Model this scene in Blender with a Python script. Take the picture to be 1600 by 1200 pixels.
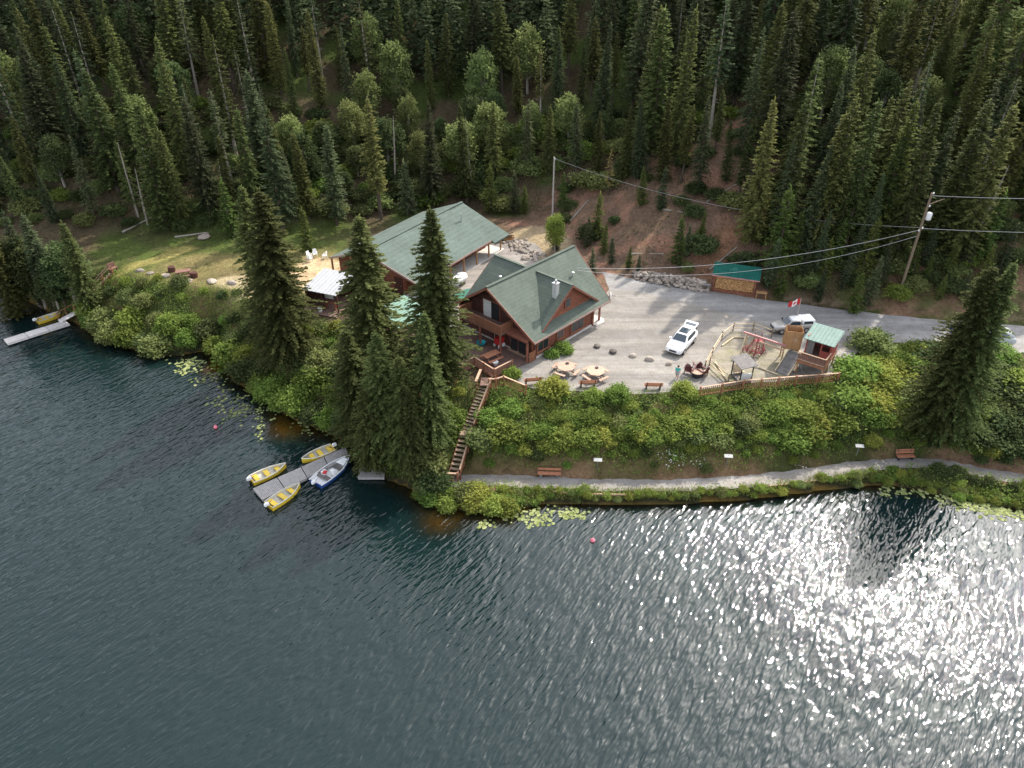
import bpy, bmesh, math, random
import numpy as np
from mathutils import Vector, Matrix, Quaternion
from mathutils.geometry import delaunay_2d_cdt

random.seed(7)
RNG = np.random.default_rng(11)
R = math.radians
for o in list(bpy.data.objects):
    bpy.data.objects.remove(o)
scene = bpy.context.scene
COL = scene.collection

# ------------------------------------------------------------------ camera
FOC, PITCH, CAMZ = 1150.0, R(34.0), 45.5          # pixels of a 1600 wide frame, downward tilt, height above the lake
SP, CP = math.sin(PITCH), math.cos(PITCH)
cd = bpy.data.cameras.new("camera")
cd.sensor_width = 36.0
cd.lens = 36.0 * FOC / 1600.0
cd.clip_start = 0.5
cd.clip_end = 3000
cam = bpy.data.objects.new("camera", cd)
COL.objects.link(cam)
cam.location = (0, 0, CAMZ)
cam.rotation_euler = (R(90) - PITCH, 0, 0)
scene.camera = cam

# ------------------------------------------------------------------ light
SUN_EL, SUN_AZ = R(44.0), R(38.0)                  # azimuth to the right of straight ahead
world = bpy.data.worlds.new("World")
scene.world = world
world.use_nodes = True
wn = world.node_tree.nodes
sky = wn.new("ShaderNodeTexSky")
sky.sky_type = 'NISHITA'
sky.sun_disc = False
sky.sun_elevation = SUN_EL
sky.sun_rotation = SUN_AZ
sky.air_density = 1.0
sky.dust_density = 2.2
sky.ozone_density = 1.0
bg = wn["Background"]
bg.inputs[1].default_value = 0.15
hz_ = wn.new("ShaderNodeHueSaturation")            # thin white haze over the blue
hz_.inputs["Saturation"].default_value = 0.36
world.node_tree.links.new(sky.outputs[0], hz_.inputs["Color"])
world.node_tree.links.new(hz_.outputs[0], bg.inputs[0])
sd = bpy.data.lights.new("sun", 'SUN')
sd.energy = 2.0
sd.angle = R(0.9)
sd.color = (1.0, 0.93, 0.82)
sun = bpy.data.objects.new("sun", sd)
COL.objects.link(sun)
TRAVEL = Vector((-math.sin(SUN_AZ) * math.cos(SUN_EL), -math.cos(SUN_AZ) * math.cos(SUN_EL), -math.sin(SUN_EL)))
sun.rotation_euler = TRAVEL.to_track_quat('-Z', 'Y').to_euler()
sun.location = (60, 80, 120)
vs = scene.view_settings
vs.view_transform = 'Standard'
vs.look = 'None'
vs.exposure = 1.66
vs.gamma = 1.0
vs.use_curve_mapping = False
cy = scene.cycles
cy.use_denoising = True
cy.max_bounces = 6
cy.diffuse_bounces = 3
cy.glossy_bounces = 3
cy.transmission_bounces = 3
cy.transparent_max_bounces = 8
cy.sample_clamp_indirect = 6.0
cy.caustics_reflective = False
cy.caustics_refractive = False


# ------------------------------------------------------------------ helpers
def at(px, py, z):
    """ground position of a photograph point that lies at height z"""
    u, v = px - 800.0, 600.0 - py
    dx, dy, dz = u, FOC * CP + v * SP, -FOC * SP + v * CP
    t = (z - CAMZ) / dz
    return Vector((dx * t, dy * t, z))


def proj(x, y, z):
    dz = z - CAMZ
    f = y * CP - dz * SP
    up = y * SP + dz * CP
    return 800 + FOC * x / f, 600 - FOC * up / f


def tag(o, label=None, cat=None, group=None, kind=None):
    if label: o["label"] = label
    if cat: o["category"] = cat
    if group: o["group"] = group
    if kind: o["kind"] = kind
    return o


def empty(name, loc, rz=0.0, label=None, cat=None, group=None):
    o = bpy.data.objects.new(name, None)
    COL.objects.link(o)
    o.location = loc
    o.rotation_euler = (0, 0, rz)
    o.empty_display_size = 0.2
    return tag(o, label, cat, group)


def origin(o):
    v = Vector((0, 0, 0))
    while o is not None:
        v += o.location
        o = o.parent
    return v


def link(name, data, parent=None):
    o = bpy.data.objects.new(name, data)
    COL.objects.link(o)
    if parent is not None:
        o.parent = parent
    return o


def copy_tree(o, parent=None):
    c = o.copy()
    COL.objects.link(c)
    c.parent = parent
    for ch in list(o.children):
        copy_tree(ch, c)
    return c


class MB:
    def __init__(s):
        s.v, s.f = [], []

    def add(s, vs_, fs):
        o = len(s.v)
        s.v.extend([tuple(p) for p in vs_])
        s.f.extend([tuple(i + o for i in f) for f in fs])
        return s

    BOXF = [(0, 3, 2, 1), (4, 5, 6, 7), (0, 1, 5, 4), (1, 2, 6, 5), (2, 3, 7, 6), (3, 0, 4, 7)]

    def box(s, c, d, rz=0.0, rx=0.0, ry=0.0):
        M = Matrix.Rotation(rz, 3, 'Z') @ Matrix.Rotation(ry, 3, 'Y') @ Matrix.Rotation(rx, 3, 'X')
        c = Vector(c)
        hx, hy, hz = d[0] / 2, d[1] / 2, d[2] / 2
        return s.add([c + M @ Vector(p) for p in
                      [(-hx, -hy, -hz), (hx, -hy, -hz), (hx, hy, -hz), (-hx, hy, -hz),
                       (-hx, -hy, hz), (hx, -hy, hz), (hx, hy, hz), (-hx, hy, hz)]], MB.BOXF)

    def beam(s, p0, p1, w, h):
        p0, p1 = Vector(p0), Vector(p1)
        d = (p1 - p0).normalized()
        up = Vector((0, 0, 1)) if abs(d.z) < 0.95 else Vector((0, 1, 0))
        r = d.cross(up).normalized()
        q = r.cross(d)
        vs_ = []
        for p in (p0, p1):
            for a, b in ((-1, -1), (1, -1), (1, 1), (-1, 1)):
                vs_.append(p + r * a * w / 2 + q * b * h / 2)
        return s.add(vs_, [(0, 1, 2, 3), (7, 6, 5, 4), (0, 4, 5, 1), (1, 5, 6, 2), (2, 6, 7, 3), (3, 7, 4, 0)])

    def tube(s, p0, p1, r0, r1=None, n=8):
        r1 = r0 if r1 is None else r1
        p0, p1 = Vector(p0), Vector(p1)
        d = (p1 - p0).normalized()
        up = Vector((0, 0, 1)) if abs(d.z) < 0.95 else Vector((0, 1, 0))
        a = d.cross(up).normalized()
        b = a.cross(d)
        vs_ = []
        for p, r in ((p0, r0), (p1, r1)):
            for i in range(n):
                t = 2 * math.pi * i / n
                vs_.append(p + (a * math.cos(t) + b * math.sin(t)) * r)
        fs = [(i, (i + 1) % n, n + (i + 1) % n, n + i) for i in range(n)]
        fs += [tuple(range(n - 1, -1, -1)), tuple(range(n, 2 * n))]
        return s.add(vs_, fs)

    def path(s, pts, radii, n=6):
        for i in range(len(pts) - 1):
            s.tube(pts[i], pts[i + 1], radii[i], radii[i + 1], n)
        return s

    def slab(s, pts, th):
        """flat polygon pts (top face), thickened straight down by th"""
        n = len(pts)
        pts = [Vector(p) for p in pts]
        nz = sum(((pts[i].x * pts[(i + 1) % n].y - pts[(i + 1) % n].x * pts[i].y) for i in range(n)))
        if nz < 0:
            pts = pts[::-1]
        lo = [p - Vector((0, 0, th)) for p in pts]
        fs = [tuple(range(n)), tuple(range(2 * n - 1, n - 1, -1))]
        fs += [(i, n + i, n + (i + 1) % n, (i + 1) % n) for i in range(n)]
        return s.add(pts + lo, fs)

    def extrude(s, pts, d):
        """polygon pts extruded by vector d"""
        n = len(pts)
        pts = [Vector(p) for p in pts]
        d = Vector(d)
        fs = [tuple(range(n)), tuple(range(2 * n - 1, n - 1, -1))]
        fs += [(i, n + i, n + (i + 1) % n, (i + 1) % n) for i in range(n)]
        return s.add(pts + [p + d for p in pts], fs)

    def loft(s, rings, caps=True):
        n = len(rings[0])
        vs_ = [p for r in rings for p in r]
        fs = []
        for k in range(len(rings) - 1):
            for i in range(n):
                j = (i + 1) % n
                fs.append((k * n + i, k * n + j, (k + 1) * n + j, (k + 1) * n + i))
        if caps:
            fs.append(tuple(range(n - 1, -1, -1)))
            m = (len(rings) - 1) * n
            fs.append(tuple(m + i for i in range(n)))
        return s.add(vs_, fs)

    def lathe(s, prof, c=(0, 0, 0), n=16):
        c = Vector(c)
        rings = [[c + Vector((r * math.cos(2 * math.pi * i / n), r * math.sin(2 * math.pi * i / n), z)) for i in range(n)] for r, z in prof]
        return s.loft(rings)

    def build(s, name, mat, parent=None, local=False, smooth=False, fixn=True, bevel=0.0):
        me = bpy.data.meshes.new(name)
        off = Vector((0, 0, 0)) if (local or parent is None) else origin(parent)
        me.from_pydata([(p[0] - off.x, p[1] - off.y, p[2] - off.z) for p in s.v], [], s.f)
        if fixn:
            bm = bmesh.new()
            bm.from_mesh(me)
            bmesh.ops.recalc_face_normals(bm, faces=bm.faces)
            if bevel:
                bmesh.ops.bevel(bm, geom=[e for e in bm.edges if e.calc_face_angle(0) > 0.5], offset=bevel, segments=2, affect='EDGES', profile=0.6)
            bm.to_mesh(me)
            bm.free()
        if smooth:
            me.polygons.foreach_set("use_smooth", [True] * len(me.polygons))
        me.materials.append(mat)
        me.update()
        return link(name, me, parent)


# ------------------------------------------------------------------ materials
MATS = {}


def nt(name):
    m = bpy.data.materials.new(name)
    m.use_nodes = True
    MATS[name] = m
    t = m.node_tree
    t.nodes.clear()
    out = t.nodes.new("ShaderNodeOutputMaterial")
    return m, t, out


def node(t, typ, **kw):
    n = t.nodes.new(typ)
    for k, v in kw.items():
        if k.startswith("i_"):
            n.inputs[k[2:].replace("_", " ")].default_value = v
        else:
            setattr(n, k, v)
    return n


def ramp(t, stops, fac=None):
    n = t.nodes.new("ShaderNodeValToRGB")
    e = n.color_ramp.elements
    while len(e) < len(stops):
        e.new(0.5)
    for i, (p, c) in enumerate(stops):
        e[i].position = p
        e[i].color = (c[0], c[1], c[2], 1)
    if fac is not None:
        t.links.new(fac, n.inputs[0])
    return n


def simple(name, col, rough=0.8, var=0.25, scale=3.0, bump=0.0, bscale=30.0, metal=0.0, stretch=(1, 1, 1), spec=0.3, rnd=0.12, coords="Object"):
    """weathered paint / wood / metal: base colour broken up by two noises and a per-object shift"""
    m, t, out = nt(name)
    L = t.links.new
    tc = node(t, "ShaderNodeTexCoord")
    mp = node(t, "ShaderNodeMapping")
    mp.inputs["Scale"].default_value = stretch
    L(tc.outputs[coords], mp.inputs[0])
    n1 = node(t, "ShaderNodeTexNoise", i_Scale=scale, i_Detail=5.0, i_Roughness=0.65)
    L(mp.outputs[0], n1.inputs["Vector"])
    lo = tuple(c * (1 - var) for c in col)
    hi = tuple(min(1, c * (1 + var)) for c in col)
    rp = ramp(t, [(0.3, lo), (0.7, hi)], n1.outputs[0])
    oi = node(t, "ShaderNodeObjectInfo")
    mr = node(t, "ShaderNodeMapRange")
    mr.inputs[3].default_value = 1 - rnd
    mr.inputs[4].default_value = 1 + rnd
    L(oi.outputs["Random"], mr.inputs[0])
    hs = node(t, "ShaderNodeHueSaturation")
    L(rp.outputs[0], hs.inputs["Color"])
    L(mr.outputs[0], hs.inputs["Value"])
    b = node(t, "ShaderNodeBsdfPrincipled", i_Roughness=rough, i_Metallic=metal)
    b.inputs["Specular IOR Level"].default_value = spec
    L(hs.outputs[0], b.inputs["Base Color"])
    if bump > 0:
        n2 = node(t, "ShaderNodeTexNoise", i_Scale=bscale, i_Detail=4.0)
        L(mp.outputs[0], n2.inputs["Vector"])
        bp = node(t, "ShaderNodeBump", i_Strength=bump, i_Distance=0.05)
        L(n2.outputs[0], bp.inputs["Height"])
        L(bp.outputs[0], b.inputs["Normal"])
    L(b.outputs[0], out.inputs[0])
    return m


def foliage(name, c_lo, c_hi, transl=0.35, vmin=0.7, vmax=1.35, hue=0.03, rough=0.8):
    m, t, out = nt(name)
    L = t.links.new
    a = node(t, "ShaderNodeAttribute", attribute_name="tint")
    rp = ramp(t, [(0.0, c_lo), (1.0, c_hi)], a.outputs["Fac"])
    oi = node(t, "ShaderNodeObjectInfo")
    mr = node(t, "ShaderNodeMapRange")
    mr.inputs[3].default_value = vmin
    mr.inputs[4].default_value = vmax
    L(oi.outputs["Random"], mr.inputs[0])
    mul = node(t, "ShaderNodeMath", operation='MULTIPLY')
    mul.inputs[1].default_value = 7.31
    fr = node(t, "ShaderNodeMath", operation='FRACT')
    L(oi.outputs["Random"], mul.inputs[0])
    L(mul.outputs[0], fr.inputs[0])
    mh = node(t, "ShaderNodeMapRange")
    mh.inputs[3].default_value = 0.5 - hue
    mh.inputs[4].default_value = 0.5 + hue
    L(fr.outputs[0], mh.inputs[0])
    hs = node(t, "ShaderNodeHueSaturation")
    L(rp.outputs[0], hs.inputs["Color"])
    L(mr.outputs[0], hs.inputs["Value"])
    L(mh.outputs[0], hs.inputs["Hue"])
    b = node(t, "ShaderNodeBsdfPrincipled", i_Roughness=rough)
    b.inputs["Specular IOR Level"].default_value = 0.1
    tr = node(t, "ShaderNodeBsdfTranslucent")
    L(hs.outputs[0], b.inputs["Base Color"])
    L(hs.outputs[0], tr.inputs[0])
    mx = node(t, "ShaderNodeMixShader")
    mx.inputs[0].default_value = transl
    L(b.outputs[0], mx.inputs[1])
    L(tr.outputs[0], mx.inputs[2])
    L(mx.outputs[0], out.inputs[0])
    return m


def gravel(name, c1, c2, c3, fine=9.0):
    m, t, out = nt(name)
    L = t.links.new
    g = node(t, "ShaderNodeNewGeometry")
    n1 = node(t, "ShaderNodeTexNoise", i_Scale=0.11, i_Detail=5.0, i_Roughness=0.6)
    n2 = node(t, "ShaderNodeTexNoise", i_Scale=0.9, i_Detail=6.0, i_Roughness=0.7)
    n3 = node(t, "ShaderNodeTexVoronoi", i_Scale=fine)
    mp = node(t, "ShaderNodeMapping")
    mp.inputs["Rotation"].default_value = (0, 0, R(-12))
    mp.inputs["Scale"].default_value = (0.08, 0.9, 1)
    n4 = node(t, "ShaderNodeTexNoise", i_Scale=1.0, i_Detail=3.0)
    L(g.outputs["Position"], mp.inputs[0])
    L(mp.outputs[0], n4.inputs["Vector"])
    for n in (n1, n2, n3):
        L(g.outputs["Position"], n.inputs["Vector"])
    r1 = ramp(t, [(0.35, c1), (0.65, c2)], n1.outputs[0])
    mx = node(t, "ShaderNodeMix", data_type='RGBA')
    r2 = ramp(t, [(0.42, (0, 0, 0)), (0.68, (0.9, 0.9, 0.9))], n2.outputs[0])
    L(r2.outputs[0], mx.inputs[0])
    L(r1.outputs[0], mx.inputs[6])
    mx.inputs[7].default_value = (*c3, 1)
    mt = node(t, "ShaderNodeMix", data_type='RGBA', blend_type='MULTIPLY')
    rt = ramp(t, [(0.4, (0.78, 0.78, 0.79)), (0.6, (1.06, 1.05, 1.04))], n4.outputs[0])
    mt.inputs[0].default_value = 1.0
    L(mx.outputs[2], mt.inputs[6])
    L(rt.outputs[0], mt.inputs[7])
    mv = node(t, "ShaderNodeMix", data_type='RGBA', blend_type='MULTIPLY')
    rv = ramp(t, [(0.0, (0.72, 0.72, 0.72)), (0.5, (1.1, 1.1, 1.1))], n3.outputs["Color"])
    mv.inputs[0].default_value = 0.6
    L(mt.outputs[2], mv.inputs[6])
    L(rv.outputs[0], mv.inputs[7])
    b = node(t, "ShaderNodeBsdfPrincipled", i_Roughness=0.95)
    b.inputs["Specular IOR Level"].default_value = 0.15
    L(mv.outputs[2], b.inputs["Base Color"])
    bp = node(t, "ShaderNodeBump", i_Strength=0.5, i_Distance=0.04)
    L(n3.outputs["Distance"], bp.inputs["Height"])
    L(bp.outputs[0], b.inputs["Normal"])
    L(b.outputs[0], out.inputs[0])
    return m


def shingles(name, col, along=(1, 0, 0)):
    """asphalt shingle roof: courses follow height (local z), tabs broken by noise"""
    m, t, out = nt(name)
    L = t.links.new
    tc = node(t, "ShaderNodeTexCoord")
    sep = node(t, "ShaderNodeSeparateXYZ")
    L(tc.outputs["Object"], sep.inputs[0])
    mu = node(t, "ShaderNodeMath", operation='MULTIPLY')
    mu.inputs[1].default_value = 4.2
    L(sep.outputs[2], mu.inputs[0])
    fr = node(t, "ShaderNodeMath", operation='FRACT')
    L(mu.outputs[0], fr.inputs[0])
    n1 = node(t, "ShaderNodeTexNoise", i_Scale=0.35, i_Detail=5.0, i_Roughness=0.6)
    n2 = node(t, "ShaderNodeTexVoronoi", i_Scale=3.2)
    L(tc.outputs["Object"], n1.inputs["Vector"])
    L(tc.outputs["Object"], n2.inputs["Vector"])
    r1 = ramp(t, [(0.3, tuple(c * 0.85 for c in col)), (0.7, tuple(c * 1.15 for c in col))], n1.outputs[0])
    r2 = ramp(t, [(0.0, (0.78, 0.8, 0.78)), (1.0, (1.12, 1.1, 1.1))], n2.outputs["Color"])
    r3 = ramp(t, [(0.0, (0.5, 0.55, 0.53)), (0.3, (1, 1, 1)), (1.0, (1.03, 1.03, 1.03))], fr.outputs[0])
    m1 = node(t, "ShaderNodeMix", data_type='RGBA', blend_type='MULTIPLY')
    m1.inputs[0].default_value = 0.7
    L(r1.outputs[0], m1.inputs[6]); L(r2.outputs[0], m1.inputs[7])
    m2 = node(t, "ShaderNodeMix", data_type='RGBA', blend_type='MULTIPLY')
    m2.inputs[0].default_value = 0.4
    L(m1.outputs[2], m2.inputs[6]); L(r3.outputs[0], m2.inputs[7])
    b = node(t, "ShaderNodeBsdfPrincipled", i_Roughness=0.9)
    b.inputs["Specular IOR Level"].default_value = 0.2
    L(m2.outputs[2], b.inputs["Base Color"])
    bp = node(t, "ShaderNodeBump", i_Strength=0.3, i_Distance=0.04)
    L(fr.outputs[0], bp.inputs["Height"])
    L(bp.outputs[0], b.inputs["Normal"])
    L(b.outputs[0], out.inputs[0])
    return m


M_LOG = simple("log", (0.2, 0.07, 0.038), 0.6, 0.35, 2.0, 0.3, 20, stretch=(0.4, 0.4, 4))
M_LOGDK = simple("dark_wood", (0.075, 0.03, 0.022), 0.65, 0.3, 2.5)  # darker brown wood tone
M_TRIM = simple("trim", (0.22, 0.085, 0.055), 0.6, 0.25, 3.0)
M_RAIL = simple("rail_wood", (0.27, 0.115, 0.062), 0.7, 0.3, 4.0, 0.2, 25)
M_RAILTOP = simple("weathered_rail", (0.42, 0.28, 0.19), 0.75, 0.25, 3.0)
M_DECK = simple("deck_wood", (0.17, 0.105, 0.085), 0.8, 0.25, 3.0)
M_TREAD = simple("tread_wood", (0.315, 0.232, 0.173), 0.8, 0.25, 4.0)
M_PLANK = simple("plank_wood", (0.36, 0.2, 0.09), 0.75, 0.25, 4.0, stretch=(1, 1, .3))
M_PALEWOOD = simple("pale_wood", (0.5, 0.4, 0.27), 0.8, 0.25, 4.0)
M_GREYWOOD = simple("grey_wood", (0.16, 0.148, 0.14), 0.85, 0.25, 3.0, 0.2, 20)
M_DOCK = simple("dock_wood", (0.3, 0.285, 0.275), 0.85, 0.2, 3.5, 0.2, 20)
M_DOCKPALE = simple("dock_pale", (0.62, 0.58, 0.55), 0.8, 0.15, 3.5)
M_POLE = simple("pole_wood", (0.2, 0.15, 0.1), 0.85, 0.25, 2.0, stretch=(4, 4, .4))
M_POLEPALE = simple("pole_pale", (0.36, 0.33, 0.3), 0.85, 0.2, 2.0)
M_SHING = shingles("shingles", (0.1, 0.12, 0.1))
M_SHING2 = shingles("shingles_hall", (0.1, 0.128, 0.112))
M_WHITEROOF = simple("white_metal_roof", (0.36, 0.37, 0.385), 0.85, 0.08, 1.5, metal=0.0, spec=0.1)
M_MINT = simple("mint_metal_roof", (0.2, 0.31, 0.245), 0.9, 0.1, 1.5, spec=0.1)
M_TEAL = simple("teal_metal_roof", (0.010, 0.085, 0.066), 0.8, 0.2, 2.0, spec=0.15)
M_SAGE = simple("sage_metal_roof", (0.185, 0.25, 0.225), 0.9, 0.12, 2.0, spec=0.08)
M_FASCIA = simple("fascia", (0.3, 0.2, 0.17), 0.7, 0.15, 3.0)
M_WHITE = simple("white_paint", (0.78, 0.78, 0.77), 0.4, 0.05, 2.0)
M_PLASTIC = simple("white_plastic", (0.8, 0.8, 0.8), 0.35, 0.04, 2.0)
M_CARWHITE = simple("car_white", (0.8, 0.8, 0.8), 0.22, 0.02, 1.0, spec=0.6, rnd=0.0)
M_SILVER = simple("car_silver", (0.36, 0.35, 0.33), 0.3, 0.06, 1.0, metal=0.35, spec=0.6, rnd=0.0)
M_GREYCAR = simple("car_grey", (0.4, 0.42, 0.42), 0.3, 0.05, 1.0, spec=0.6, rnd=0.0)
M_BLACK = simple("black_rubber", (0.018, 0.018, 0.02), 0.8, 0.2, 5.0)
M_DARK = simple("dark_metal", (0.035, 0.035, 0.04), 0.5, 0.2, 4.0, metal=0.3)
M_RIM = simple("rim", (0.45, 0.45, 0.46), 0.35, 0.1, 5.0, metal=0.7)
M_CHROME = simple("grey_metal", (0.5, 0.5, 0.5), 0.35, 0.1, 5.0, metal=0.6)
M_CONC = simple("concrete", (0.5, 0.47, 0.43), 0.9, 0.12, 1.0, 0.2, 10)
M_STONE = simple("stone", (0.29, 0.245, 0.205), 0.9, 0.25, 2.5, 0.5, 9, rnd=0.35)
M_STONEDK = simple("dark_stone", (0.15, 0.13, 0.115), 0.9, 0.25, 2.5, 0.5, 9, rnd=0.3)
M_YELLOW = simple("boat_yellow", (0.72, 0.5, 0.045), 0.4, 0.12, 2.0, spec=0.5)
M_BOATIN = simple("boat_inside", (0.55, 0.52, 0.44), 0.6, 0.12, 3.0)
M_BLUE = simple("boat_blue", (0.03, 0.09, 0.32), 0.3, 0.1, 2.0, spec=0.5)
M_PLAYRED = simple("faded_play_red", (0.24, 0.035, 0.045), 0.7, 0.2, 2.0)
M_RED = simple("red_plastic", (0.5, 0.03, 0.035), 0.4, 0.1, 2.0)
M_PINK = simple("faded_pink", (0.42, 0.2, 0.19), 0.5, 0.15, 2.0)
M_MAROON = simple("maroon_plastic", (0.075, 0.012, 0.018), 0.45, 0.15, 2.0)
M_TURQ = simple("turquoise_plastic", (0.02, 0.42, 0.48), 0.4, 0.08, 2.0)
M_SHIRT = simple("teal_shirt", (0.05, 0.42, 0.38), 0.9, 0.12, 6.0)
M_BLUECLOTH = simple("blue_cloth", (0.06, 0.09, 0.28), 0.9, 0.12, 6.0)
M_SHORTS = simple("grey_shorts", (0.32, 0.33, 0.36), 0.9, 0.12, 6.0)
M_SKIN = simple("skin", (0.5, 0.3, 0.21), 0.6, 0.06, 4.0)
M_HAIR = simple("hair", (0.03, 0.02, 0.014), 0.6, 0.2, 8.0)
M_TABLE = simple("table_wood", (0.39, 0.255, 0.188), 0.75, 0.18, 3.0)
M_BENCH = simple("bench_wood", (0.35, 0.15, 0.085), 0.7, 0.25, 3.0)
M_BUOY = simple("buoy_pink", (0.85, 0.22, 0.28), 0.4, 0.05, 2.0)
M_BARK = simple("bark", (0.085, 0.066, 0.05), 0.95, 0.35, 4.0, 0.5, 12, stretch=(1, 1, .25))
M_BARKPALE = simple("pale_bark", (0.27, 0.24, 0.2), 0.9, 0.3, 4.0, 0.3, 12, stretch=(1, 1, .25))
M_CURTAIN = simple("curtain", (0.6, 0.6, 0.58), 0.9, 0.1, 2.0)
M_CAP = simple("firewood_end", (0.62, 0.36, 0.16), 0.9, 0.45, 7.0)
M_WIRE = simple("wire", (0.42, 0.41, 0.4), 0.6, 0.05, 1.0)
M_SIGN = simple("sign_paint", (0.4, 0.4, 0.38), 0.7, 0.1, 3.0)
M_TURF = simple("green_mat", (0.04, 0.15, 0.11), 0.9, 0.1, 2.0)

m, t, out = nt("window_glass")
b = node(t, "ShaderNodeBsdfPrincipled", i_Roughness=0.06)
b.inputs["Base Color"].default_value = (0.02, 0.025, 0.03, 1)
b.inputs["Specular IOR Level"].default_value = 0.7
t.links.new(b.outputs[0], out.inputs[0])
M_GLASS = m
m, t, out = nt("car_glass")
b = node(t, "ShaderNodeBsdfPrincipled", i_Roughness=0.05)
b.inputs["Base Color"].default_value = (0.03, 0.045, 0.06, 1)
b.inputs["Specular IOR Level"].default_value = 0.8
t.links.new(b.outputs[0], out.inputs[0])
M_CARGLASS = m

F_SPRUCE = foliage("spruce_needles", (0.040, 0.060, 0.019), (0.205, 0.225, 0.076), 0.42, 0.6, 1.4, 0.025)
F_SPRUCE_B = foliage("spruce_needles_blue", (0.032, 0.052, 0.025), (0.165, 0.19, 0.09), 0.4, 0.6, 1.4, 0.03)
F_SPRUCE_C = foliage("spruce_needles_olive", (0.055, 0.07, 0.02), (0.24, 0.24, 0.08), 0.4, 0.6, 1.35, 0.02)
F_YOUNG = foliage("young_needles", (0.045, 0.075, 0.018), (0.2, 0.24, 0.06), 0.4, 0.7, 1.4, 0.025)
F_GOLD = foliage("golden_needles", (0.16, 0.13, 0.04), (0.46, 0.37, 0.14), 0.35, 0.8, 1.2, 0.02)
F_LEAF = foliage("broad_leaves", (0.075, 0.13, 0.02), (0.27, 0.345, 0.085), 0.5, 0.75, 1.3, 0.02)
F_LIME = foliage("lime_leaves", (0.125, 0.17, 0.026), (0.37, 0.4, 0.1), 0.5, 0.75, 1.25, 0.02)
F_WILLOW = foliage("willow_leaves", (0.085, 0.115, 0.034), (0.28, 0.32, 0.12), 0.5, 0.7, 1.3, 0.02)
F_DARKLEAF = foliage("dark_leaves", (0.032, 0.054, 0.02), (0.135, 0.165, 0.062), 0.45, 0.7, 1.3, 0.02)  # darker leaf green for undergrowth and some bushes
F_GRASS = foliage("grass_blades", (0.08, 0.11, 0.025), (0.29, 0.3, 0.1), 0.5, 0.9, 1.1, 0.01)
F_DRY = foliage("dry_grass", (0.14, 0.105, 0.055), (0.38, 0.29, 0.15), 0.4, 0.9, 1.1, 0.01)
F_LILY = foliage("lily_pads", (0.11, 0.14, 0.04), (0.32, 0.35, 0.15), 0.1, 0.95, 1.05, 0.01)
F_DAISY = foliage("daisies", (0.5, 0.5, 0.46), (0.8, 0.8, 0.76), 0.2, 0.95, 1.05, 0.0)


# ------------------------------------------------------------------ terrain
def smooth(a, b, x):
    t = np.clip((x - a) / (b - a), 0, 1)
    return t * t * (3 - 2 * t)


def vnoise(x, y, scale, seed):
    """value noise, 0..1"""
    rg = np.random.default_rng(seed)
    lat = rg.random((256, 256))
    xs, ys = np.asarray(x) / scale + 1000, np.asarray(y) / scale + 1000
    xi, yi = np.floor(xs).astype(int), np.floor(ys).astype(int)
    fx, fy = xs - xi, ys - yi
    fx, fy = fx * fx * (3 - 2 * fx), fy * fy * (3 - 2 * fy)
    g = lambda i, j: lat[i % 256, j % 256]
    return (g(xi, yi) * (1 - fx) + g(xi + 1, yi) * fx) * (1 - fy) + (g(xi, yi + 1) * (1 - fx) + g(xi + 1, yi + 1) * fx) * fy


def dpoly(x, y, pl):
    """distance from points to an open polyline"""
    d = np.full(np.shape(x), 1e9)
    for (ax, ay), (bx, by) in zip(pl[:-1], pl[1:]):
        ex, ey = bx - ax, by - ay
        tt = np.clip(((x - ax) * ex + (y - ay) * ey) / (ex * ex + ey * ey), 0, 1)
        d = np.minimum(d, np.hypot(x - ax - tt * ex, y - ay - tt * ey))
    return d


def inside(x, y, poly):
    r = np.zeros(np.shape(x), bool)
    n = len(poly)
    for i in range(n):
        ax, ay = poly[i]
        bx, by = poly[(i + 1) % n]
        if ay == by:
            continue
        c = ((ay > y) != (by > y)) & (x < (bx - ax) * (y - ay) / (by - ay) + ax)
        r ^= c
    return r


def pts(pxs, z):
    return [(at(a, b_, z).x, at(a, b_, z).y) for a, b_ in pxs]


PL = 5.5                                            # height of the yard above the lake
SHORE = pts([(-600, 318), (-250, 372), (-60, 412), (0, 440), (45, 470), (85, 492), (120, 506), (140, 522), (185, 541), (235, 555),
             (280, 556), (325, 548), (345, 572), (365, 598), (400, 618), (430, 640), (470, 662), (505, 676), (535, 690), (556, 706),
             (575, 732), (605, 752), (640, 765), (668, 787), (700, 795), (750, 803), (800, 797), (850, 790), (950, 790), (1050, 788),
             (1150, 783), (1210, 776), (1270, 768), (1340, 762), (1400, 761), (1450, 769), (1500, 781), (1550, 791), (1600, 800),
             (1800, 830), (2100, 860)], 0.0)
TOP = pts([(-600, 265), (-250, 312), (-60, 375), (60, 410), (130, 425), (178, 424), (240, 437), (300, 447), (350, 452), (385, 470),
           (440, 490), (490, 500), (560, 525), (620, 555), (690, 592), (757, 600), (820, 612), (900, 615), (1000, 618), (1095, 612),
           (1200, 603), (1310, 590), (1345, 556), (1400, 542), (1480, 540), (1600, 562), (1750, 592), (2000, 640)], PL)
TOE = pts([(-600, 240), (-250, 290), (-60, 345), (60, 372), (150, 368), (200, 366), (260, 362), (340, 364), (420, 362), (480, 358),
           (540, 348), (600, 334), (650, 325), (720, 322), (790, 335), (850, 345), (890, 375), (920, 398), (985, 430), (1110, 447),
           (1200, 465), (1300, 478), (1400, 489), (1500, 497), (1600, 504), (1800, 518), (2100, 540)], PL)
PATHPX = [(690, 750), (720, 750), (780, 751), (850, 755), (950, 759), (1050, 759), (1150, 754), (1220, 747), (1290, 738), (1350, 729),
          (1410, 724), (1470, 726), (1530, 738), (1600, 750), (1720, 775), (1900, 805)]
PATHC = pts(PATHPX, 0.75)
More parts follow.
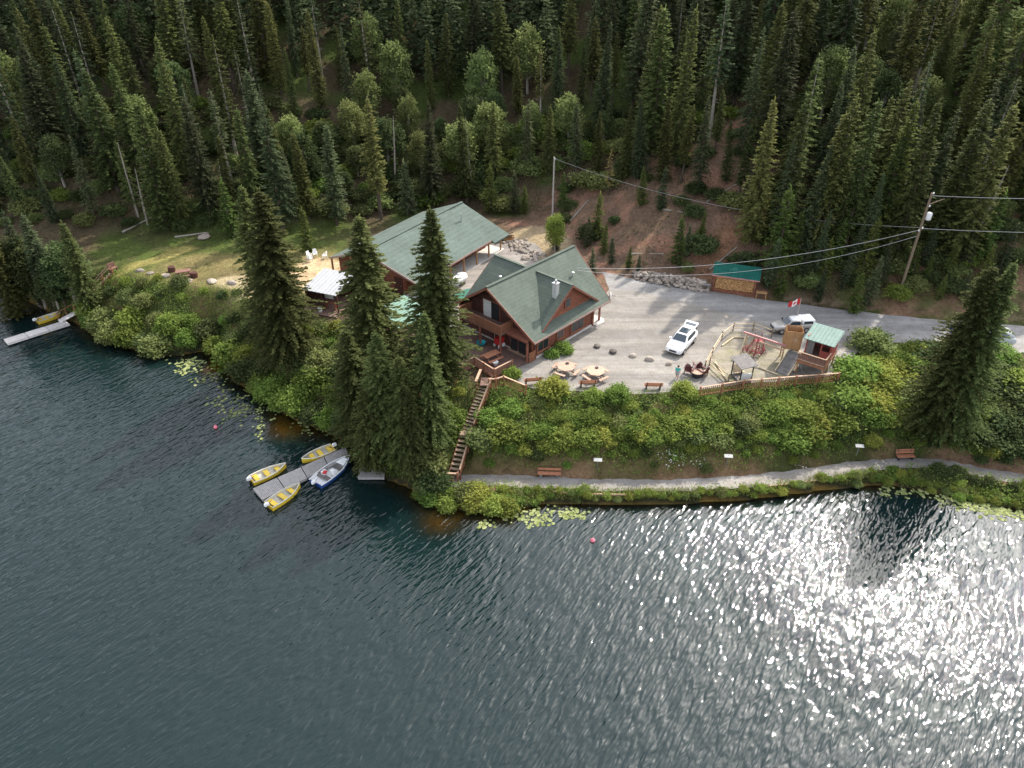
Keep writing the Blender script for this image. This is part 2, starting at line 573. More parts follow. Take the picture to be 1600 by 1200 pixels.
SHALLOW = [(at(440, 668, 0), 4.2), (at(685, 815, 0), 3.6), (at(325, 575, 0), 2.6), (at(790, 805, 0), 2.2), (at(430, 520, 0), 1.0)]


def axis(segs):
    r = []
    for a, b_, s in segs:
        r.append(np.arange(a, b_, s))
    return np.concatenate(r + [np.array([segs[-1][1]])])


GX = axis([(-700, -120, 20), (-120, -76, 2), (-76, 64, 0.5), (64, 120, 2), (120, 700, 20)])
GY = axis([(-400, 30, 10), (30, 44, 1), (44, 110, 0.5), (110, 160, 1), (160, 620, 10)])
XX, YY = np.meshgrid(GX, GY)
dS, dT, dH = dpoly(XX, YY, SHORE), dpoly(XX, YY, TOP), dpoly(XX, YY, TOE)
LAKE = SHORE + [(1500, SHORE[-1][1]), (1500, -900), (-1500, -900), (-1500, SHORE[0][1])]
HILL = TOE + [(1500, TOE[-1][1]), (1500, 1500), (-1500, 1500), (-1500, TOE[0][1])]
BANK = SHORE + [(1500, SHORE[-1][1]), (1500, TOP[-1][1])] + TOP[::-1] + [(-1500, TOP[0][1]), (-1500, SHORE[0][1])]
IN_L, IN_H = inside(XX, YY, LAKE), inside(XX, YY, HILL)
IN_B = inside(XX, YY, BANK) & ~IN_L & ~IN_H
tt = dS / (dS + dT + 1e-6)
ZB = PL * (0.75 * tt + 0.25 * smooth(0, 1, tt))
dep = np.minimum(5.0, 0.25 + 0.75 * dS)
for p, r in SHALLOW:
    w = np.exp(-(((XX - p.x) ** 2 + (YY - p.y) ** 2) / (r * r)))
    dep = dep * (1 - w) + np.minimum(dep, 0.2) * w
hn = vnoise(XX, YY, 14, 3) + 0.5 * vnoise(XX, YY, 6, 4) + 0.25 * vnoise(XX, YY, 2.6, 5) - 0.87
ZH = PL + 0.50 * dH - 0.6 * (1 - np.exp(-dH / 1.5)) * 0 + hn * 2.2 * smooth(1, 14, dH)
ZH = np.where(dH > 85, PL + 42.5 + 0.3 * (dH - 85) + hn * 2.2, ZH)
ZH = np.minimum(ZH, 95)
ZZ = np.where(IN_L, -dep, np.where(IN_H, ZH, np.where(IN_B, ZB, PL)))
ZZ = ZZ + np.where(IN_B, (vnoise(XX, YY, 2.2, 8) - 0.5) * 0.5 * np.minimum(1, np.minimum(dS, dT) / 1.5), 0)
dP = dpoly(XX, YY, PATHC)
wp = (1 - smooth(0.95, 1.7, dP)) * (~IN_L)
ZZ = ZZ * (1 - wp) + 0.75 * wp
# the two stairways lie in shallow cuts
A0, A1 = at(759, 600, PL), at(731, 672, 2.75)
B0, B1 = at(728, 679, 2.65), at(709, 744, 0.85)
t0, t1 = at(176, 424, PL), at(118, 487, 1.0)
for q0, q1 in ((A0, A1), (A1, B0), (B0, B1), (t0, t1)):
    ex, ey = q1.x - q0.x, q1.y - q0.y
    fr_ = np.clip(((XX - q0.x) * ex + (YY - q0.y) * ey) / (ex * ex + ey * ey), 0, 1)
    dq = np.hypot(XX - q0.x - fr_ * ex, YY - q0.y - fr_ * ey)
    wq = 1 - smooth(0.8, 1.9, dq)
    ZZ = ZZ * (1 - wq) + np.minimum(ZZ, q0.z + (q1.z - q0.z) * fr_ - 0.4) * wq


def gz(x, y):
    i = int(np.clip(np.searchsorted(GX, x) - 1, 0, len(GX) - 2))
    j = int(np.clip(np.searchsorted(GY, y) - 1, 0, len(GY) - 2))
    fx = (x - GX[i]) / (GX[i + 1] - GX[i])
    fy = (y - GY[j]) / (GY[j + 1] - GY[j])
    return float((ZZ[j, i] * (1 - fx) + ZZ[j, i + 1] * fx) * (1 - fy) + (ZZ[j + 1, i] * (1 - fx) + ZZ[j + 1, i + 1] * fx) * fy)


def gzv(x, y):
    i = np.clip(np.searchsorted(GX, x) - 1, 0, len(GX) - 2)
    j = np.clip(np.searchsorted(GY, y) - 1, 0, len(GY) - 2)
    fx = (x - GX[i]) / (GX[i + 1] - GX[i])
    fy = (y - GY[j]) / (GY[j + 1] - GY[j])
    return (ZZ[j, i] * (1 - fx) + ZZ[j, i + 1] * fx) * (1 - fy) + (ZZ[j + 1, i] * (1 - fx) + ZZ[j + 1, i + 1] * fx) * fy


def hit(px, py, h=0.0):
    """where the view through a photograph point passes h above the ground; returns the ground point"""
    u, v = px - 800.0, 600.0 - py
    d = Vector((u, FOC * CP + v * SP, -FOC * SP + v * CP)).normalized()
    lo, tcur = 30.0, 30.0
    while tcur < 500:
        p = Vector((0, 0, CAMZ)) + d * tcur
        if p.z - max(gz(p.x, p.y), 0.0) < h:
            break
        lo = tcur
        tcur += 0.6
    hi = tcur
    for _ in range(16):
        mid = (lo + hi) / 2
        p = Vector((0, 0, CAMZ)) + d * mid
        if p.z - max(gz(p.x, p.y), 0.0) < h:
            hi = mid
        else:
            lo = mid
    p = Vector((0, 0, CAMZ)) + d * hi
    return Vector((p.x, p.y, gz(p.x, p.y)))


# colours of the bare ground (what the soil itself is; the shore band also holds painted shade), as a vertex colour
def zone(px_poly, z, soft=1.5):
    poly = pts(px_poly, z)
    d = dpoly(XX, YY, poly + [poly[0]])
    s = np.where(inside(XX, YY, poly), d, -d)
    return smooth(-soft, soft, s + (vnoise(XX, YY, 2.5, 21) - 0.5) * 2.5)


def mixc(c, col, w):
    return c * (1 - w[..., None]) + np.array(col) * w[..., None]


n1, n2, n3 = vnoise(XX, YY, 5, 31), vnoise(XX, YY, 1.7, 32), vnoise(XX, YY, 0.8, 33)
cc = np.zeros(XX.shape + (3,)) + np.array((0.075, 0.058, 0.036))
cc = mixc(cc, (0.055, 0.075, 0.022), smooth(0.4, 0.7, n1))
cc = mixc(cc, (0.05, 0.065, 0.02), IN_B * 0.8)
cc = mixc(cc, (0.16, 0.115, 0.06), IN_B * smooth(0.55, 0.8, n2) * 0.7)
cc = mixc(cc, (0.075, 0.1, 0.028), (0.55 + 0.45 * smooth(.3, .6, n2)) * zone([(120, 430), (160, 372), (330, 366), (560, 352), (540, 400), (380, 420), (240, 432), (170, 430)], PL, 1.0))
cc = mixc(cc, (0.2, 0.16, 0.075), zone([(190, 432), (300, 400), (440, 388), (520, 392), (560, 420), (540, 470), (400, 480), (300, 452)], PL, 1.2) * (0.45 + 0.55 * n2))
cc = mixc(cc, (0.27, 0.23, 0.085), zone([(178, 428), (255, 395), (300, 384), (306, 388), (250, 405), (195, 430)], PL, 0.5) * 0.9)
cc = mixc(cc, (0.47, 0.34, 0.21), zone([(440, 425), (480, 402), (560, 408), (600, 430), (560, 460), (450, 455)], PL, 0.9))
cc = mixc(cc, (0.42, 0.34, 0.22), zone([(330, 440), (420, 420), (450, 450), (390, 462), (345, 452)], PL, 0.9) * 0.8)
bare = zone([(770, 340), (790, 280), (850, 262), (960, 255), (1060, 262), (1150, 250), (1210, 285), (1230, 440), (1110, 440), (985, 425), (900, 390), (840, 352)], 12.0, 2.5)
cc = mixc(cc, (0.19, 0.118, 0.088), bare * (0.55 + 0.45 * n1))
cc = mixc(cc, (0.26, 0.14, 0.1), bare * smooth(0.55, 0.75, n2) * 0.8)
cc = mixc(cc, (0.23, 0.12, 0.075), zone([(1090, 268), (1165, 270), (1175, 310), (1120, 312)], 17.0, 1.0) * 0.85)
cc = mixc(cc, (0.22, 0.13, 0.085), zone([(1370, 495), (1395, 440), (1440, 430), (1450, 480), (1430, 498)], 7.0, 1.0))
cc = mixc(cc, (0.2, 0.115, 0.075), zone([(1470, 410), (1515, 410), (1510, 490), (1480, 480)], 8.0, 1.0) * 0.8)
cc = mixc(cc, (0.19, 0.14, 0.1), IN_H * (1 - smooth(0.0, 1.8, dH + n2)) * (XX > 10) * 0.9)
cc = mixc(cc, (0.075, 0.075, 0.03), zone([(1430, 340), (1620, 330), (1620, 440), (1450, 420)], 12.0, 2.0) * 0.8)
cc = mixc(cc, (0.17, 0.105, 0.07), IN_H * (XX > 38) * (dH < 16) * smooth(.45, .65, n2) * .8)
cc = mixc(cc, (0.32, 0.25, 0.16), zone([(770, 395), (800, 362), (850, 352), (900, 385), (870, 395), (810, 420)], PL, 0.8))
cc = mixc(cc, (0.2, 0.125, 0.075), (1 - smooth(0.9, 2.4, dP)) * IN_B * smooth(0.35, 0.6, n1) * (dS > 1.9))
cc = mixc(cc, (0.24, 0.15, 0.1), zone([(1440, 690), (1500, 680), (1640, 720), (1640, 760), (1560, 742), (1460, 722)], 1.0, 0.8) * 0.8)
cc = mixc(cc, (0.26, 0.16, 0.09), zone([(655, 748), (700, 740), (700, 770), (655, 772)], 1.0, 0.4))
cc = mixc(cc, (0.2, 0.125, 0.03), IN_L * np.clip(1.2 - dep * 0.6, 0.25, 1))
for p, r in SHALLOW:
    cc = mixc(cc, (0.42, 0.27, 0.06), IN_L * np.exp(-(((XX - p.x) ** 2 + (YY - p.y) ** 2) / (r * r))))
cc = mixc(cc, (0.028, 0.027, 0.016), (~IN_L) * (1 - smooth(0.4, 1.2, dS)) * 0.9)  # dark waterline band: wet soil, with the shade of the verge painted in
cc = cc * (0.8 + 0.4 * n3)[..., None]

me = bpy.data.meshes.new("ground")
nx, ny = len(GX), len(GY)
vv = np.stack([XX, YY, ZZ], -1).reshape(-1, 3)
ii = (np.arange(ny - 1)[:, None] * nx + np.arange(nx - 1)[None, :]).reshape(-1)
ff = np.stack([ii, ii + 1, ii + nx + 1, ii + nx], -1)
me.vertices.add(len(vv)); me.vertices.foreach_set("co", vv.reshape(-1))
me.loops.add(ff.size); me.loops.foreach_set("vertex_index", ff.reshape(-1))
me.polygons.add(len(ff)); me.polygons.foreach_set("loop_start", np.arange(len(ff)) * 4)
me.update(calc_edges=True)
me.polygons.foreach_set("use_smooth", np.ones(len(ff), bool))
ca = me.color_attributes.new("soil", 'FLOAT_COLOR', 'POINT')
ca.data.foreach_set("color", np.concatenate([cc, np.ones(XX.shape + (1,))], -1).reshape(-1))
m, t, out = nt("soil")
L = t.links.new
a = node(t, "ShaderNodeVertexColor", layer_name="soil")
g = node(t, "ShaderNodeNewGeometry")
q1 = node(t, "ShaderNodeTexNoise", i_Scale=2.2, i_Detail=8.0, i_Roughness=0.75)
q2 = node(t, "ShaderNodeTexNoise", i_Scale=9.0, i_Detail=4.0)
L(g.outputs["Position"], q1.inputs["Vector"]); L(g.outputs["Position"], q2.inputs["Vector"])
rp = ramp(t, [(0.3, (0.55, 0.55, 0.55)), (0.7, (1.4, 1.4, 1.35))], q1.outputs[0])
mx = node(t, "ShaderNodeMix", data_type='RGBA', blend_type='MULTIPLY')
mx.inputs[0].default_value = 1.0
L(a.outputs[0], mx.inputs[6]); L(rp.outputs[0], mx.inputs[7])
b = node(t, "ShaderNodeBsdfPrincipled", i_Roughness=1.0)
b.inputs["Specular IOR Level"].default_value = 0.05
bp = node(t, "ShaderNodeBump", i_Strength=0.9, i_Distance=0.25)
L(q1.outputs[0], bp.inputs["Height"]); L(bp.outputs[0], b.inputs["Normal"])
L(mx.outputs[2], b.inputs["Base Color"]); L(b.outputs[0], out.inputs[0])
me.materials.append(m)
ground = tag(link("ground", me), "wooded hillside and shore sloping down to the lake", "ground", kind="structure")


# ------------------------------------------------------------------ lake
LX = axis([(-700, -80, 20), (-80, 64, 1.0), (64, 700, 20)])
LY = axis([(-400, 30, 10), (30, 100, 1.0), (100, 140, 10)])
lx, ly = np.meshgrid(LX, LY)
deep = 1 - np.exp(-np.clip(-gzv(lx.ravel(), ly.ravel()), 0, 9) * 1.1)
me = bpy.data.meshes.new("lake")
vv = np.stack([lx.ravel(), ly.ravel(), np.zeros(lx.size)], -1)
nx, ny = len(LX), len(LY)
ii = (np.arange(ny - 1)[:, None] * nx + np.arange(nx - 1)[None, :]).reshape(-1)
ff = np.stack([ii, ii + 1, ii + nx + 1, ii + nx], -1)
me.vertices.add(len(vv)); me.vertices.foreach_set("co", vv.reshape(-1))
me.loops.add(ff.size); me.loops.foreach_set("vertex_index", ff.reshape(-1))
me.polygons.add(len(ff)); me.polygons.foreach_set("loop_start", np.arange(len(ff)) * 4)
me.update(calc_edges=True)
at_ = me.attributes.new("deep", 'FLOAT', 'POINT')
at_.data.foreach_set("value", deep)
m, t, out = nt("lake_water")
L = t.links.new
g = node(t, "ShaderNodeNewGeometry")
CREST = R(-40)                                      # ripples run away from the camera to the right


def ripple(scale_across, scale_along, rot, detail, dist=0.0):
    mp0 = node(t, "ShaderNodeMapping")
    mp0.inputs["Rotation"].default_value = (0, 0, rot)
    L(g.outputs["Position"], mp0.inputs[0])
    mp = node(t, "ShaderNodeMapping")
    mp.inputs["Scale"].default_value = (scale_across, scale_along, 1)
    L(mp0.outputs[0], mp.inputs[0])
    n = node(t, "ShaderNodeTexNoise", i_Scale=1.0, i_Detail=detail, i_Roughness=0.5, i_Distortion=dist)
    L(mp.outputs[0], n.inputs["Vector"])
    return n.outputs[0]


def madd(a, k, b=None):
    n = node(t, "ShaderNodeMath", operation='MULTIPLY_ADD')
    L(a, n.inputs[0])
    n.inputs[1].default_value = k
    if b is None:
        n.inputs[2].default_value = 0
    else:
        L(b, n.inputs[2])
    return n.outputs[0]


WAVE = [(3.0, 0.72, R(38), 1.3, 0.45, 0.118), (1.3, 0.38, R(31), 1.0, 0.4, 0.075), (6.5, 2.2, R(46), 0.0, 0.0, 0.016), (0.35, 0.15, R(26), 1.0, 0.3, 0.06)]
h = None
for sa, sl, ro, de, di, am in WAVE:
    h = madd(ripple(sa, sl, ro, de, di), am, h)
gust = node(t, "ShaderNodeTexNoise", i_Scale=0.09, i_Detail=3.0)
gmp = node(t, "ShaderNodeMapping")
gmp.inputs["Rotation"].default_value = (0, 0, R(40))
gmp.inputs["Scale"].default_value = (1.6, 0.45, 1)
L(g.outputs["Position"], gmp.inputs[0])
L(gmp.outputs[0], gust.inputs["Vector"])
gm = node(t, "ShaderNodeMapRange")
gm.inputs[1].default_value = 0.3; gm.inputs[2].default_value = 0.7
gm.inputs[3].default_value = 0.85; gm.inputs[4].default_value = 1.12
L(gust.outputs[0], gm.inputs[0])
dp_ = node(t, "ShaderNodeAttribute", attribute_name="deep")
calm = node(t, "ShaderNodeMapRange")
calm.inputs[3].default_value = 0.35; calm.inputs[4].default_value = 1.0
L(dp_.outputs["Fac"], calm.inputs[0])
hg = node(t, "ShaderNodeMath", operation='MULTIPLY')
L(h, hg.inputs[0]); L(gm.outputs[0], hg.inputs[1])
hg2 = node(t, "ShaderNodeMath", operation='MULTIPLY')
L(hg.outputs[0], hg2.inputs[0]); L(calm.outputs[0], hg2.inputs[1])
bp = node(t, "ShaderNodeBump", i_Strength=1.0, i_Distance=1.0)
L(hg2.outputs[0], bp.inputs["Height"])
body = node(t, "ShaderNodeBsdfDiffuse")
body.inputs[0].default_value = (0.0045, 0.0135, 0.0135, 1)
L(bp.outputs[0], body.inputs["Normal"])
clear = node(t, "ShaderNodeBsdfTransparent")
clear.inputs[0].default_value = (0.8, 0.68, 0.36, 1)
mb = node(t, "ShaderNodeMixShader")
dm = node(t, "ShaderNodeMapRange")
dm.inputs[1].default_value = 0.0; dm.inputs[2].default_value = 0.85
L(dp_.outputs["Fac"], dm.inputs[0])
L(dm.outputs[0], mb.inputs[0]); L(clear.outputs[0], mb.inputs[1]); L(body.outputs[0], mb.inputs[2])
gl = node(t, "ShaderNodeBsdfGlossy", i_Roughness=0.04)
L(bp.outputs[0], gl.inputs["Normal"])
fz = node(t, "ShaderNodeFresnel", i_IOR=1.5)
L(bp.outputs[0], fz.inputs["Normal"])
mg = node(t, "ShaderNodeMixShader")
L(fz.outputs[0], mg.inputs[0]); L(mb.outputs[0], mg.inputs[1]); L(gl.outputs[0], mg.inputs[2])
L(mg.outputs[0], out.inputs[0])
me.materials.append(m)
lake = tag(link("lake", me), "dark rippled lake with sun glitter", "lake", kind="structure")


# ------------------------------------------------------------------ gravel sheets
def sheet(name, poly, mat, off, label, jitter=0.12, step=1.2, cell=1.5):
    ring = []
    n = len(poly)
    rg = random.Random(len(poly) * 7 + n)
    for i in range(n):
        a, b_ = Vector(poly[i]), Vector(poly[(i + 1) % n])
        k = max(1, int((b_ - a).length / step))
        for q in range(k):
            p = a + (b_ - a) * q / k
            ring.append(Vector((p.x + rg.uniform(-jitter, jitter), p.y + rg.uniform(-jitter, jitter))))
    xs, ys = [p.x for p in ring], [p.y for p in ring]
    gx, gy = np.meshgrid(np.arange(min(xs), max(xs), cell), np.arange(min(ys), max(ys), cell))
    rp_ = [(p.x, p.y) for p in ring]
    ok = inside(gx, gy, rp_) & (dpoly(gx, gy, rp_ + [rp_[0]]) > cell * 0.4)
    inner = [Vector((x, y)) for x, y in zip(gx[ok], gy[ok])]
    e = [(i, (i + 1) % len(ring)) for i in range(len(ring))]
    v2, _, f2, *_ = delaunay_2d_cdt(ring + inner, e, [], 1, 1e-5)
    m_ = bpy.data.meshes.new(name)
    m_.from_pydata([(p.x, p.y, gz(p.x, p.y) + off) for p in v2], [], [tuple(f) for f in f2])
    bm = bmesh.new(); bm.from_mesh(m_)
    bmesh.ops.recalc_face_normals(bm, faces=bm.faces)
    if sum(f.normal.z for f in bm.faces) < 0:
        bmesh.ops.reverse_faces(bm, faces=bm.faces)
    bm.to_mesh(m_); bm.free()
    m_.materials.append(mat)
    return tag(link(name, m_), label, name.split("_")[-1], kind="structure")


M_YARD = gravel("yard_gravel", (0.23, 0.214, 0.195), (0.275, 0.259, 0.237), (0.205, 0.186, 0.16))
M_ROAD = gravel("road_gravel", (0.234, 0.23, 0.226), (0.287, 0.279, 0.271), (0.205, 0.193, 0.176))
M_PATH = gravel("path_gravel", (0.238, 0.223, 0.209), (0.288, 0.27, 0.252), (0.194, 0.173, 0.144))
M_SAND = gravel("play_sand", (0.238, 0.211, 0.172), (0.284, 0.254, 0.205), (0.165, 0.165, 0.086))
M_COURT = gravel("court_gravel", (0.248, 0.226, 0.202), (0.285, 0.26, 0.236), (0.217, 0.192, 0.167))
sheet("gravel_road", pts([(940, 424), (985, 435), (1110, 455), (1200, 469), (1300, 482), (1400, 493), (1480, 501), (1600, 509), (1800, 524), (2080, 548),
                          (2080, 640), (1800, 592), (1600, 552), (1480, 536), (1400, 536), (1345, 548), (1310, 572), (1200, 560), (1080, 500), (960, 465)], PL),
      M_ROAD, 0.012, "grey gravel road along the foot of the forest")
sheet("gravel_yard", pts([(830, 520), (925, 470), (955, 452), (1010, 458), (1090, 478), (1180, 500), (1260, 520), (1335, 540), (1318, 566), (1300, 586), (1250, 592), (1160, 600),
                          (1095, 610), (1000, 615), (900, 612), (835, 609), (812, 596), (795, 585), (780, 570), (800, 545)], PL),
      M_YARD, 0.02, "pale gravel parking yard in front of the log lodge", jitter=0.18)
sheet("gravel_court", pts([(600, 480), (640, 455), (690, 425), (740, 396), (775, 376), (800, 372), (835, 380), (850, 395), (830, 420), (790, 470), (720, 520), (690, 540), (640, 520)], PL),
      M_COURT, 0.016, "sunlit gravel court between the hall and the lodge")
w_ = 0.78
lp, rp2 = [], []
for i, p in enumerate(PATHC):
    a = Vector(PATHC[max(0, i - 1)]); b_ = Vector(PATHC[min(len(PATHC) - 1, i + 1)])
    d = (b_ - a).normalized()
    lp.append((p[0] - d.y * w_, p[1] + d.x * w_)); rp2.append((p[0] + d.y * w_, p[1] - d.x * w_))
sheet("lakeside_path", lp + rp2[::-1], M_PATH, 0.05, "narrow gravel footpath along the lake shore", jitter=0.1, step=0.6, cell=0.5)
sheet("playground_sand", pts([(1100, 584), (1114, 556), (1145, 519), (1180, 522), (1228, 540), (1236, 588), (1140, 599)], PL), M_SAND, 0.03,
      "sandy playground patch inside the log rails")


# ================================================================== vegetation meshes
def quads_mesh(name, V, tint, mat):
    """V: (n,4,3) array of leaf quads"""
    n = len(V)
    me = bpy.data.meshes.new(name)
    me.vertices.add(n * 4); me.vertices.foreach_set("co", V.reshape(-1).astype(np.float32))
    me.loops.add(n * 4); me.loops.foreach_set("vertex_index", np.arange(n * 4))
    me.polygons.add(n); me.polygons.foreach_set("loop_start", np.arange(n) * 4)
    me.update(calc_edges=True)
    a = me.attributes.new("tint", 'FLOAT', 'POINT')
    a.data.foreach_set("value", np.repeat(tint, 4).astype(np.float32))
    me.materials.append(mat)
    return me


def norm(v):
    return v / (np.linalg.norm(v, axis=-1, keepdims=True) + 1e-9)


def leaf_quads(P, D, Nn, ln, wd):
    """diamond leaves: root P, direction D, normal Nn, length and width"""
    S = norm(np.cross(D, Nn))
    ln, wd = ln[:, None], wd[:, None]
    mid = P + D * ln * 0.45
    return np.stack([P, mid + S * wd * 0.5, P + D * ln, mid - S * wd * 0.5], 1)


def conifer(name, h, r, seed, mat, spacing=0.36, nb=7, steps=8, gap=0.0, shape=0.85, droop=0.35, bare=0.06, twig=0.42, ragged=0.35):
    rg = np.random.default_rng(seed)
    Q, T = [], []
    z = h * bare
    lobes = rg.random(8)
    while z < h - 0.25:
        f = (z / h - bare) / (1 - bare)
        prof = r * ((1 - f) ** shape) * min(1.0, 0.55 + f * 3.0) + 0.12
        k = max(3, int(nb * (0.55 + 0.45 * (1 - f)) + rg.random()))
        a0 = rg.random() * 6.28
        for i in range(k):
            if rg.random() < gap:
                continue
            az = a0 + 6.283 * i / k + rg.normal(0, 0.25)
            lob = 0.75 + 0.4 * lobes[int((az % 6.283) / 6.283 * 8) % 8]
            Lb = prof * lob * (1 - ragged * rg.random())
            zz = z + rg.normal(0, spacing * 0.35)
            d = np.array([math.cos(az), math.sin(az), 0.0])
            side = np.array([-d[1], d[0], 0.0])
            st = max(2, int(round(steps * min(1.0, 0.3 + Lb / r))))
            tv = (np.arange(st) + rg.random(st) * 0.8) / st
            tv = 0.12 + 0.88 * tv
            dr = droop * (0.6 + 0.8 * rg.random()) * (1 - 0.5 * f)
            up0 = 0.25 * f
            P = d[None] * (Lb * tv)[:, None]
            P[:, 2] += zz + Lb * (up0 * tv - dr * tv ** 1.6 + 0.18 * np.maximum(0, tv - 0.7))
            for sg in (-1, 1, 0):
                if sg == 0:
                    idx = np.arange(0, st, 2)
                    PP = P[idx]
                    ang = rg.normal(0, 0.35, len(idx))
                else:
                    idx = np.arange(st)
                    PP = P
                    ang = sg * (0.95 - 0.45 * tv + rg.normal(0, 0.2, st))
                tvv = tv[idx]
                D = d[None] * np.cos(ang)[:, None] + side[None] * np.sin(ang)[:, None]
                D[:, 2] += rg.normal(-0.28, 0.22, len(idx)) + 0.25 * f
                D = norm(D)
                Nn = np.tile(np.array([0, 0, 1.0]), (len(idx), 1)) + rg.normal(0, 0.45, (len(idx), 3))
                ln = (twig * (0.7 + 0.6 * rg.random(len(idx)))) * (0.65 + 0.55 * (1 - tvv)) * (0.6 + 0.4 * min(1, Lb / 1.2))
                wd = ln * (0.42 + 0.2 * rg.random(len(idx)))
                Q.append(leaf_quads(PP, D, Nn, ln, wd))
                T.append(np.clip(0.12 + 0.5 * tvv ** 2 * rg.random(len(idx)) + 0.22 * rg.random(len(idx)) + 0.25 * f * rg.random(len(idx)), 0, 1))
        z += spacing * (0.8 + 0.4 * rg.random()) * (0.55 + 0.45 * (1 - f))
    # leader
    n = 10
    P = np.zeros((n, 3)); P[:, 2] = h - np.linspace(0.7, 0.0, n)
    az = rg.random(n) * 6.28
    D = norm(np.stack([np.cos(az) * 0.5, np.sin(az) * 0.5, np.ones(n)], -1))
    Q.append(leaf_quads(P, D, norm(rg.normal(size=(n, 3))), np.full(n, 0.35), np.full(n, 0.12)))
    T.append(rg.random(n))
    Q, T = np.concatenate(Q), np.concatenate(T)
    crown = quads_mesh(name + "_crown", Q, T, mat)
    mb = MB()
    rt = 0.011 * h + 0.04
    lean = rg.normal(0, 0.004 * h, 2)
    P0 = [Vector((0, 0, -0.6)), Vector((0, 0, h * 0.3)), Vector((lean[0] * .3, lean[1] * .3, h * 0.65)), Vector((0, 0, h * 0.97))]
    mb.path(P0, [rt * 1.25, rt * 0.85, rt * 0.45, 0.02], 7)
    for k in range(14):
        zz = h * (0.03 + 0.3 * rg.random()); az = rg.random() * 6.28; l = 0.4 + rg.random() * 0.9
        mb.tube((0, 0, zz), (math.cos(az) * l, math.sin(az) * l, zz - 0.15 * l), 0.03, 0.01, 4)
    tm = bpy.data.meshes.new(name + "_trunk")
    tm.from_pydata([tuple(p) for p in mb.v], [], mb.f)
    tm.materials.append(M_BARKPALE if "slim" in name else M_BARK)
    return tm, crown


def leafy(name, seed, h, r, nl, leaf, mat, lobes=14, base=0.25, trunk=True, flat=1.0, lobe_r=0.42, stemmat=None):
    """broad-leaved tree or shrub: leaf clumps gathered on lobes around limbs"""
    rg = np.random.default_rng(seed)
    C = []
    for i in range(lobes):
        a = 6.283 * i * 0.618 + rg.normal(0, 0.3)
        f = (i + 0.5) / lobes
        zc = h * (base + (1 - base) * (0.12 + 0.78 * f))
        rr = r * math.sqrt(max(0.05, 1 - (2 * f - 0.75) ** 2 * 0.75)) * (0.45 + 0.3 * rg.random())
        C.append((math.cos(a) * rr, math.sin(a) * rr, zc, (lobe_r * r) * (0.65 + 0.6 * rg.random())))
    C = np.array(C)
    # clumps on lobe shells, leaves in clumps
    ncl = max(20, nl // 9)
    li = rg.integers(0, lobes, ncl)
    dd = norm(rg.normal(size=(ncl, 3)) + np.array([0, 0, 0.35]))
    CP_ = C[li, :3] + dd * (C[li, 3] * (0.75 + 0.35 * rg.random(ncl)))[:, None] * np.array([1, 1, flat])
    ci = rg.integers(0, ncl, nl)
    P = CP_[ci] + rg.normal(0, leaf * 0.85, (nl, 3))
    P[:, 2] = np.maximum(P[:, 2], 0.03)
    out_d = norm(P - np.array([0, 0, h * 0.45]))
    D = norm(rg.normal(size=(nl, 3)) * 0.8 + out_d * 0.7 + np.array([0, 0, -0.15]))
    Nn = norm(rg.normal(size=(nl, 3)) * 0.5 + out_d * 0.35 + np.array([0, 0, 1.1]))
    ln = leaf * (0.7 + 0.7 * rg.random(nl))
    V = leaf_quads(P, D, Nn, ln, ln * (0.6 + 0.3 * rg.random(nl)))
    ct = rg.random(ncl)
    tint = np.clip(0.55 * ct[ci] + 0.45 * rg.random(nl), 0, 1)
    crown = quads_mesh(name + "_crown", V, tint, mat)
    mb = MB()
    if trunk:
        rt = 0.02 * h + 0.02
        mb.path([Vector((0, 0, -0.4)), Vector((0.04 * r, 0, h * 0.4)), Vector((-0.05 * r, 0.05 * r, h * 0.8))], [rt * 1.2, rt * 0.75, rt * 0.3], 6)
        for c in C:
            z0 = min(h * 0.5, c[2] * 0.6)
            mb.tube((0.02 * r, 0, z0), (c[0], c[1], c[2]), rt * 0.4, rt * 0.12, 5)
    else:
        for c in C:
            mb.tube((c[0] * 0.2, c[1] * 0.2, -0.2), (c[0], c[1], c[2]), 0.025, 0.01, 4)
    tm = bpy.data.meshes.new(name + "_stem")
    tm.from_pydata([tuple(p) for p in mb.v], [], mb.f)
    tm.materials.append(stemmat or M_BARK)
    return tm, crown


SPRUCE = []
for i, (h_, r_, sh_, gp_, br_, mt_) in enumerate(((16, 3.1, .8, .03, .05, 0), (16, 2.7, .7, .12, .12, 1), (16, 3.4, .95, .08, .04, 2), (16, 2.5, .62, .2, .2, 0), (16, 3.0, 1.05, .05, .03, 1),
                                                  (16, 2.3, .75, .25, .28, 2), (16, 3.6, .85, .15, .08, 0), (16, 2.8, .9, .3, .1, 1), (16, 2.1, .55, .1, .06, 2))):
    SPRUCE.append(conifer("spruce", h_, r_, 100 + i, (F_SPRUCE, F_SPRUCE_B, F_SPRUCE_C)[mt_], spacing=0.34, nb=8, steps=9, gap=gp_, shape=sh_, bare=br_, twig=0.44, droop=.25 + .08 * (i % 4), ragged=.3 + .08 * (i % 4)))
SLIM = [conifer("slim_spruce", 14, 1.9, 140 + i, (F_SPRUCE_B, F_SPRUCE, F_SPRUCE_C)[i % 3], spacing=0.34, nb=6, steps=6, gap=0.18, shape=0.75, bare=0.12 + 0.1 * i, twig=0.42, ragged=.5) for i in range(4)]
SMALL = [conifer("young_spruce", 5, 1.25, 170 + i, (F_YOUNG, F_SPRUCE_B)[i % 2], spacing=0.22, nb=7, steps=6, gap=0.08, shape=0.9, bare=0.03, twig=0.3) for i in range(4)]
BIG = [conifer("big_spruce", 18, 4.3, 200 + i, F_SPRUCE, spacing=0.24, nb=9, steps=18, gap=0.1, shape=0.68 + .05 * i, droop=0.5, bare=0.07, twig=0.36, ragged=0.55) for i in range(4)]
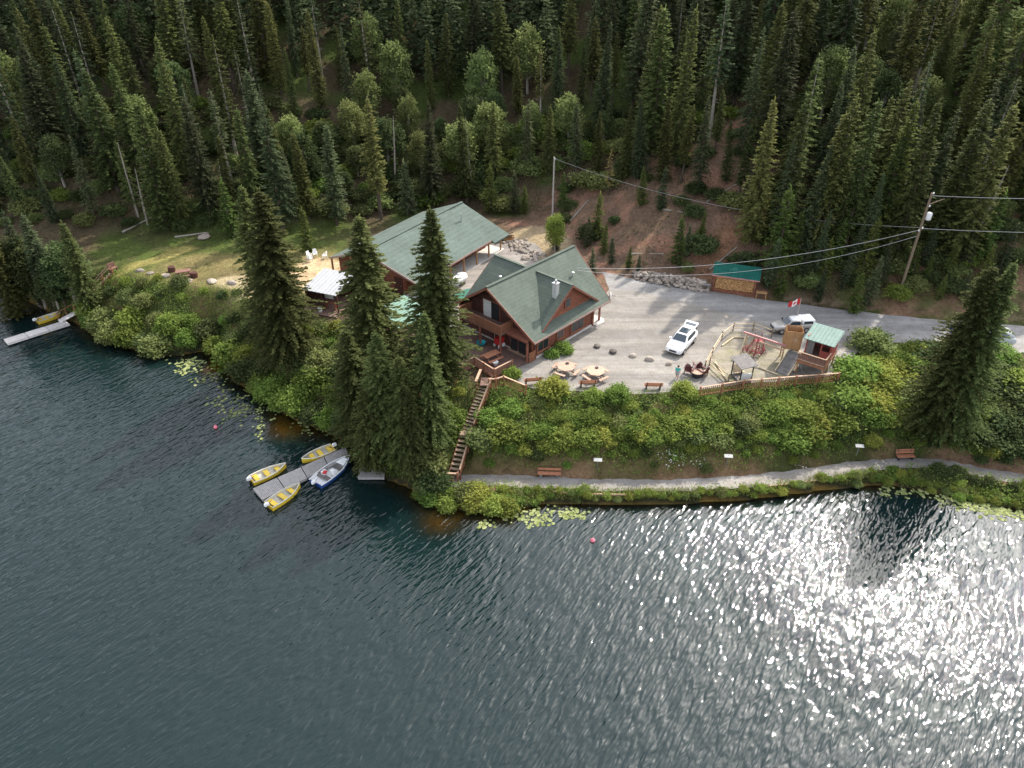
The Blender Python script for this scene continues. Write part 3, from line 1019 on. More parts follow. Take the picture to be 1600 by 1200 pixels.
GOLDY = [conifer("golden_snag", 6, 0.9, 230, F_GOLD, spacing=0.4, nb=5, steps=4, gap=0.2, shape=0.9, bare=0.25, twig=0.35)]
ASPEN = [leafy("aspen", 300 + i, 8, 2.2, 5200, 0.26, (F_DARKLEAF, F_WILLOW)[i % 2], lobes=20, base=0.22, stemmat=M_BARKPALE) for i in range(4)]
BUSH = {}
for key, mat in (("leaf", F_LEAF), ("lime", F_LIME), ("willow", F_WILLOW), ("dark", F_DARKLEAF)):
    BUSH[key] = [leafy("bush_" + key, 400 + 10 * i + len(key), 0.95, 1.2, 3200, 0.155, mat, lobes=16, base=0.0, trunk=False, lobe_r=0.34) for i in range(4)]

TREE_COUNT = [0]


def plant(name, meshes, loc, scale, rz, label, cat, group=None, tree=True, sxy=1.0):
    root = empty(name, loc, rz, label, cat, group)
    root.scale = (scale * sxy, scale * sxy, scale)
    if tree and group:
        root.rotation_euler = (random.gauss(0, .03), random.gauss(0, .03), rz)
    a = link("trunk" if tree else "stem", meshes[0], root)
    c = link("crown" if tree else "foliage", meshes[1], root)
    TREE_COUNT[0] += 1
    return root


# ================================================================== log lodge
LC = Vector((2.29, 63.75, PL))
lodge = empty("log_lodge", LC, math.atan2(0.733, 0.68), "red brown log lodge with green shingle roof, cross gables and a front balcony", "lodge")
RH, RB, RS = 6.85, 5.4, 0.714                       # ridge height, half width, roof slope
DH, DA, DS_ = 6.4, 5.6, 0.744                       # cross gable ridge height, position, slope


def roofz(b):
    return RH - RS * abs(RB - b)


mb = MB()
TH = 0.16
for s in (1, -1):
    e = RB - s * 6.0
    mb.slab([(-0.75, e, roofz(e)), (11.8, e, roofz(e)), (12.7, RB, RH), (-1.35, RB, RH)], TH)
roof = mb.build("roof", M_SHING, lodge, local=True)
mb = MB()
mb.beam((-1.36, RB, RH + 0.03), (12.72, RB, RH + 0.03), 0.34, 0.07)
mb.build("ridge_cap", M_SHING, roof, local=True)
for s in (1, -1):
    f = lambda b: RB - s * (RB - b)
    fb = -0.15
    zf = roofz(fb)
    da = (DH - zf) / DS_
    bb = RB - (RH - DH) / RS
    mb = MB()
    for q in (-1, 1):
        mb.slab([(DA, f(fb), DH + 0.03), (DA, f(bb), DH + 0.03), (DA + q * da, f(fb), zf + 0.03)], 0.14)
    mb.build("gable_roof", M_SHING, roof, local=True)
    mb = MB()
    mb.beam((DA, f(fb - 0.02), DH + 0.06), (DA, f(bb), DH + 0.06), 0.3, 0.06)
    mb.build("gable_ridge", M_SHING, roof, local=True)
    # rake boards
    mb = MB()
    for q in (-1, 1):
        mb.beam((DA, f(fb - 0.03), DH - 0.1), (DA + q * (da - 0.1), f(fb - 0.03), zf - 0.02), 0.06, 0.2)
    mb.build("rake_board", M_TRIM, roof, local=True)
    # gable face: stacked siding
    gb = 0.45
    hw = (DH - roofz(gb)) / DS_
    mb = MB()
    z = roofz(gb) - 0.1
    while z < DH - 0.3:
        w = (DH - 0.16 - z - 0.1) / DS_
        mb.tube((DA - w, f(gb), z + 0.11), (DA + w, f(gb), z + 0.11), 0.125, n=8)
        z += 0.22
    mb.build("gable_siding", M_LOG, lodge, local=True)
    mb = MB()
    yo = f(gb - 0.16)
    mb.box((DA - 0.15, yo, 4.35), (0.95, 0.08, 1.15))
    w = mb.build("gable_window", M_TRIM, lodge, local=True)
    mb = MB()
    mb.box((DA - 0.15, f(gb - 0.21), 4.35), (0.75, 0.03, 0.95))
    mb.build("pane", M_GLASS, w, local=True)
# rake boards and fascia of the main roof
for a0, a1 in ((-0.8, -1.4), (11.84, 12.74)):
    for s in (1, -1):
        e = RB - s * 6.0
        MB().beam((a0, e, roofz(e) - 0.12), (a1, RB, RH - 0.12), 0.06, 0.26).build("barge_board", M_TRIM, roof, local=True)
for s in (1, -1):
    e = RB - s * 6.05
    MB().beam((-0.78, e, roofz(e) - 0.08), (11.84, e, roofz(e) - 0.08), 0.06, 0.18).build("eave_board", M_FASCIA, roof, local=True)


def log_courses(mb, p0, p1, z0, z1, r=0.15):
    z = z0
    p0, p1 = Vector(p0), Vector(p1)
    while z < z1 - 0.05:
        mb.tube(p0 + Vector((0, 0, z + r)), p1 + Vector((0, 0, z + r)), r, n=8)
        z += 2 * r * 0.93
    return mb


WL = 9.6                                            # walls end here; the roof goes on over the back porch
mb = log_courses(MB(), (-0.25, 0.2, 0), (WL + 0.25, 0.2, 0), 0.12, roofz(0.2) - TH - 0.1)
mb.build("side_log_wall", M_LOG, lodge, local=True)
mb = log_courses(MB(), (-0.25, 10.6, 0), (WL + 0.25, 10.6, 0), 0.12, roofz(10.6) - TH - 0.1)
mb.build("far_log_wall", M_LOG, lodge, local=True)
for a, nm in ((0.05, "front_log_wall"), (WL, "back_log_wall")):
    mb = log_courses(MB(), (a, -0.1, 0), (a, 10.9, 0), 0.0, 2.55)
    z = 2.6
    while z < RH - 0.55:
        hw = (RH - TH - 0.3 - z - 0.15) / RS
        mb.tube((a, RB - hw, z + 0.15), (a, RB + hw, z + 0.15), 0.15, n=8)
        z += 0.28
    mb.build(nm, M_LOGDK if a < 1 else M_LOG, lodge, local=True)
mb = MB()
mb.box((WL / 2, RB, 0.06), (WL + 0.4, 10.9, 0.3))
mb.build("foundation", M_CONC, lodge, local=True)
# windows of the long wall
for a0, a1, z0, z1 in ((0.5, 2.05, 0.75, 1.75), (5.9, 7.9, 0.7, 1.85), (3.6, 4.5, 0.9, 1.8)):
    mb = MB()
    mb.box(((a0 + a1) / 2, 0.03, (z0 + z1) / 2), (a1 - a0 + 0.24, 0.16, z1 - z0 + 0.24))
    w = mb.build("window", M_TRIM, lodge, local=True)
    mb = MB()
    mid = (a0 + a1) / 2
    for x0, x1 in ((a0, mid - 0.04), (mid + 0.04, a1)):
        mb.box(((x0 + x1) / 2, -0.05, (z0 + z1) / 2), (x1 - x0, 0.03, z1 - z0))
    mb.build("pane", M_GLASS, w, local=True)
    mb = MB()
    mb.box((mid, -0.06, z0 - 0.13), (a1 - a0 + 0.4, 0.2, 0.06))
    mb.build("sill", M_RAIL, w, local=True)
# front: ground floor doors, upper glass door
mb = MB(); mb.box((-0.13, 2.1, 1.1), (0.1, 2.3, 2.2))
dr = mb.build("door", M_TRIM, lodge, local=True)
for b0 in (1.55, 2.65):
    mb = MB(); mb.box((-0.19, b0, 1.08), (0.04, 0.98, 2.0)); mb.build("pane", M_GLASS, dr, local=True)
mb = MB(); mb.box((-0.35, 2.1, 0.1), (0.45, 2.4, 0.08)); mb.build("door_sill", M_RAILTOP, dr, local=True)
mb = MB(); mb.box((-0.13, 5.9, 3.65), (0.1, 2.5, 2.1))
dr = mb.build("balcony_door", M_TRIM, lodge, local=True)
mb = MB(); mb.box((-0.19, 6.45, 3.65), (0.04, 1.1, 1.9)); mb.build("pane", M_CURTAIN, dr, local=True)
mb = MB(); mb.box((-0.19, 5.3, 3.65), (0.04, 1.1, 1.9)); mb.build("pane", M_GLASS, dr, local=True)
for b0 in (1.6, 4.7, 8.3):
    mb = MB(); mb.box((-0.14, b0 if b0 > 2 else 9.6, 1.3), (0.1, 1.2, 1.0))
    w = mb.build("window", M_TRIM, lodge, local=True)
    mb = MB(); mb.box((-0.2, b0 if b0 > 2 else 9.6, 1.3), (0.04, 1.0, 0.8)); mb.build("pane", M_GLASS, w, local=True)
# porch beam and posts under the right of the gable
mb = MB(); mb.beam((-0.95, 3.0, 2.35), (-0.95, 0.1, 2.35), 0.2, 0.22); mb.build("porch_beam", M_TRIM, lodge, local=True)
mb = MB(); mb.slab([(-1.1, 0.1, 2.5), (-1.1, 3.1, 2.5), (0.0, 3.1, 2.72), (0.0, 0.1, 2.72)], 0.08); mb.build("porch_roof", M_TRIM, lodge, local=True)
for a, b0, hh in ((-0.95, 0.15, 2.3), (10.95, 0.1, 2.75), (10.95, 10.5, 2.75), (10.95, 5.4, 2.9)):
    mb = MB(); mb.tube((a, b0, 0), (a, b0, hh), 0.13, n=10); mb.build("post", M_TRIM, lodge, local=True)
mb = MB(); mb.beam((10.95, -0.3, 2.7), (10.95, 10.9, 2.7), 0.2, 0.2); mb.build("porch_beam", M_TRIM, lodge, local=True)
# balustered screen beside the doors
mb = MB()
for k in range(8):
    mb.box((-0.95 + 0.0, 0.05 - 0.0 + k * 0.0, 0.5), (0.02, 0.02, 0.02)) if False else mb.box((-0.9 + k * 0.12, -0.12, 0.62), (0.07, 0.05, 1.1))
mb.box((-0.5, -0.12, 1.18), (1.0, 0.08, 0.08))
mb.build("side_screen", M_RAIL, lodge, local=True)
# balcony
BF, BZ = -2.0, 2.55
mb = MB(); mb.box((BF / 2, 5.9, BZ), (2.0, 6.0, 0.18))
bal = mb.build("balcony_floor", M_DECK, lodge, local=True)
um = MB().box((0, 0, 0.5), (0.03, 0.13, 1.0))
um.build("balcony_board", M_RAIL, lodge, local=True)
board_me = bpy.data.objects["balcony_board"].data
bo = bpy.data.objects["balcony_board"]
bpy.data.objects.remove(bo)
bal_rail = empty("balcony_rail", (0, 0, 0)); bal_rail.parent = lodge
k = 0
b0 = 2.95
while b0 < 8.9:
    o = link("board", board_me, bal_rail); o.location = (BF, b0, BZ); b0 += 0.2
a0 = BF + 0.2
while a0 < -0.1:
    for yy in (2.92, 8.9):
        o = link("board", board_me, bal_rail); o.location = (a0, yy, BZ); o.rotation_euler = (0, 0, R(90))
    a0 += 0.2
mb = MB()
mb.beam((BF, 2.9, BZ + 1.04), (BF, 8.95, BZ + 1.04), 0.14, 0.06)
mb.beam((BF + 0.08, 2.92, BZ + 1.04), (0, 2.92, BZ + 1.04), 0.14, 0.06)
mb.beam((BF + 0.08, 8.9, BZ + 1.04), (0, 8.9, BZ + 1.04), 0.14, 0.06)
mb.build("handrail", M_RAIL, bal_rail, local=True)
for b0 in (3.0, 5.9, 8.8):
    mb = MB(); mb.tube((BF + 0.12, b0, 0), (BF + 0.12, b0, BZ - 0.09), 0.12, n=8); mb.build("post", M_TRIM, lodge, local=True)
# chimney on the front slope of the right cross gable
ca, cb = 4.2, 0.95
cz = DH - DS_ * (DA - ca)
mb = MB(); mb.box((ca, cb, cz + 0.5), (0.5, 0.5, 1.8)); ch = mb.build("chimney", M_SIGN, roof, local=True)
mb = MB(); mb.box((ca, cb, cz + 1.45), (0.62, 0.62, 0.1)); mb.tube((ca, cb, cz + 1.5), (ca, cb, cz + 1.8), 0.12, n=10); mb.build("cap", M_CHROME, ch, local=True)
for a, b0 in ((9.4, 2.9), (3.6, 8.2)):
    z0 = roofz(b0)
    if a < 5:
        z0 = DH - DS_ * (DA - a)
    mb = MB(); mb.tube((a, b0, z0 - 0.1), (a, b0, z0 + 0.4), 0.07, n=8); mb.lathe([(0.1, 0), (0.17, 0.05), (0.17, 0.14), (0.05, 0.2)], (a, b0, z0 + 0.38), 10)
    mb.build("roof_vent", M_CHROME, roof, local=True)
# satellite dish on the back corner
mb = MB()
c0 = Vector((12.35, -0.2, 2.75))
rings = []
for rr, dd in ((0.02, 0.1), (0.22, 0.08), (0.38, 0.03), (0.5, -0.05)):
    rings.append([c0 + Vector((math.cos(q) * rr * 0.55 + dd, -dd * 0.6 + math.cos(q) * rr * 0.5, math.sin(q) * rr * 1.0)) for q in np.linspace(0, 2 * math.pi, 14, endpoint=False)])
mb.loft(rings, False)
ds = mb.build("satellite_dish", M_WHITE, roof, local=True, smooth=True)
mb = MB(); mb.tube(c0, c0 + Vector((-0.55, 0.1, -0.5)), 0.04, n=6); mb.tube(c0, c0 + Vector((0.45, -0.4, -0.1)), 0.025, n=6); mb.build("bracket", M_DARK, ds, local=True)
mb = MB(); mb.slab([(9.7, -0.5, 0.14), (9.7, 1.2, 0.14), (11.6, 1.2, 0.14), (11.6, -0.1, 0.14), (11.0, -0.6, 0.14)], 0.2)
mb.build("porch_slab", M_CONC, lodge, local=True)

# ================================================================== hall with long green roof
N1, N2, F1, F2 = Vector((-10.8, 75.96)), Vector((-1.01, 91.18)), Vector((-22.59, 83.51)), Vector((-12.3, 98.4))
ax = (N2 - N1).normalized()
HLEN = (N2 - N1).length
bx = Vector((-ax.y, ax.x))
HW = 13.7
hall = empty("hall", (N1.x, N1.y, PL), math.atan2(ax.y, ax.x), "long timber hall with wide low green roof and an open post porch", "hall")
HE, HR = 2.5, 5.2
hz = lambda b: HR - (HR - HE) * abs(b - HW / 2) / (HW / 2)
mb = MB()
mb.slab([(0, 0, HE), (HLEN - 3.0, 0, HE), (HLEN - 3.0, HW / 2, HR), (-0.9, HW / 2, HR)], 0.18)
mb.slab([(HLEN - 2.995, -0.55, hz(-0.55) - 0.06), (HLEN + 0.4, -0.55, hz(-0.55) - 0.06), (HLEN + 0.2, HW / 2, HR - 0.06), (HLEN - 2.995, HW / 2, HR - 0.06)], 0.18)
mb.slab([(0, HW, HE), (HLEN, HW, HE), (HLEN + 0.2, HW / 2, HR), (-0.9, HW / 2, HR)], 0.18)
hroof = mb.build("roof", M_SHING2, hall, local=True)
mb = MB(); mb.beam((-0.92, HW / 2, HR + 0.03), (HLEN + 0.2, HW / 2, HR + 0.03), 0.36, 0.07); mb.build("ridge_cap", M_SHING2, hroof, local=True)
MB().beam((-0.04, -0.05, HE - 0.1), (HLEN - 3.1, -0.05, HE - 0.1), 0.06, 0.2).build("eave_board", M_FASCIA, hroof, local=True)
MB().beam((-0.04, 0, HE - 0.1), (-0.95, HW / 2, HR - 0.1), 0.06, 0.22).build("barge_board", M_FASCIA, hroof, local=True)
MB().beam((-0.04, HW, HE - 0.1), (-0.95, HW / 2, HR - 0.1), 0.06, 0.22).build("barge_board", M_FASCIA, hroof, local=True)
mb = MB(); mb.tube((HLEN - 3.5, HW / 2 - 2.5, hz(HW / 2 - 2.5) - 0.1), (HLEN - 3.5, HW / 2 - 2.5, hz(HW / 2 - 2.5) + 1.1), 0.09, n=8)
mb.build("vent_pipe", M_CHROME, hroof, local=True)
wb0, wb1, wa0, wa1 = 2.6, HW - 0.6, 1.0, HLEN - 0.8
mb = log_courses(MB(), (wa0, wb0, 0), (wa1, wb0, 0), 0, hz(wb0) - 0.2)
mb.build("side_wall", M_LOG, hall, local=True)
mb = MB(); mb.box(((wa0 + wa1) / 2, wb1, 1.35), (wa1 - wa0, 0.2, 2.7)); mb.build("rear_wall", M_LOG, hall, local=True)
for a, nm in ((wa0, "gable_wall"), (wa1, "end_wall")):
    mb = log_courses(MB(), (a, wb0, 0), (a, wb1, 0), 0, 2.6)
    z = 2.55
    while z < HR - 0.4:
        hw = (HR - 0.2 - z - 0.25) / ((HR - HE) / (HW / 2))
        mb.tube((a, max(wb0, HW / 2 - hw), z + 0.15), (a, min(wb1, HW / 2 + hw), z + 0.15), 0.15, n=8)
        z += 0.28
    mb.build(nm, M_LOG, hall, local=True)
mb = MB(); mb.box((wa0 - 0.16, 3.6, 1.05), (0.1, 1.2, 2.1)); d_ = mb.build("door", M_LOGDK, hall, local=True)
mb = MB(); mb.box((wa0 - 0.23, 3.2, 1.05), (0.05, 0.05, 0.14)); mb.build("handle", M_CHROME, d_, local=True)
for b0 in (6.5, 9.5):
    mb = MB(); mb.box((wa0 - 0.17, b0, 1.5), (0.1, 1.6, 1.1)); w = mb.build("window", M_TRIM, hall, local=True)
    mb = MB(); mb.box((wa0 - 0.24, b0, 1.5), (0.04, 1.4, 0.9)); mb.build("pane", M_GLASS, w, local=True)
for a in (5.0, 8.5, 12.0):
    mb = MB(); mb.box((a, wb0 - 0.17, 1.5), (1.6, 0.1, 1.0)); w = mb.build("window", M_TRIM, hall, local=True)
    mb = MB(); mb.box((a, wb0 - 0.24, 1.5), (1.4, 0.04, 0.8)); mb.build("pane", M_GLASS, w, local=True)
for a in np.arange(1.2, HLEN + 0.1, 2.75):
    mb = MB(); mb.box((a, 0.35, 1.15), (0.16, 0.16, 2.35)); mb.build("post", M_PLANK, hall, local=True)
for b0 in (HW - 0.4, HW - 4.0):
    mb = MB(); mb.box((-0.1 if b0 > 12 else -0.35, b0, (hz(b0) - 0.2) / 2), (0.18, 0.18, hz(b0) - 0.2)); mb.build("post", M_PLANK, hall, local=True)
mb = MB(); mb.slab([(0.6, 0.1, 0.1), (HLEN + 0.2, 0.1, 0.1), (HLEN + 0.2, wb0 - 0.1, 0.1), (0.6, wb0 - 0.1, 0.1)], 0.2); mb.build("porch_floor", M_CONC, hall, local=True)

# ================================================================== shed with white metal roof
s0, s1 = at(474, 451, 8.0), at(520, 460, 8.0)
e1 = Vector((s1.x - s0.x, s1.y - s0.y)).normalized()
e2 = Vector((-e1.y, e1.x))
sh = empty("open_shed", (s0.x, s0.y, PL), math.atan2(e1.y, e1.x), "small open fronted shed with a white metal roof beside a tall spruce", "shed")
SW, SDP = 4.3, 4.4
mb = MB(); mb.slab([(-0.1, -0.1, 2.45), (SW, -0.1, 2.45), (SW, SDP, 3.1), (-0.1, SDP, 3.1)], 0.07)
rf = mb.build("roof", M_WHITEROOF, sh, local=True)
for k in range(9):
    mb = MB(); x0 = 0.2 + k * 0.48
    mb.beam((x0, -0.1, 2.47), (x0, SDP, 3.12), 0.05, 0.05); mb.build("roof_rib", M_WHITEROOF, rf, local=True)
for x0, y0, h0 in ((0.1, 0.2, 2.4), (SW - 0.15, 0.2, 2.4), (0.1, SDP - 0.25, 2.95), (SW - 0.15, SDP - 0.25, 2.95), (SW / 2, 0.2, 2.4)):
    mb = MB(); mb.box((x0, y0, h0 / 2 - 0.1), (0.16, 0.16, h0 + 0.15)); mb.build("post", M_LOGDK, sh, local=True)
mb = MB(); mb.box((SW / 2, SDP - 0.25, 1.4), (SW - 0.3, 0.1, 2.8)); mb.build("back_wall", M_LOGDK, sh, local=True)
mb = MB(); mb.box((0.1, SDP / 2, 1.2), (0.08, SDP - 0.7, 2.4)); mb.build("side_wall", M_LOGDK, sh, local=True)
mb = MB(); mb.box((SW / 2, 1.4, 0.06), (SW + 0.6, 4.6, 0.12)); mb.build("floor", M_DECK, sh, local=True)
mb = MB(); mb.box((2.9, 0.7, 0.95), (1.5, 0.5, 0.08)); mb.box((2.3, 0.7, 0.5), (0.08, 0.45, 0.9)); mb.box((3.5, 0.7, 0.5), (0.08, 0.45, 0.9)); mb.build("counter", M_TRIM, sh, local=True)
mb = MB(); mb.box((2.6, 0.95, 1.65), (1.1, 0.06, 0.7)); mb.build("notice_board", M_CURTAIN, sh, local=True)
mb = MB(); mb.lathe([(0.2, 0), (0.26, 0.05), (0.24, 0.5), (0.1, 0.6)], (0, 0, 0), 12)
bk = mb.build("bucket", M_PLASTIC, None, local=True, smooth=True)
bk.location = sh.matrix_basis @ Vector((2.1, -0.4, 0.12)); tag(bk, "white bucket on the floor of the white roofed shed", "bucket")

# ================================================================== shelter with mint roof
gc = Vector((-11.9, 70.2, PL))
gs = empty("garden_shelter", gc, math.atan2(-0.76, 0.65), "low shelter with a pale mint green metal roof between two spruces", "shelter")
mb = MB(); mb.slab([(-2.6, -2.1, 1.85), (2.6, -2.1, 1.85), (2.6, 2.1, 2.35), (-2.6, 2.1, 2.35)], 0.06)
rf = mb.build("roof", M_MINT, gs, local=True)
for k in range(13):
    mb = MB(); x0 = -2.45 + k * 0.41
    mb.beam((x0, -2.1, 1.87), (x0, 2.1, 2.37), 0.04, 0.04); mb.build("roof_rib", M_MINT, rf, local=True)
for x0 in (-2.4, 0, 2.4):
    for y0, h0 in ((-1.9, 1.85), (1.9, 2.28)):
        mb = MB(); mb.box((x0, y0, h0 / 2 - 0.2), (0.14, 0.14, h0 + 0.2)); mb.build("post", M_TRIM, gs, local=True)
mb = MB(); mb.box((0, 1.9, 0.9), (4.8, 0.08, 1.9)); mb.build("back_wall", M_LOG, gs, local=True)
mb = MB(); mb.box((0, 0, 0.02), (5.0, 4.0, 0.14)); mb.build("floor", M_DECK, gs, local=True)

# ================================================================== firewood shed
w0, w1 = at(1114, 452, PL), at(1177, 461, PL)
e1 = Vector((w1.x - w0.x, w1.y - w0.y)); WW = e1.length
ws = empty("firewood_shed", (w0.x, w0.y, PL), math.atan2(e1.y, e1.x), "open shed packed with split firewood under a dark teal metal roof", "shed")
mb = MB(); mb.slab([(-0.35, -0.5, 2.1), (WW + 0.4, -0.5, 2.1), (WW + 0.4, 1.9, 2.75), (-0.35, 1.9, 2.75)], 0.06)
rf = mb.build("roof", M_TEAL, ws, local=True)
for k in range(14):
    mb = MB(); x0 = -0.2 + k * (WW + 0.4) / 13
    mb.beam((x0, -0.5, 2.12), (x0, 1.9, 2.77), 0.04, 0.04); mb.build("roof_rib", M_TEAL, rf, local=True)
mb = MB(); mb.beam((-0.35, -0.52, 2.04), (WW + 0.4, -0.52, 2.04), 0.05, 0.14); mb.build("fascia", M_PINK, rf, local=True)
for x0 in (0, WW):
    for y0, h0 in ((-0.1, 2.1), (1.7, 2.6)):
        mb = MB(); mb.box((x0, y0, h0 / 2), (0.16, 0.16, h0)); mb.build("post", M_TRIM, ws, local=True)
mb = MB(); mb.box((WW / 2, 1.7, 1.25), (WW - 0.2, 0.06, 2.5)); mb.build("back_wall", M_TRIM, ws, local=True)
for x0 in (0.02, WW - 0.02):
    mb = MB(); mb.box((x0, 0.8, 1.1), (0.06, 1.6, 2.1)); mb.build("side_wall", M_TRIM, ws, local=True)
mb = MB(); mb.box((WW / 2, -0.12, 0.1), (WW - 0.16, 0.12, 0.2)); mb.build("sill_beam", M_TRIM, ws, local=True)
mb = MB()
rg = random.Random(4)
z = 0.28; row = 0
while z < 1.9:
    x0 = 0.17 + (row % 2) * 0.07
    while x0 < WW - 0.15:
        r = rg.uniform(0.055, 0.082); y0 = rg.uniform(-0.1, 0.04)
        a = rg.random()
        mb.tube((x0, y0, z), (x0, 1.2, z), r, n=6 if a > 0.4 else 5)
        x0 += 0.15
    z += 0.125; row += 1
tag(mb.build("firewood", M_CAP, ws, local=True), kind="stuff")


# ================================================================== railings, deck, stairs
def unit_mesh(name, mb, mat):
    o = mb.build(name, mat, None, local=True)
    d = o.data
    bpy.data.objects.remove(o)
    return d


BALUSTER = unit_mesh("baluster", MB().box((0, 0, 0.39), (0.05, 0.05, 0.78)), M_RAIL)
POST = unit_mesh("rail_post", MB().box((0, 0, 0.3), (0.12, 0.12, 1.5)).box((0, 0, 1.07), (0.15, 0.15, 0.04)), M_RAIL)


def railing(parent, line, h=1.0, gap=0.17, post=2.0, skip_posts=()):
    """line: base points (world). Posts, two rails a segment, and each baluster"""
    og = origin(parent)
    for i in range(len(line) - 1):
        p0, p1 = Vector(line[i]), Vector(line[i + 1])
        d = p1 - p0
        ln = d.length
        rz = math.atan2(d.y, d.x)
        n = max(1, int(round(ln / post)))
        for k in range(n + (1 if i == len(line) - 2 else 0)):
            o = link("post", POST, parent); o.location = p0 + d * k / n - og; o.rotation_euler = (0, 0, rz)
        u = d.normalized() * 0.06
        mb = MB(); mb.beam(p0 + Vector((0, 0, h)) - u, p1 + Vector((0, 0, h)) + u, 0.14, 0.05); mb.build("top_rail", M_RAILTOP, parent)
        mb = MB(); mb.beam(p0 + Vector((0, 0, 0.12)), p1 + Vector((0, 0, 0.12)), 0.05, 0.09); mb.build("bottom_rail", M_RAIL, parent)
        m_ = int(ln / gap)
        for k in range(m_):
            o = link("baluster", BALUSTER, parent); o.location = p0 + d * (k + 0.5) / m_ + Vector((0, 0, 0.17)) - og; o.rotation_euler = (0, 0, rz)


DZ = PL + 0.12
rp_ = [(655, 607), (711, 584), (723, 567), (741, 557.5), (772, 577), (800, 563)]
RPTS = [at(a, b_, DZ + 1.0) - Vector((0, 0, 1.0)) for a, b_ in rp_]
deck = empty("deck", at(745, 545, PL), 0, "weathered plank deck in front of the lodge with balustered wooden railing", "deck")
fl = [tuple(p.xy) for p in RPTS[1:]] + [tuple((lodge.matrix_basis @ Vector(q)).xy) for q in ((-0.25, -0.2, 0), (-0.25, 10.6, 0), (-6.0, 10.6, 0))]
cx = [Vector((x, y, DZ)) for x, y in fl]
mb = MB()
# planks cut to the deck outline, laid side by side
vdir = Vector((0.68, 0.733)); ndir = Vector((-0.733, 0.68))
base = Vector(fl[0])
S_ = [(Vector(p) - base) for p in fl]
bmin, bmax = min(p.dot(ndir) for p in S_), max(p.dot(ndir) for p in S_)
b0 = bmin + 0.03
while b0 < bmax:
    xs = []
    for i in range(len(S_)):
        a, c = S_[i], S_[(i + 1) % len(S_)]
        da_, dc_ = a.dot(ndir) - b0 - 0.07, c.dot(ndir) - b0 - 0.07
        if (da_ > 0) != (dc_ > 0):
            f = da_ / (da_ - dc_)
            xs.append((a + (c - a) * f).dot(vdir))
    xs.sort()
    for q in range(0, len(xs) - 1, 2):
        p0 = base + vdir * xs[q] + ndir * (b0 + 0.07); p1 = base + vdir * xs[q + 1] + ndir * (b0 + 0.07)
        if (p1 - p0).length > 0.15:
            mb.beam((p0.x, p0.y, DZ - 0.03), (p1.x, p1.y, DZ - 0.03), 0.135, 0.05)
    b0 += 0.15
mb.build("deck_boards", M_DECK, deck)
mb = MB()
for i in range(len(RPTS) - 1):
    if i == 0:
        continue
    mb.beam(RPTS[i] - Vector((0, 0, 0.2)), RPTS[i + 1] - Vector((0, 0, 0.2)), 0.08, 0.26)
mb.build("rim_joist", M_TRIM, deck)
for p in RPTS[:5]:
    g0 = gz(p.x, p.y)
    if g0 < DZ - 0.5:
        mb = MB(); mb.box((p.x, p.y, (g0 + DZ) / 2 - 0.2), (0.16, 0.16, DZ - g0 + 0.3)); mb.build("support_post", M_RAIL, deck)
railing(deck, RPTS)

# stairs to the lake path
st = empty("stairs", at(757, 600, PL), 0, "long wooden staircase with open treads climbing the bank to the deck", "stairs")
side = 0.55


def flight(p0, p1, n):
    d = Vector((p1.x - p0.x, p1.y - p0.y, 0)).normalized()
    r = Vector((-d.y, d.x, 0))
    rz = math.atan2(d.y, d.x)
    for k in range(n):
        f = (k + 0.5) / n
        p = p0 + (p1 - p0) * f
        mb = MB(); mb.box(p, (0.3, side * 2 - 0.04, 0.06), rz); mb.build("tread", M_TREAD, st)
    for s in (-1, 1):
        mb = MB(); mb.beam(p0 + r * side * s - Vector((0, 0, 0.12)), p1 + r * side * s - Vector((0, 0, 0.12)), 0.06, 0.26); mb.build("stringer", M_RAIL, st)
    return r


r_ = flight(A0, A1, 14)
flight(B0, B1, 9)
d = Vector((B0.x - A1.x, B0.y - A1.y, 0)).normalized()
mb = MB(); mb.box((A1 + B0) / 2, ((B0 - A1).length + 0.5, side * 2 + 0.1, 0.07), math.atan2(d.y, d.x)); mb.build("landing", M_TREAD, st)
for p0, p1, s in ((A0, A1, 1), (B0, B1, 1)):
    d = Vector((p1.x - p0.x, p1.y - p0.y, 0)).normalized(); r = Vector((-d.y, d.x, 0))
    q0, q1 = p0 + r * 0.62 * s, p1 + r * 0.62 * s
    mb = MB(); mb.beam(q0 + Vector((0, 0, 0.95)), q1 + Vector((0, 0, 0.95)), 0.13, 0.06); mb.build("handrail", M_RAILTOP, st)
    mb = MB(); mb.beam(q0 + Vector((0, 0, 0.45)), q1 + Vector((0, 0, 0.45)), 0.05, 0.12); mb.build("mid_rail", M_RAIL, st)
    for f in (0.02, 0.34, 0.67, 0.98):
        p = q0 + (q1 - q0) * f
        g0 = min(gz(p.x, p.y), p.z - 0.3)
        mb = MB(); mb.box((p.x, p.y, (g0 + p.z + 0.92) / 2), (0.1, 0.1, p.z + 0.92 - g0)); mb.build("post", M_RAIL, st)
q0 = A0 - r_ * 0.62
mb = MB(); mb.beam(q0 + Vector((0.05, 0.9, 0.95)), q0 + Vector((-0.35, -0.9, 0.75)), 0.24, 0.06); mb.build("handrail", M_RAILTOP, st)
for f in (0.7, -0.7):
    mb = MB(); mb.box(q0 + Vector((f * 0.2 - 0.1, f, 0.35)), (0.1, 0.1, 1.0)); mb.build("post", M_RAIL, st)
mb = MB(); mb.slab([at(752, 590, PL + 0.1), at(768, 590, PL + 0.1), at(768, 602, PL + 0.1), at(750, 602, PL + 0.1)], 0.1); mb.build("top_landing", M_DECK, st)
# small landing rail at the foot
foot = empty("stair_foot_rail", at(700, 750, 0.8), 0, "short red brown railing at the foot of the long staircase", "railing")
fa, fb_ = at(693, 752, 0.8), at(716, 752, 0.8)
railing(foot, [fa, fb_], h=0.95, gap=0.2, post=1.2)
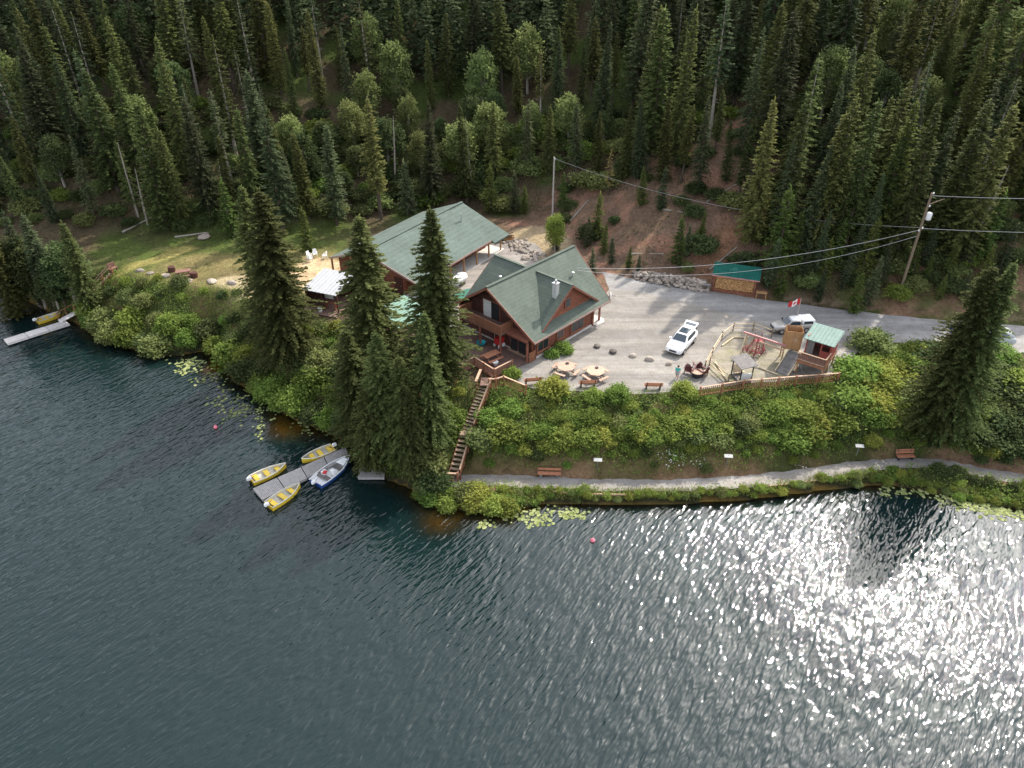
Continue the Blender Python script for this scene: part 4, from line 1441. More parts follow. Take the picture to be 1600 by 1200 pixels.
# railing that links the stair head to the yard edge
yr = empty("yard_corner_rail", at(787, 600, PL), 0, "balustered railing from the stair head to the bench at the yard edge", "railing")
railing(yr, [at(a, b_, PL + 1.0) - Vector((0, 0, 1.0)) for a, b_ in ((763, 592), (775, 592), (787, 588), (822, 602.5))])
# long fence at the yard edge beside the playground
yf = empty("bank_fence", at(1200, 600, PL), 0, "long red brown balustered fence along the bank below the playground", "fence")
railing(yf, [at(a, b_, PL + 1.0) - Vector((0, 0, 1.0)) for a, b_ in ((1095, 605.5), (1163, 594.5), (1245, 588), (1312, 583))], gap=0.2)

# ================================================================== playhouse
O = Vector((28.0, 61.2, PL))
ph = empty("playhouse", O, math.atan2(-0.6, 0.8), "raised red playhouse with sage green roof and a railed deck on posts", "playhouse")
PZ = 1.6
mb = MB(); mb.box((1.3, 2.0, PZ - 0.08), (2.6, 4.0, 0.16)); mb.build("platform", M_DECK, ph, local=True)
mb = MB()
for p0, p1 in (((0, 0), (2.6, 0)), ((2.6, 0), (2.6, 4)), ((2.6, 4), (0, 4)), ((0, 4), (0, 0))):
    mb.beam((*p0, PZ - 0.12), (*p1, PZ - 0.12), 0.07, 0.24)
mb.build("rim", M_RAIL, ph, local=True)
for x0, y0 in ((0.1, 0.1), (2.5, 0.1), (2.5, 3.9), (0.1, 3.9), (2.5, 2.0)):
    wp_ = ph.matrix_basis @ Vector((x0, y0, 0))
    g0 = gz(wp_.x, wp_.y) - PL - 0.2
    mb = MB(); mb.box((x0, y0, (PZ + g0) / 2), (0.13, 0.13, PZ - g0)); mb.build("post", M_PLANK, ph, local=True)
mb = MB(); mb.beam((0.15, 0.1, PZ - 0.2), (1.5, 0.05, -0.9), 0.1, 0.1); mb.build("brace", M_GREYWOOD, ph, local=True)
for p0, p1 in (((0.0, 0.03), (2.57, 0.03)), ((2.57, 0.03), (2.57, 1.6))):
    P0, P1 = Vector((*p0, PZ)), Vector((*p1, PZ))
    d = P1 - P0
    mb = MB(); mb.beam(P0 + Vector((0, 0, 0.9)), P1 + Vector((0, 0, 0.9)), 0.12, 0.05); mb.build("top_rail", M_RAILTOP, ph, local=True)
    mb = MB(); mb.beam(P0 + Vector((0, 0, 0.1)), P1 + Vector((0, 0, 0.1)), 0.05, 0.08); mb.build("bottom_rail", M_RAILTOP, ph, local=True)
    n = int(d.length / 0.2)
    for k in range(n + 1):
        o = link("baluster", BALUSTER, ph); o.location = P0 + d * k / n + Vector((0, 0, 0.1))
# hut
M_HUT = simple("red_siding", (0.26, 0.06, 0.045), 0.65, 0.2, 3.0)
hx0, hx1, hy0, hy1 = 0.1, 2.5, 1.65, 3.9
mb = MB(); mb.box(((hx0 + hx1) / 2, hy1, PZ + 1.0), (hx1 - hx0, 0.08, 2.0)); mb.build("back_wall", M_HUT, ph, local=True)
mb = MB(); mb.box((hx1, (hy0 + hy1) / 2, PZ + 0.4), (0.08, hy1 - hy0, 0.8)); mb.box((hx1, hy0 + 0.3, PZ + 1.3), (0.08, 0.6, 1.0)); mb.box((hx1, hy1 - 0.3, PZ + 1.3), (0.08, 0.6, 1.0)); mb.build("side_wall", M_HUT, ph, local=True)
mb = MB(); mb.box((hx0, (hy0 + hy1) / 2, PZ + 1.0), (0.08, hy1 - hy0, 2.0)); mb.build("side_wall", M_HUT, ph, local=True)
MB().box((2.0, hy0, PZ + 0.4), (0.95, 0.08, 0.8)).build("front_wall", M_HUT, ph, local=True)
for x0, z0, h0 in ((2.42, 1.2, 1.4), (1.55, 1.2, 1.4), (0.15, 0.95, 1.9)):
    MB().box((x0, hy0, PZ + z0), (0.12, 0.1, h0)).build("wall_post", M_HUT, ph, local=True)
mb = MB(); mb.box((0.55, hy0 - 0.12, PZ + 0.85), (0.65, 0.05, 1.6), R(12)); mb.build("door", M_GREYWOOD, ph, local=True)
mb = MB(); mb.slab([(-0.2, hy0 - 0.45, PZ + 1.85), (2.8, hy0 - 0.45, PZ + 1.85), (2.8, hy1 + 0.3, PZ + 2.25), (-0.2, hy1 + 0.3, PZ + 2.25)], 0.06)
rf = mb.build("roof", M_SAGE, ph, local=True)
for k in range(9):
    mb = MB(); x0 = -0.12 + k * 0.355
    mb.beam((x0, hy0 - 0.45, PZ + 1.87), (x0, hy1 + 0.3, PZ + 2.27), 0.04, 0.04); mb.build("roof_rib", M_SAGE, rf, local=True)
# plank tower beside it
twp = at(1231, 517, 9.2); twq = at(1256, 519.5, 9.2)
d = Vector((twq.x - twp.x, twq.y - twp.y)); TW = d.length
tw = empty("plank_tower", (twp.x, twp.y, PL), math.atan2(d.y, d.x), "square lookout tower of upright pale brown planks beside the playhouse", "tower")
TD = 1.35
for x0 in (0.06, TW - 0.06):
    for y0 in (0.06, TD - 0.06):
        mb = MB(); mb.box((x0, y0, 1.75), (0.11, 0.11, 3.6)); mb.build("post", M_PLANK, tw, local=True)
mb = MB(); mb.box((TW / 2, TD / 2, 1.7), (TW, TD, 0.1)); mb.build("floor", M_DECK, tw, local=True)
PLK = unit_mesh("tower_plank", MB().box((0, 0, 1.0), (0.13, 0.03, 2.0)), M_PLANK)
rg = random.Random(5)
for p0, p1 in (((0, -0.03), (TW, -0.03)), ((TW + 0.03, 0), (TW + 0.03, TD)), ((TW, TD + 0.03), (0, TD + 0.03)), ((-0.03, TD), (-0.03, 0))):
    P0, P1 = Vector((*p0, 1.65)), Vector((*p1, 1.65))
    n = int((P1 - P0).length / 0.14)
    for k in range(n):
        o = link("plank", PLK, tw); o.location = P0 + (P1 - P0) * (k + 0.5) / n + Vector((0, 0, rg.uniform(-0.04, 0.06))); o.rotation_euler = (0, 0, math.atan2(P1.y - P0.y, P1.x - P0.x))
# ramp
ra, rb = at(1243, 550, PL + 1.55), at(1221, 584, PL + 0.08)
rm = empty("play_ramp", (rb.x, rb.y, PL), 0, "grey boarded ramp with wooden side boards leading up to the plank tower", "ramp")
d = (rb - ra); dn = Vector((d.x, d.y, 0)).normalized(); rr = Vector((-dn.y, dn.x, 0))
n = 7
for k in range(n):
    p0, p1 = ra + d * k / n, ra + d * (k + 0.93) / n
    mb = MB(); mb.slab([p0 + rr * 0.62, p0 - rr * 0.62, p1 - rr * 0.62, p1 + rr * 0.62], 0.05); mb.build("board", M_GREYWOOD, rm)
for s in (-1, 1):
    mb = MB(); mb.beam(ra + rr * 0.67 * s + Vector((0, 0, 0.02)), rb + rr * 0.67 * s + Vector((0, 0, 0.02)), 0.07, 0.3); mb.build("side_board", M_PALEWOOD, rm)
mb = MB(); mb.slab([ra + rr * 0.6, ra - rr * 0.6, ra - rr * 0.6 - dn * 0.6, ra + rr * 0.6 - dn * 0.6], 0.08); mb.build("top_plate", M_PALEWOOD, rm)
for s in (-1, 1):
    p = ra + rr * 0.6 * s - dn * 0.5
    mb = MB(); mb.box((p.x, p.y, PL + 0.75), (0.1, 0.1, 1.5)); mb.build("leg", M_PALEWOOD, rm)
# swing frame: red beam from the tower to an A frame, pink slide
b0_, b1_ = at(1162, 519, PL + 2.3), at(1229, 541, PL + 2.1)
sw = empty("swing_frame", (b0_.x, b0_.y, PL), 0, "faded red swing beam reaching from the tower to pale A frame legs", "swing")
mb = MB(); mb.beam(b0_, b1_, 0.16, 0.2); mb.build("beam", M_PINK, sw)
mb = MB(); mb.beam(b0_ + (b1_ - b0_) * 0.42 - Vector((0.25, 0.3, 0.25)), b1_ - Vector((0.25, 0.3, 0.35)), 0.12, 0.14); mb.build("brace_beam", M_RAILTOP, sw)
d = (b1_ - b0_).normalized(); rr = Vector((-d.y, d.x, 0)).normalized()
for p in (b0_ + d * 0.3,):
    for s in (-1, 1):
        mb = MB(); q = p + rr * 1.0 * s; mb.beam(p, (q.x, q.y, PL), 0.11, 0.11); mb.build("leg", M_PALEWOOD, sw)
for k in (0.3, 0.42):
    p = b0_ + (b1_ - b0_) * k
    for s in (-0.2, 0.2):
        mb = MB(); mb.tube(p + d * s, p + d * s - Vector((0, 0, 1.75)), 0.02, n=5); mb.build("chain", M_DARK, sw)
    mb = MB(); mb.box(p - Vector((0, 0, 1.77)), (0.5, 0.2, 0.05), math.atan2(d.y, d.x)); mb.build("seat", M_PLAYRED, sw)
sa, sb = at(1181, 533, PL + 1.5), at(1166, 551, PL + 0.15)
sl = empty("slide", (sb.x, sb.y, PL), 0, "faded pink slide with a dark red climbing frame in the sandy playground", "slide")
d = sb - sa; dn = Vector((d.x, d.y, 0)).normalized(); rr = Vector((-dn.y, dn.x, 0))
mb = MB(); mb.slab([sa + rr * 0.28, sa - rr * 0.28, sb - rr * 0.28, sb + rr * 0.28], 0.05); mb.build("chute", M_PINK, sl)
for s in (-1, 1):
    mb = MB(); mb.beam(sa + rr * 0.31 * s + Vector((0, 0, 0.1)), sb + rr * 0.31 * s + Vector((0, 0, 0.1)), 0.07, 0.22); mb.build("side_rail", M_RAILTOP, sl)
for s in (-1, 1):
    for f in (0, 0.7):
        p = sa - dn * f + rr * 0.4 * s
        mb = MB(); mb.tube((p.x, p.y, PL), (p.x - dn.x * 0, p.y, PL + 2.2), 0.05, n=6); mb.build("frame_post", M_PLAYRED, sl)
mb = MB(); p = sa - dn * 0.35; mb.box((p.x, p.y, PL + 1.5), (0.75, 0.75, 0.06), math.atan2(dn.y, dn.x)); mb.build("platform", M_PLAYRED, sl)
for k in range(5):
    p = sa - dn * (0.72 + 0.12 * (4 - k))
    mb = MB(); mb.tube(p + rr * 0.4 + Vector((0, 0, PL + 0.25 + 0.28 * k - p.z)), p - rr * 0.4 + Vector((0, 0, PL + 0.25 + 0.28 * k - p.z)), 0.035, n=6); mb.build("rung", M_PLAYRED, sl)
# lattice climbing frame lying low beside the slide
ca_ = at(1176, 551, PL)
cl = empty("climbing_frame", ca_, R(35), "low dark red lattice climbing frame on the sand beside the slide", "climbing frame")
for k in range(5):
    mb = MB(); mb.beam((-0.8 + k * 0.4, -0.8, 0.45), (-0.8 + k * 0.4, 0.8, 0.45), 0.06, 0.06); mb.build("bar", M_PLAYRED, cl, local=True)
for k in range(4):
    mb = MB(); mb.beam((-0.85, -0.75 + k * 0.5, 0.5), (0.85, -0.75 + k * 0.5, 0.5), 0.06, 0.06); mb.build("bar", M_PLAYRED, cl, local=True)
for x0 in (-0.75, 0.75):
    for y0 in (-0.7, 0.7):
        mb = MB(); mb.box((x0, y0, 0.22), (0.07, 0.07, 0.48)); mb.build("leg", M_PLAYRED, cl, local=True)
# roofed glider bench
q = [at(1142, 554, PL + 2.1), at(1165, 550, PL + 2.35), at(1182.5, 573, PL + 2.1), at(1163, 579, PL + 1.85)]
cg = (q[0] + q[1] + q[2] + q[3]) / 4
d = Vector((q[2].x - q[1].x, q[2].y - q[1].y)); gl_ = d.length
gb = empty("covered_glider", (cg.x, cg.y, PL), math.atan2(d.y, d.x), "garden glider with grey canopy roof, facing benches and white side panel", "glider")
mb = MB(); mb.slab([(-gl_ / 2, -0.85, 1.95), (gl_ / 2, -0.85, 1.95), (gl_ / 2, 0.85, 2.2), (-gl_ / 2, 0.85, 2.2)], 0.06); mb.build("canopy", M_GREYWOOD, gb, local=True)
for x0 in (-0.85, 0.85):
    for y0 in (-0.6, 0.6):
        mb = MB(); mb.box((x0, y0, 1.0), (0.09, 0.09, 2.0)); mb.build("post", M_DARK, gb, local=True)
for s in (-1, 1):
    mb = MB(); mb.box((s * 0.6, 0, 0.5), (0.45, 1.1, 0.07)); mb.build("seat", M_PALEWOOD, gb, local=True)
    mb = MB(); mb.box((s * 0.86, 0, 0.85), (0.07, 1.1, 0.7), 0, 0, s * 0.15); mb.build("backrest", M_CURTAIN if s > 0 else M_PALEWOOD, gb, local=True)
mb = MB(); mb.box((0, 0, 0.2), (1.9, 1.2, 0.1)); mb.build("floor", M_GREYWOOD, gb, local=True)
# log rails round the sand
LOGPX = [(1137, 599), (1108, 572), (1101, 577), (1112, 556), (1127, 531), (1145, 517), (1176, 517), (1205, 527)]
lr = empty("log_rail_fence", at(1112, 556, PL), 0, "low fence of pale peeled log rails round the playground", "fence")
for i, (a, b_) in enumerate(LOGPX):
    p = at(a, b_, PL)
    mb = MB(); mb.tube(p - Vector((0, 0, 0.2)), p + Vector((0.02, 0.03, 1.05)), 0.075, 0.065, 8); mb.build("post", M_POLE, lr)
    if i < len(LOGPX) - 1 and i != 1:
        p1 = at(*LOGPX[i + 1], PL)
        for zz, r in ((0.9, 0.06), (0.4, 0.065)):
            mb = MB(); mb.tube(p + Vector((0, 0, zz)), p1 + Vector((0, 0, zz - 0.05)), r, r * 0.8, 8); mb.build("rail", M_PALEWOOD, lr)
for (a, b_, c, d_) in ((1117, 565, 1137, 596), (1128, 540, 1146, 527), (1148, 527, 1170, 527), (1186, 574, 1214, 585)):
    p, p1 = at(a, b_, PL + 0.12), at(c, d_, PL + 0.12)
    mb = MB(); mb.tube(p, p1, 0.09, 0.075, 8); mb.build("ground_log", M_PALEWOOD, lr)


# ================================================================== benches and tables
def bench(px, py, rz, label, group=None, mat=M_BENCH, z=None):
    p = hit(px, py) if z is None else at(px, py, z)
    b = empty("park_bench", p, rz, label, "bench", group)
    for k in range(3):
        MB().box((0, -0.18 + k * 0.16, 0.45), (1.7, 0.13, 0.05)).build("seat_slat", mat, b, local=True)
    for k in range(3):
        MB().box((0, 0.3 + 0.04 * k, 0.6 + k * 0.15), (1.7, 0.04, 0.12), 0, -0.2).build("back_slat", mat, b, local=True)
    for s in (-1, 1):
        MB().box((s * 0.65, 0.02, 0.21), (0.09, 0.42, 0.42)).build("leg", M_DARK, b, local=True)
        MB().beam((s * 0.65, 0.22, 0.2), (s * 0.65, 0.4, 0.98), 0.07, 0.06).build("back_post", M_DARK, b, local=True)
    return b


bench(832, 600, R(190), "red brown slatted bench next to the railing at the stair head")
bench(918, 604, R(184), "red brown slatted bench in front of the picnic tables at the yard edge")
bench(1020, 608, R(178), "red brown slatted bench alone at the yard edge, between two rose bushes")
for nm in ("park_bench", "park_bench.001", "park_bench.002"):
    bpy.data.objects[nm].location.z = PL + 0.02
bench(1413, 718, R(3), "red bench backed against the bank on the shore path", mat=M_BENCH)
pb = hit(858, 745)
lb = empty("log_bench", pb, R(-3), "low brown plank bench on the shore path beside the bank", "bench")
MB().box((0, 0, 0.42), (2.1, 0.4, 0.09)).build("seat", M_BENCH, lb, local=True)
MB().box((0, 0.28, 0.7), (2.1, 0.06, 0.2), 0, -0.15).build("backrest", M_BENCH, lb, local=True)
for s in (-1, 1):
    MB().box((s * 0.75, 0.05, 0.16), (0.25, 0.4, 0.5)).build("leg", M_GREYWOOD, lb, local=True)


def picnic(px, py, rz, label):
    p = at(px, py, PL + 0.02)
    b = empty("picnic_table", p, rz, label, "table", "picnic tables in the yard")
    n = 8
    ring = lambda r, z: [Vector((r * math.cos(2 * math.pi * (i + 0.5) / n), r * math.sin(2 * math.pi * (i + 0.5) / n), z)) for i in range(n)]
    MB().slab(ring(0.92, 0.76), 0.05).build("table_top", M_TABLE, b, local=True)
    for k in range(4):
        a = math.pi / 2 * k + math.pi / 4
        c, s = math.cos(a), math.sin(a)
        MB().box((1.2 * c, 1.2 * s, 0.45), (0.3, 1.15, 0.05), a).build("seat", M_TABLE, b, local=True)
        MB().beam((0.35 * c, 0.35 * s, 0.7), (1.15 * c, 1.15 * s, 0.02), 0.08, 0.1).build("leg", M_TABLE, b, local=True)
        MB().beam((0.2 * c, 0.2 * s, 0.38), (1.3 * c, 1.3 * s, 0.38), 0.06, 0.09).build("seat_arm", M_TABLE, b, local=True)
    return p


for px, py, lab in ((884, 582, "pinkish octagonal picnic table nearer the lodge in the yard"), (930, 589, "pinkish octagonal picnic table farther from the lodge in the yard")):
    p = picnic(px, py, R(12 if px < 900 else -8), lab)
    ob = MB().lathe([(0.17, 0), (0.19, 0.06), (0.15, 0.08), (0.13, 0.04)], (0, 0, 0), 14).build("ashtray_bowl", M_DARK, None, local=True)
    ob.location = p + Vector((0.15, 0.45, 0.765))
    tag(ob, "dark round bowl on the picnic table " + ("nearer the lodge" if px < 900 else "farther from the lodge"), "bowl")


def armchair(loc, rz, label, mat, s=1.0):
    b = empty("garden_armchair", loc, rz, label, "chair")
    b.scale = (s, s, s)
    for k in range(5):
        MB().box((0, -0.2 + 0.11 * k, 0.38 - 0.03 * k), (0.56, 0.09, 0.03)).build("seat_slat", mat, b, local=True)
    for k in range(5):
        hh = (0.72, 0.84, 0.9, 0.84, 0.72)[k]
        MB().box((-0.22 + 0.11 * k, 0.34 + 0.1, 0.3 + hh / 2), (0.095, 0.03, hh), 0, -0.3).build("back_slat", mat, b, local=True)
    for q in (-1, 1):
        MB().box((q * 0.34, -0.02, 0.62), (0.13, 0.75, 0.03)).build("arm", mat, b, local=True)
        MB().box((q * 0.33, -0.3, 0.3), (0.04, 0.1, 0.62)).build("leg", mat, b, local=True)
        MB().box((q * 0.33, 0.3, 0.3), (0.04, 0.1, 0.62)).build("leg", mat, b, local=True)
    return b


ZY = PL + 0.02
armchair(at(1077, 583, ZY), R(150), "maroon slatted armchair nearest the white car in the fire ring group", M_MAROON, 1.25)
armchair(at(1097, 586, ZY), R(215), "maroon slatted armchair beside the white stump seat", M_MAROON, 1.1)
armchair(at(1089, 577, ZY), R(185), "maroon slatted armchair standing between the other two maroon chairs", M_MAROON, 1.05)
p = at(1088, 588, ZY)
ft = empty("fire_table", p, 0, "dark round fire table with pale top beside the maroon armchairs", "table")
MB().lathe([(0.42, 0.0), (0.46, 0.1), (0.46, 0.5), (0.42, 0.55)], (0, 0, 0), 14).build("drum", M_DARK, ft, local=True)
MB().lathe([(0.6, 0.555), (0.62, 0.58), (0.6, 0.61), (0.1, 0.61)], (0, 0, 0), 14).build("table_top", M_TABLE, ft, local=True)
st_ = MB().lathe([(0.24, 0), (0.26, 0.05), (0.25, 0.38), (0.22, 0.42)], (0, 0, 0), 10).build("stump_seat", M_PALEWOOD, None, local=True)
st_.location = at(1102, 585, ZY); tag(st_, "pale round stump seat beside the maroon armchairs", "stump")

# white plastic chairs at the far end of the lawn
MBc = empty("plastic_chair", at(492, 402, PL), 0, "white plastic garden chair on the grass behind the open shed", "chair", "white plastic chairs on the lawn")
MB().box((0, 0, 0.43), (0.5, 0.48, 0.04)).build("seat", M_PLASTIC, MBc, local=True)
MB().box((0, 0.24, 0.72), (0.48, 0.04, 0.56), 0, -0.15).build("backrest", M_PLASTIC, MBc, local=True)
for sx in (-1, 1):
    MB().box((sx * 0.27, 0.0, 0.64), (0.05, 0.5, 0.04)).build("arm", M_PLASTIC, MBc, local=True)
    for sy in (-1, 1):
        MB().box((sx * 0.25, sy * 0.22, 0.3), (0.05, 0.05, 0.62)).build("leg", M_PLASTIC, MBc, local=True)
MBc.rotation_euler = (0, 0, R(20))
for px, py, rz in ((485, 408, 140), (484, 404, 60), (508, 404, -100)):
    c = copy_tree(MBc); c.location = at(px, py, PL); c.rotation_euler = (0, 0, R(rz))
MBc.location = at(493, 401, PL)

# log furniture round the lawn fire ring
M_LAWNWOOD = simple("log_furniture", (0.2, 0.105, 0.08), 0.8, 0.25, 3.0)
p = at(288, 432, PL)
lt = empty("log_table", p, R(20), "brown timber table with plank benches by the lawn fire ring", "table")
MB().box((0, 0, 0.75), (1.7, 0.9, 0.09)).build("table_top", M_LAWNWOOD, lt, local=True)
for s in (-1, 1):
    MB().box((s * 0.65, 0, 0.36), (0.12, 0.7, 0.72)).build("leg", M_LAWNWOOD, lt, local=True)
    MB().box((0, s * 0.8, 0.43), (1.7, 0.3, 0.07)).build("seat", M_LAWNWOOD, lt, local=True)
    MB().box((s * 0.6, 0, 0.34), (0.08, 1.7, 0.1)).build("cross_arm", M_LAWNWOOD, lt, local=True)
for px, py, lab in ((269, 424, "dark log round seat on the grass behind the lawn table"), (304, 433, "dark log round seat beside the lawn table on the bank side")):
    o = MB().lathe([(0.42, 0), (0.45, 0.06), (0.43, 0.6), (0.38, 0.66)], (0, 0, 0), 12).build("tree_stump", M_LOGDK, None, local=True)
    o.location = at(px, py, PL); tag(o, lab, "stump")
p = at(178, 424, PL)
lb2 = empty("timber_seat", p, R(60), "small brown timber seat at the head of the far dock stairs", "seat")
MB().box((0, 0, 0.45), (1.0, 0.5, 0.08)).build("seat", M_LAWNWOOD, lb2, local=True)
MB().box((0, 0.26, 0.8), (1.0, 0.08, 0.6)).build("backrest", M_LAWNWOOD, lb2, local=True)
for s in (-1, 1):
    MB().box((s * 0.42, 0, 0.2), (0.1, 0.45, 0.44)).build("leg", M_LAWNWOOD, lb2, local=True)
# things on the deck
p = at(768, 563, DZ)
dt = empty("deck_table", p, R(40), "red brown picnic table standing on the lodge deck", "table")
for k in range(5):
    MB().box((0, -0.32 + 0.16 * k, 0.75), (1.8, 0.14, 0.05)).build("top_board", M_BENCH, dt, local=True)
for s in (-1, 1):
    MB().box((0, s * 0.75, 0.44), (1.8, 0.28, 0.05)).build("seat", M_BENCH, dt, local=True)
    MB().beam((s * 0.6, -0.7, 0.0), (s * 0.6, 0.25, 0.74), 0.06, 0.1).build("leg", M_BENCH, dt, local=True)
    MB().beam((s * 0.66, 0.7, 0.0), (s * 0.66, -0.25, 0.74), 0.06, 0.1).build("leg", M_BENCH, dt, local=True)
o = MB().lathe([(0.3, 0), (0.42, 0.08), (0.46, 0.28), (0.5, 0.3), (0.44, 0.3), (0.4, 0.12)], (0, 0, 0), 16).build("wading_tub", M_TURQ, None, local=True, smooth=True)
o.location = at(752, 538, DZ); tag(o, "small turquoise plastic tub on the lodge deck", "tub")
o = MB().lathe([(0.16, 0), (0.22, 0.04), (0.32, 0.42), (0.34, 0.44), (0.28, 0.44), (0.2, 0.38)], (0, 0, 0), 14).build("planter_pot", M_PLASTIC, None, local=True, smooth=True)
o.location = at(774, 571, DZ); tag(o, "white round planter pot inside the corner of the deck railing", "planter")
rc = empty("red_cooler_cart", at(780, 541, DZ), R(47), "red cart with canopy and white wheels under the lodge balcony", "cart")
MB().box((0, 0, 0.75), (0.9, 0.6, 0.7)).build("body", M_RED, rc, local=True)
MB().slab([(-0.55, -0.45, 1.9), (0.55, -0.45, 1.9), (0.55, 0.45, 1.9), (-0.55, 0.45, 1.9)], 0.08).build("canopy", M_RED, rc, local=True)
for sx in (-1, 1):
    MB().tube((sx * 0.42, 0.25, 1.1), (sx * 0.42, 0.25, 1.83), 0.03, n=6).build("pole", M_CHROME, rc, local=True)
    for sy in (-1, 1):
        MB().tube((sx * 0.3, sy * 0.3, 0.22), (sx * 0.3, sy * 0.37, 0.22), 0.22, n=12).build("wheel", M_PLASTIC, rc, local=True)
# tank and mat in the court
tk = empty("propane_tank", at(718, 446, PL), R(58), "white rounded propane tank in the court behind the lodge", "tank")
rings = []
for x0, r in ((-1.3, 0.05), (-1.25, 0.3), (-1.05, 0.5), (-0.8, 0.58), (0.8, 0.58), (1.05, 0.5), (1.25, 0.3), (1.3, 0.05)):
    rings.append([Vector((x0, r * math.cos(a), 0.85 + r * math.sin(a))) for a in np.linspace(0, 2 * math.pi, 16, endpoint=False)])
MB().loft(rings).build("vessel", M_WHITE, tk, local=True, smooth=True)
MB().lathe([(0.2, 1.38), (0.22, 1.42), (0.18, 1.6), (0.05, 1.64)], (0, 0, 0), 10).build("valve_dome", M_WHITE, tk, local=True)
for s in (-1, 1):
    MB().box((s * 0.75, 0, 0.2), (0.14, 0.8, 0.42)).build("saddle", M_CONC, tk, local=True)
mt = MB().slab([at(704, 462, PL + 0.04), at(727, 452, PL + 0.04), at(747, 448, PL + 0.04), at(738, 474, PL + 0.04), at(718, 476, PL + 0.04)], 0.03).build("green_mat", M_TURF, None)
tag(mt, "flat green mat on the court beside the propane tank", "mat")


# ================================================================== vehicles
def ring_body(x, wb, wm, wt, zb, zm, zt):
    """closed ring of one body section, rounded at the shoulders"""
    half = [(wb * 0.9, zb), (wb, zb + 0.1), (wm, zm), (wm * 0.985, zt - 0.12), (wt, zt - 0.02), (wt * 0.6, zt)]
    r = [Vector((x, y, z)) for y, z in half]
    l = [Vector((x, -y, z)) for y, z in half[::-1]]
    return r + l


def wheel(root, x, y, r=0.35):
    s = 1 if y > 0 else -1
    w = MB().tube((x, y - s * 0.11, r), (x, y + s * 0.11, r), r, n=20).build("wheel", M_BLACK, root, local=True)
    MB().tube((x, y + s * 0.10, r), (x, y + s * 0.125, r), r * 0.64, r * 0.58, n=14).build("rim", M_RIM, w, local=True)


def suv(loc, rz, label, paint, open_gate=True):
    c = empty("parked_car", loc, rz, label, "car")
    secs = [(2.32, .62, .7, .58, .42, .55, .72), (2.22, .78, .84, .7, .3, .55, .84), (1.9, .86, .92, .8, .26, .6, .97), (1.3, .88, .935, .84, .26, .62, 1.03), (0.8, .89, .94, .86, .26, .62, 1.07),
            (-0.2, .89, .94, .87, .26, .62, 1.09), (-1.2, .89, .94, .87, .26, .62, 1.11), (-1.9, .88, .93, .84, .28, .62, 1.12), (-2.25, .82, .88, .76, .34, .62, 1.08), (-2.34, .76, .82, .7, .42, .62, 0.98)]
    MB().loft([ring_body(*s) for s in secs]).build("body", paint, c, local=True, smooth=True)

    def cab(x, w0, w1, z0, z1):
        return [Vector((x, w0, z0)), Vector((x, w1 + 0.06, z1 - 0.1)), Vector((x, w1 - 0.06, z1)), Vector((x, -w1 + 0.06, z1)), Vector((x, -w1 - 0.06, z1 - 0.1)), Vector((x, -w0, z0))]
    rings = [cab(1.0, .82, .78, 1.0, 1.08), cab(0.2, .85, .64, 1.0, 1.58), cab(-0.3, .86, .63, 1.0, 1.66), cab(-1.3, .86, .62, 1.0, 1.65), cab(-1.85, .84, .6, 1.0, 1.58), cab(-2.2, .78, .62, 1.0, 1.18)]
    MB().loft(rings).build("cabin", paint, c, local=True, smooth=True)
    MB().slab([(0.93, .7, 1.155), (0.93, -.7, 1.155), (0.24, -.57, 1.6), (0.24, .57, 1.6)], 0.02).build("windshield", M_CARGLASS, c, local=True)
    for s in (-1, 1):
        MB().extrude([(0.62, s * .835, 1.12), (-0.35, s * .87, 1.12), (-0.35, s * .74, 1.52), (0.18, s * .735, 1.5)], (0, s * 0.015, 0)).build("side_window", M_CARGLASS, c, local=True)
        MB().extrude([(-0.42, s * .87, 1.12), (-1.55, s * .86, 1.14), (-1.45, s * .74, 1.48), (-0.42, s * .74, 1.52)], (0, s * 0.015, 0)).build("side_window", M_CARGLASS, c, local=True)
        m_ = MB().box((0.72, s * 1.0, 1.13), (0.16, 0.22, 0.14)).build("mirror", paint, c, local=True)
        MB().box((2.14, s * .66, .72), (0.2, 0.32, 0.12), s * -0.35).build("headlight", M_CHROME, c, local=True)
        for k, x in ((0.35, 0.3), (0.35, -0.75)):
            MB().box((x, s * .955, 0.93), (0.16, 0.02, 0.035)).build("door_handle", M_CHROME, c, local=True)
    MB().slab([(-0.05, .5, 1.672), (-0.05, -.5, 1.672), (-1.15, -.5, 1.678), (-1.15, .5, 1.678)], 0.02).build("sunroof", M_CARGLASS, c, local=True)
    MB().box((2.29, 0, .6), (0.1, 0.8, 0.2)).build("grille", M_DARK, c, local=True)
    MB().box((2.2, 0, .36), (0.16, 1.4, 0.1)).build("bumper", M_DARK, c, local=True)
    if open_gate:
        t_ = MB().slab([(-1.8, .64, 1.6), (-1.8, -.64, 1.6), (-2.62, -.7, 1.78), (-2.62, .7, 1.78)], 0.1).build("tailgate", paint, c, local=True)
        MB().slab([(-1.95, .55, 1.645), (-1.95, -.55, 1.645), (-2.35, -.58, 1.735), (-2.35, .58, 1.735)], 0.02).build("rear_window", M_CARGLASS, t_, local=True)
        MB().box((-2.1, 0, 1.2), (0.3, 1.3, 0.5)).build("load_bay", M_DARK, c, local=True)
    else:
        MB().slab([(-1.86, .55, 1.6), (-1.86, -.55, 1.6), (-2.2, -.58, 1.22), (-2.2, .58, 1.22)], 0.02).build("rear_window", M_CARGLASS, c, local=True)
    for x in (1.4, -1.35):
        for y in (-.84, .84):
            wheel(c, x, y)
    return c


hd = Vector((-0.55, -0.83))
suv(Vector((17.75, 66.35, ZY)), math.atan2(hd.y, hd.x), "white SUV parked in the yard with its tailgate raised", M_CARWHITE)
suv(at(1542, 535, PL + 0.012), R(172), "pale grey car half hidden behind the twin topped spruce by the road", M_GREYCAR, False)


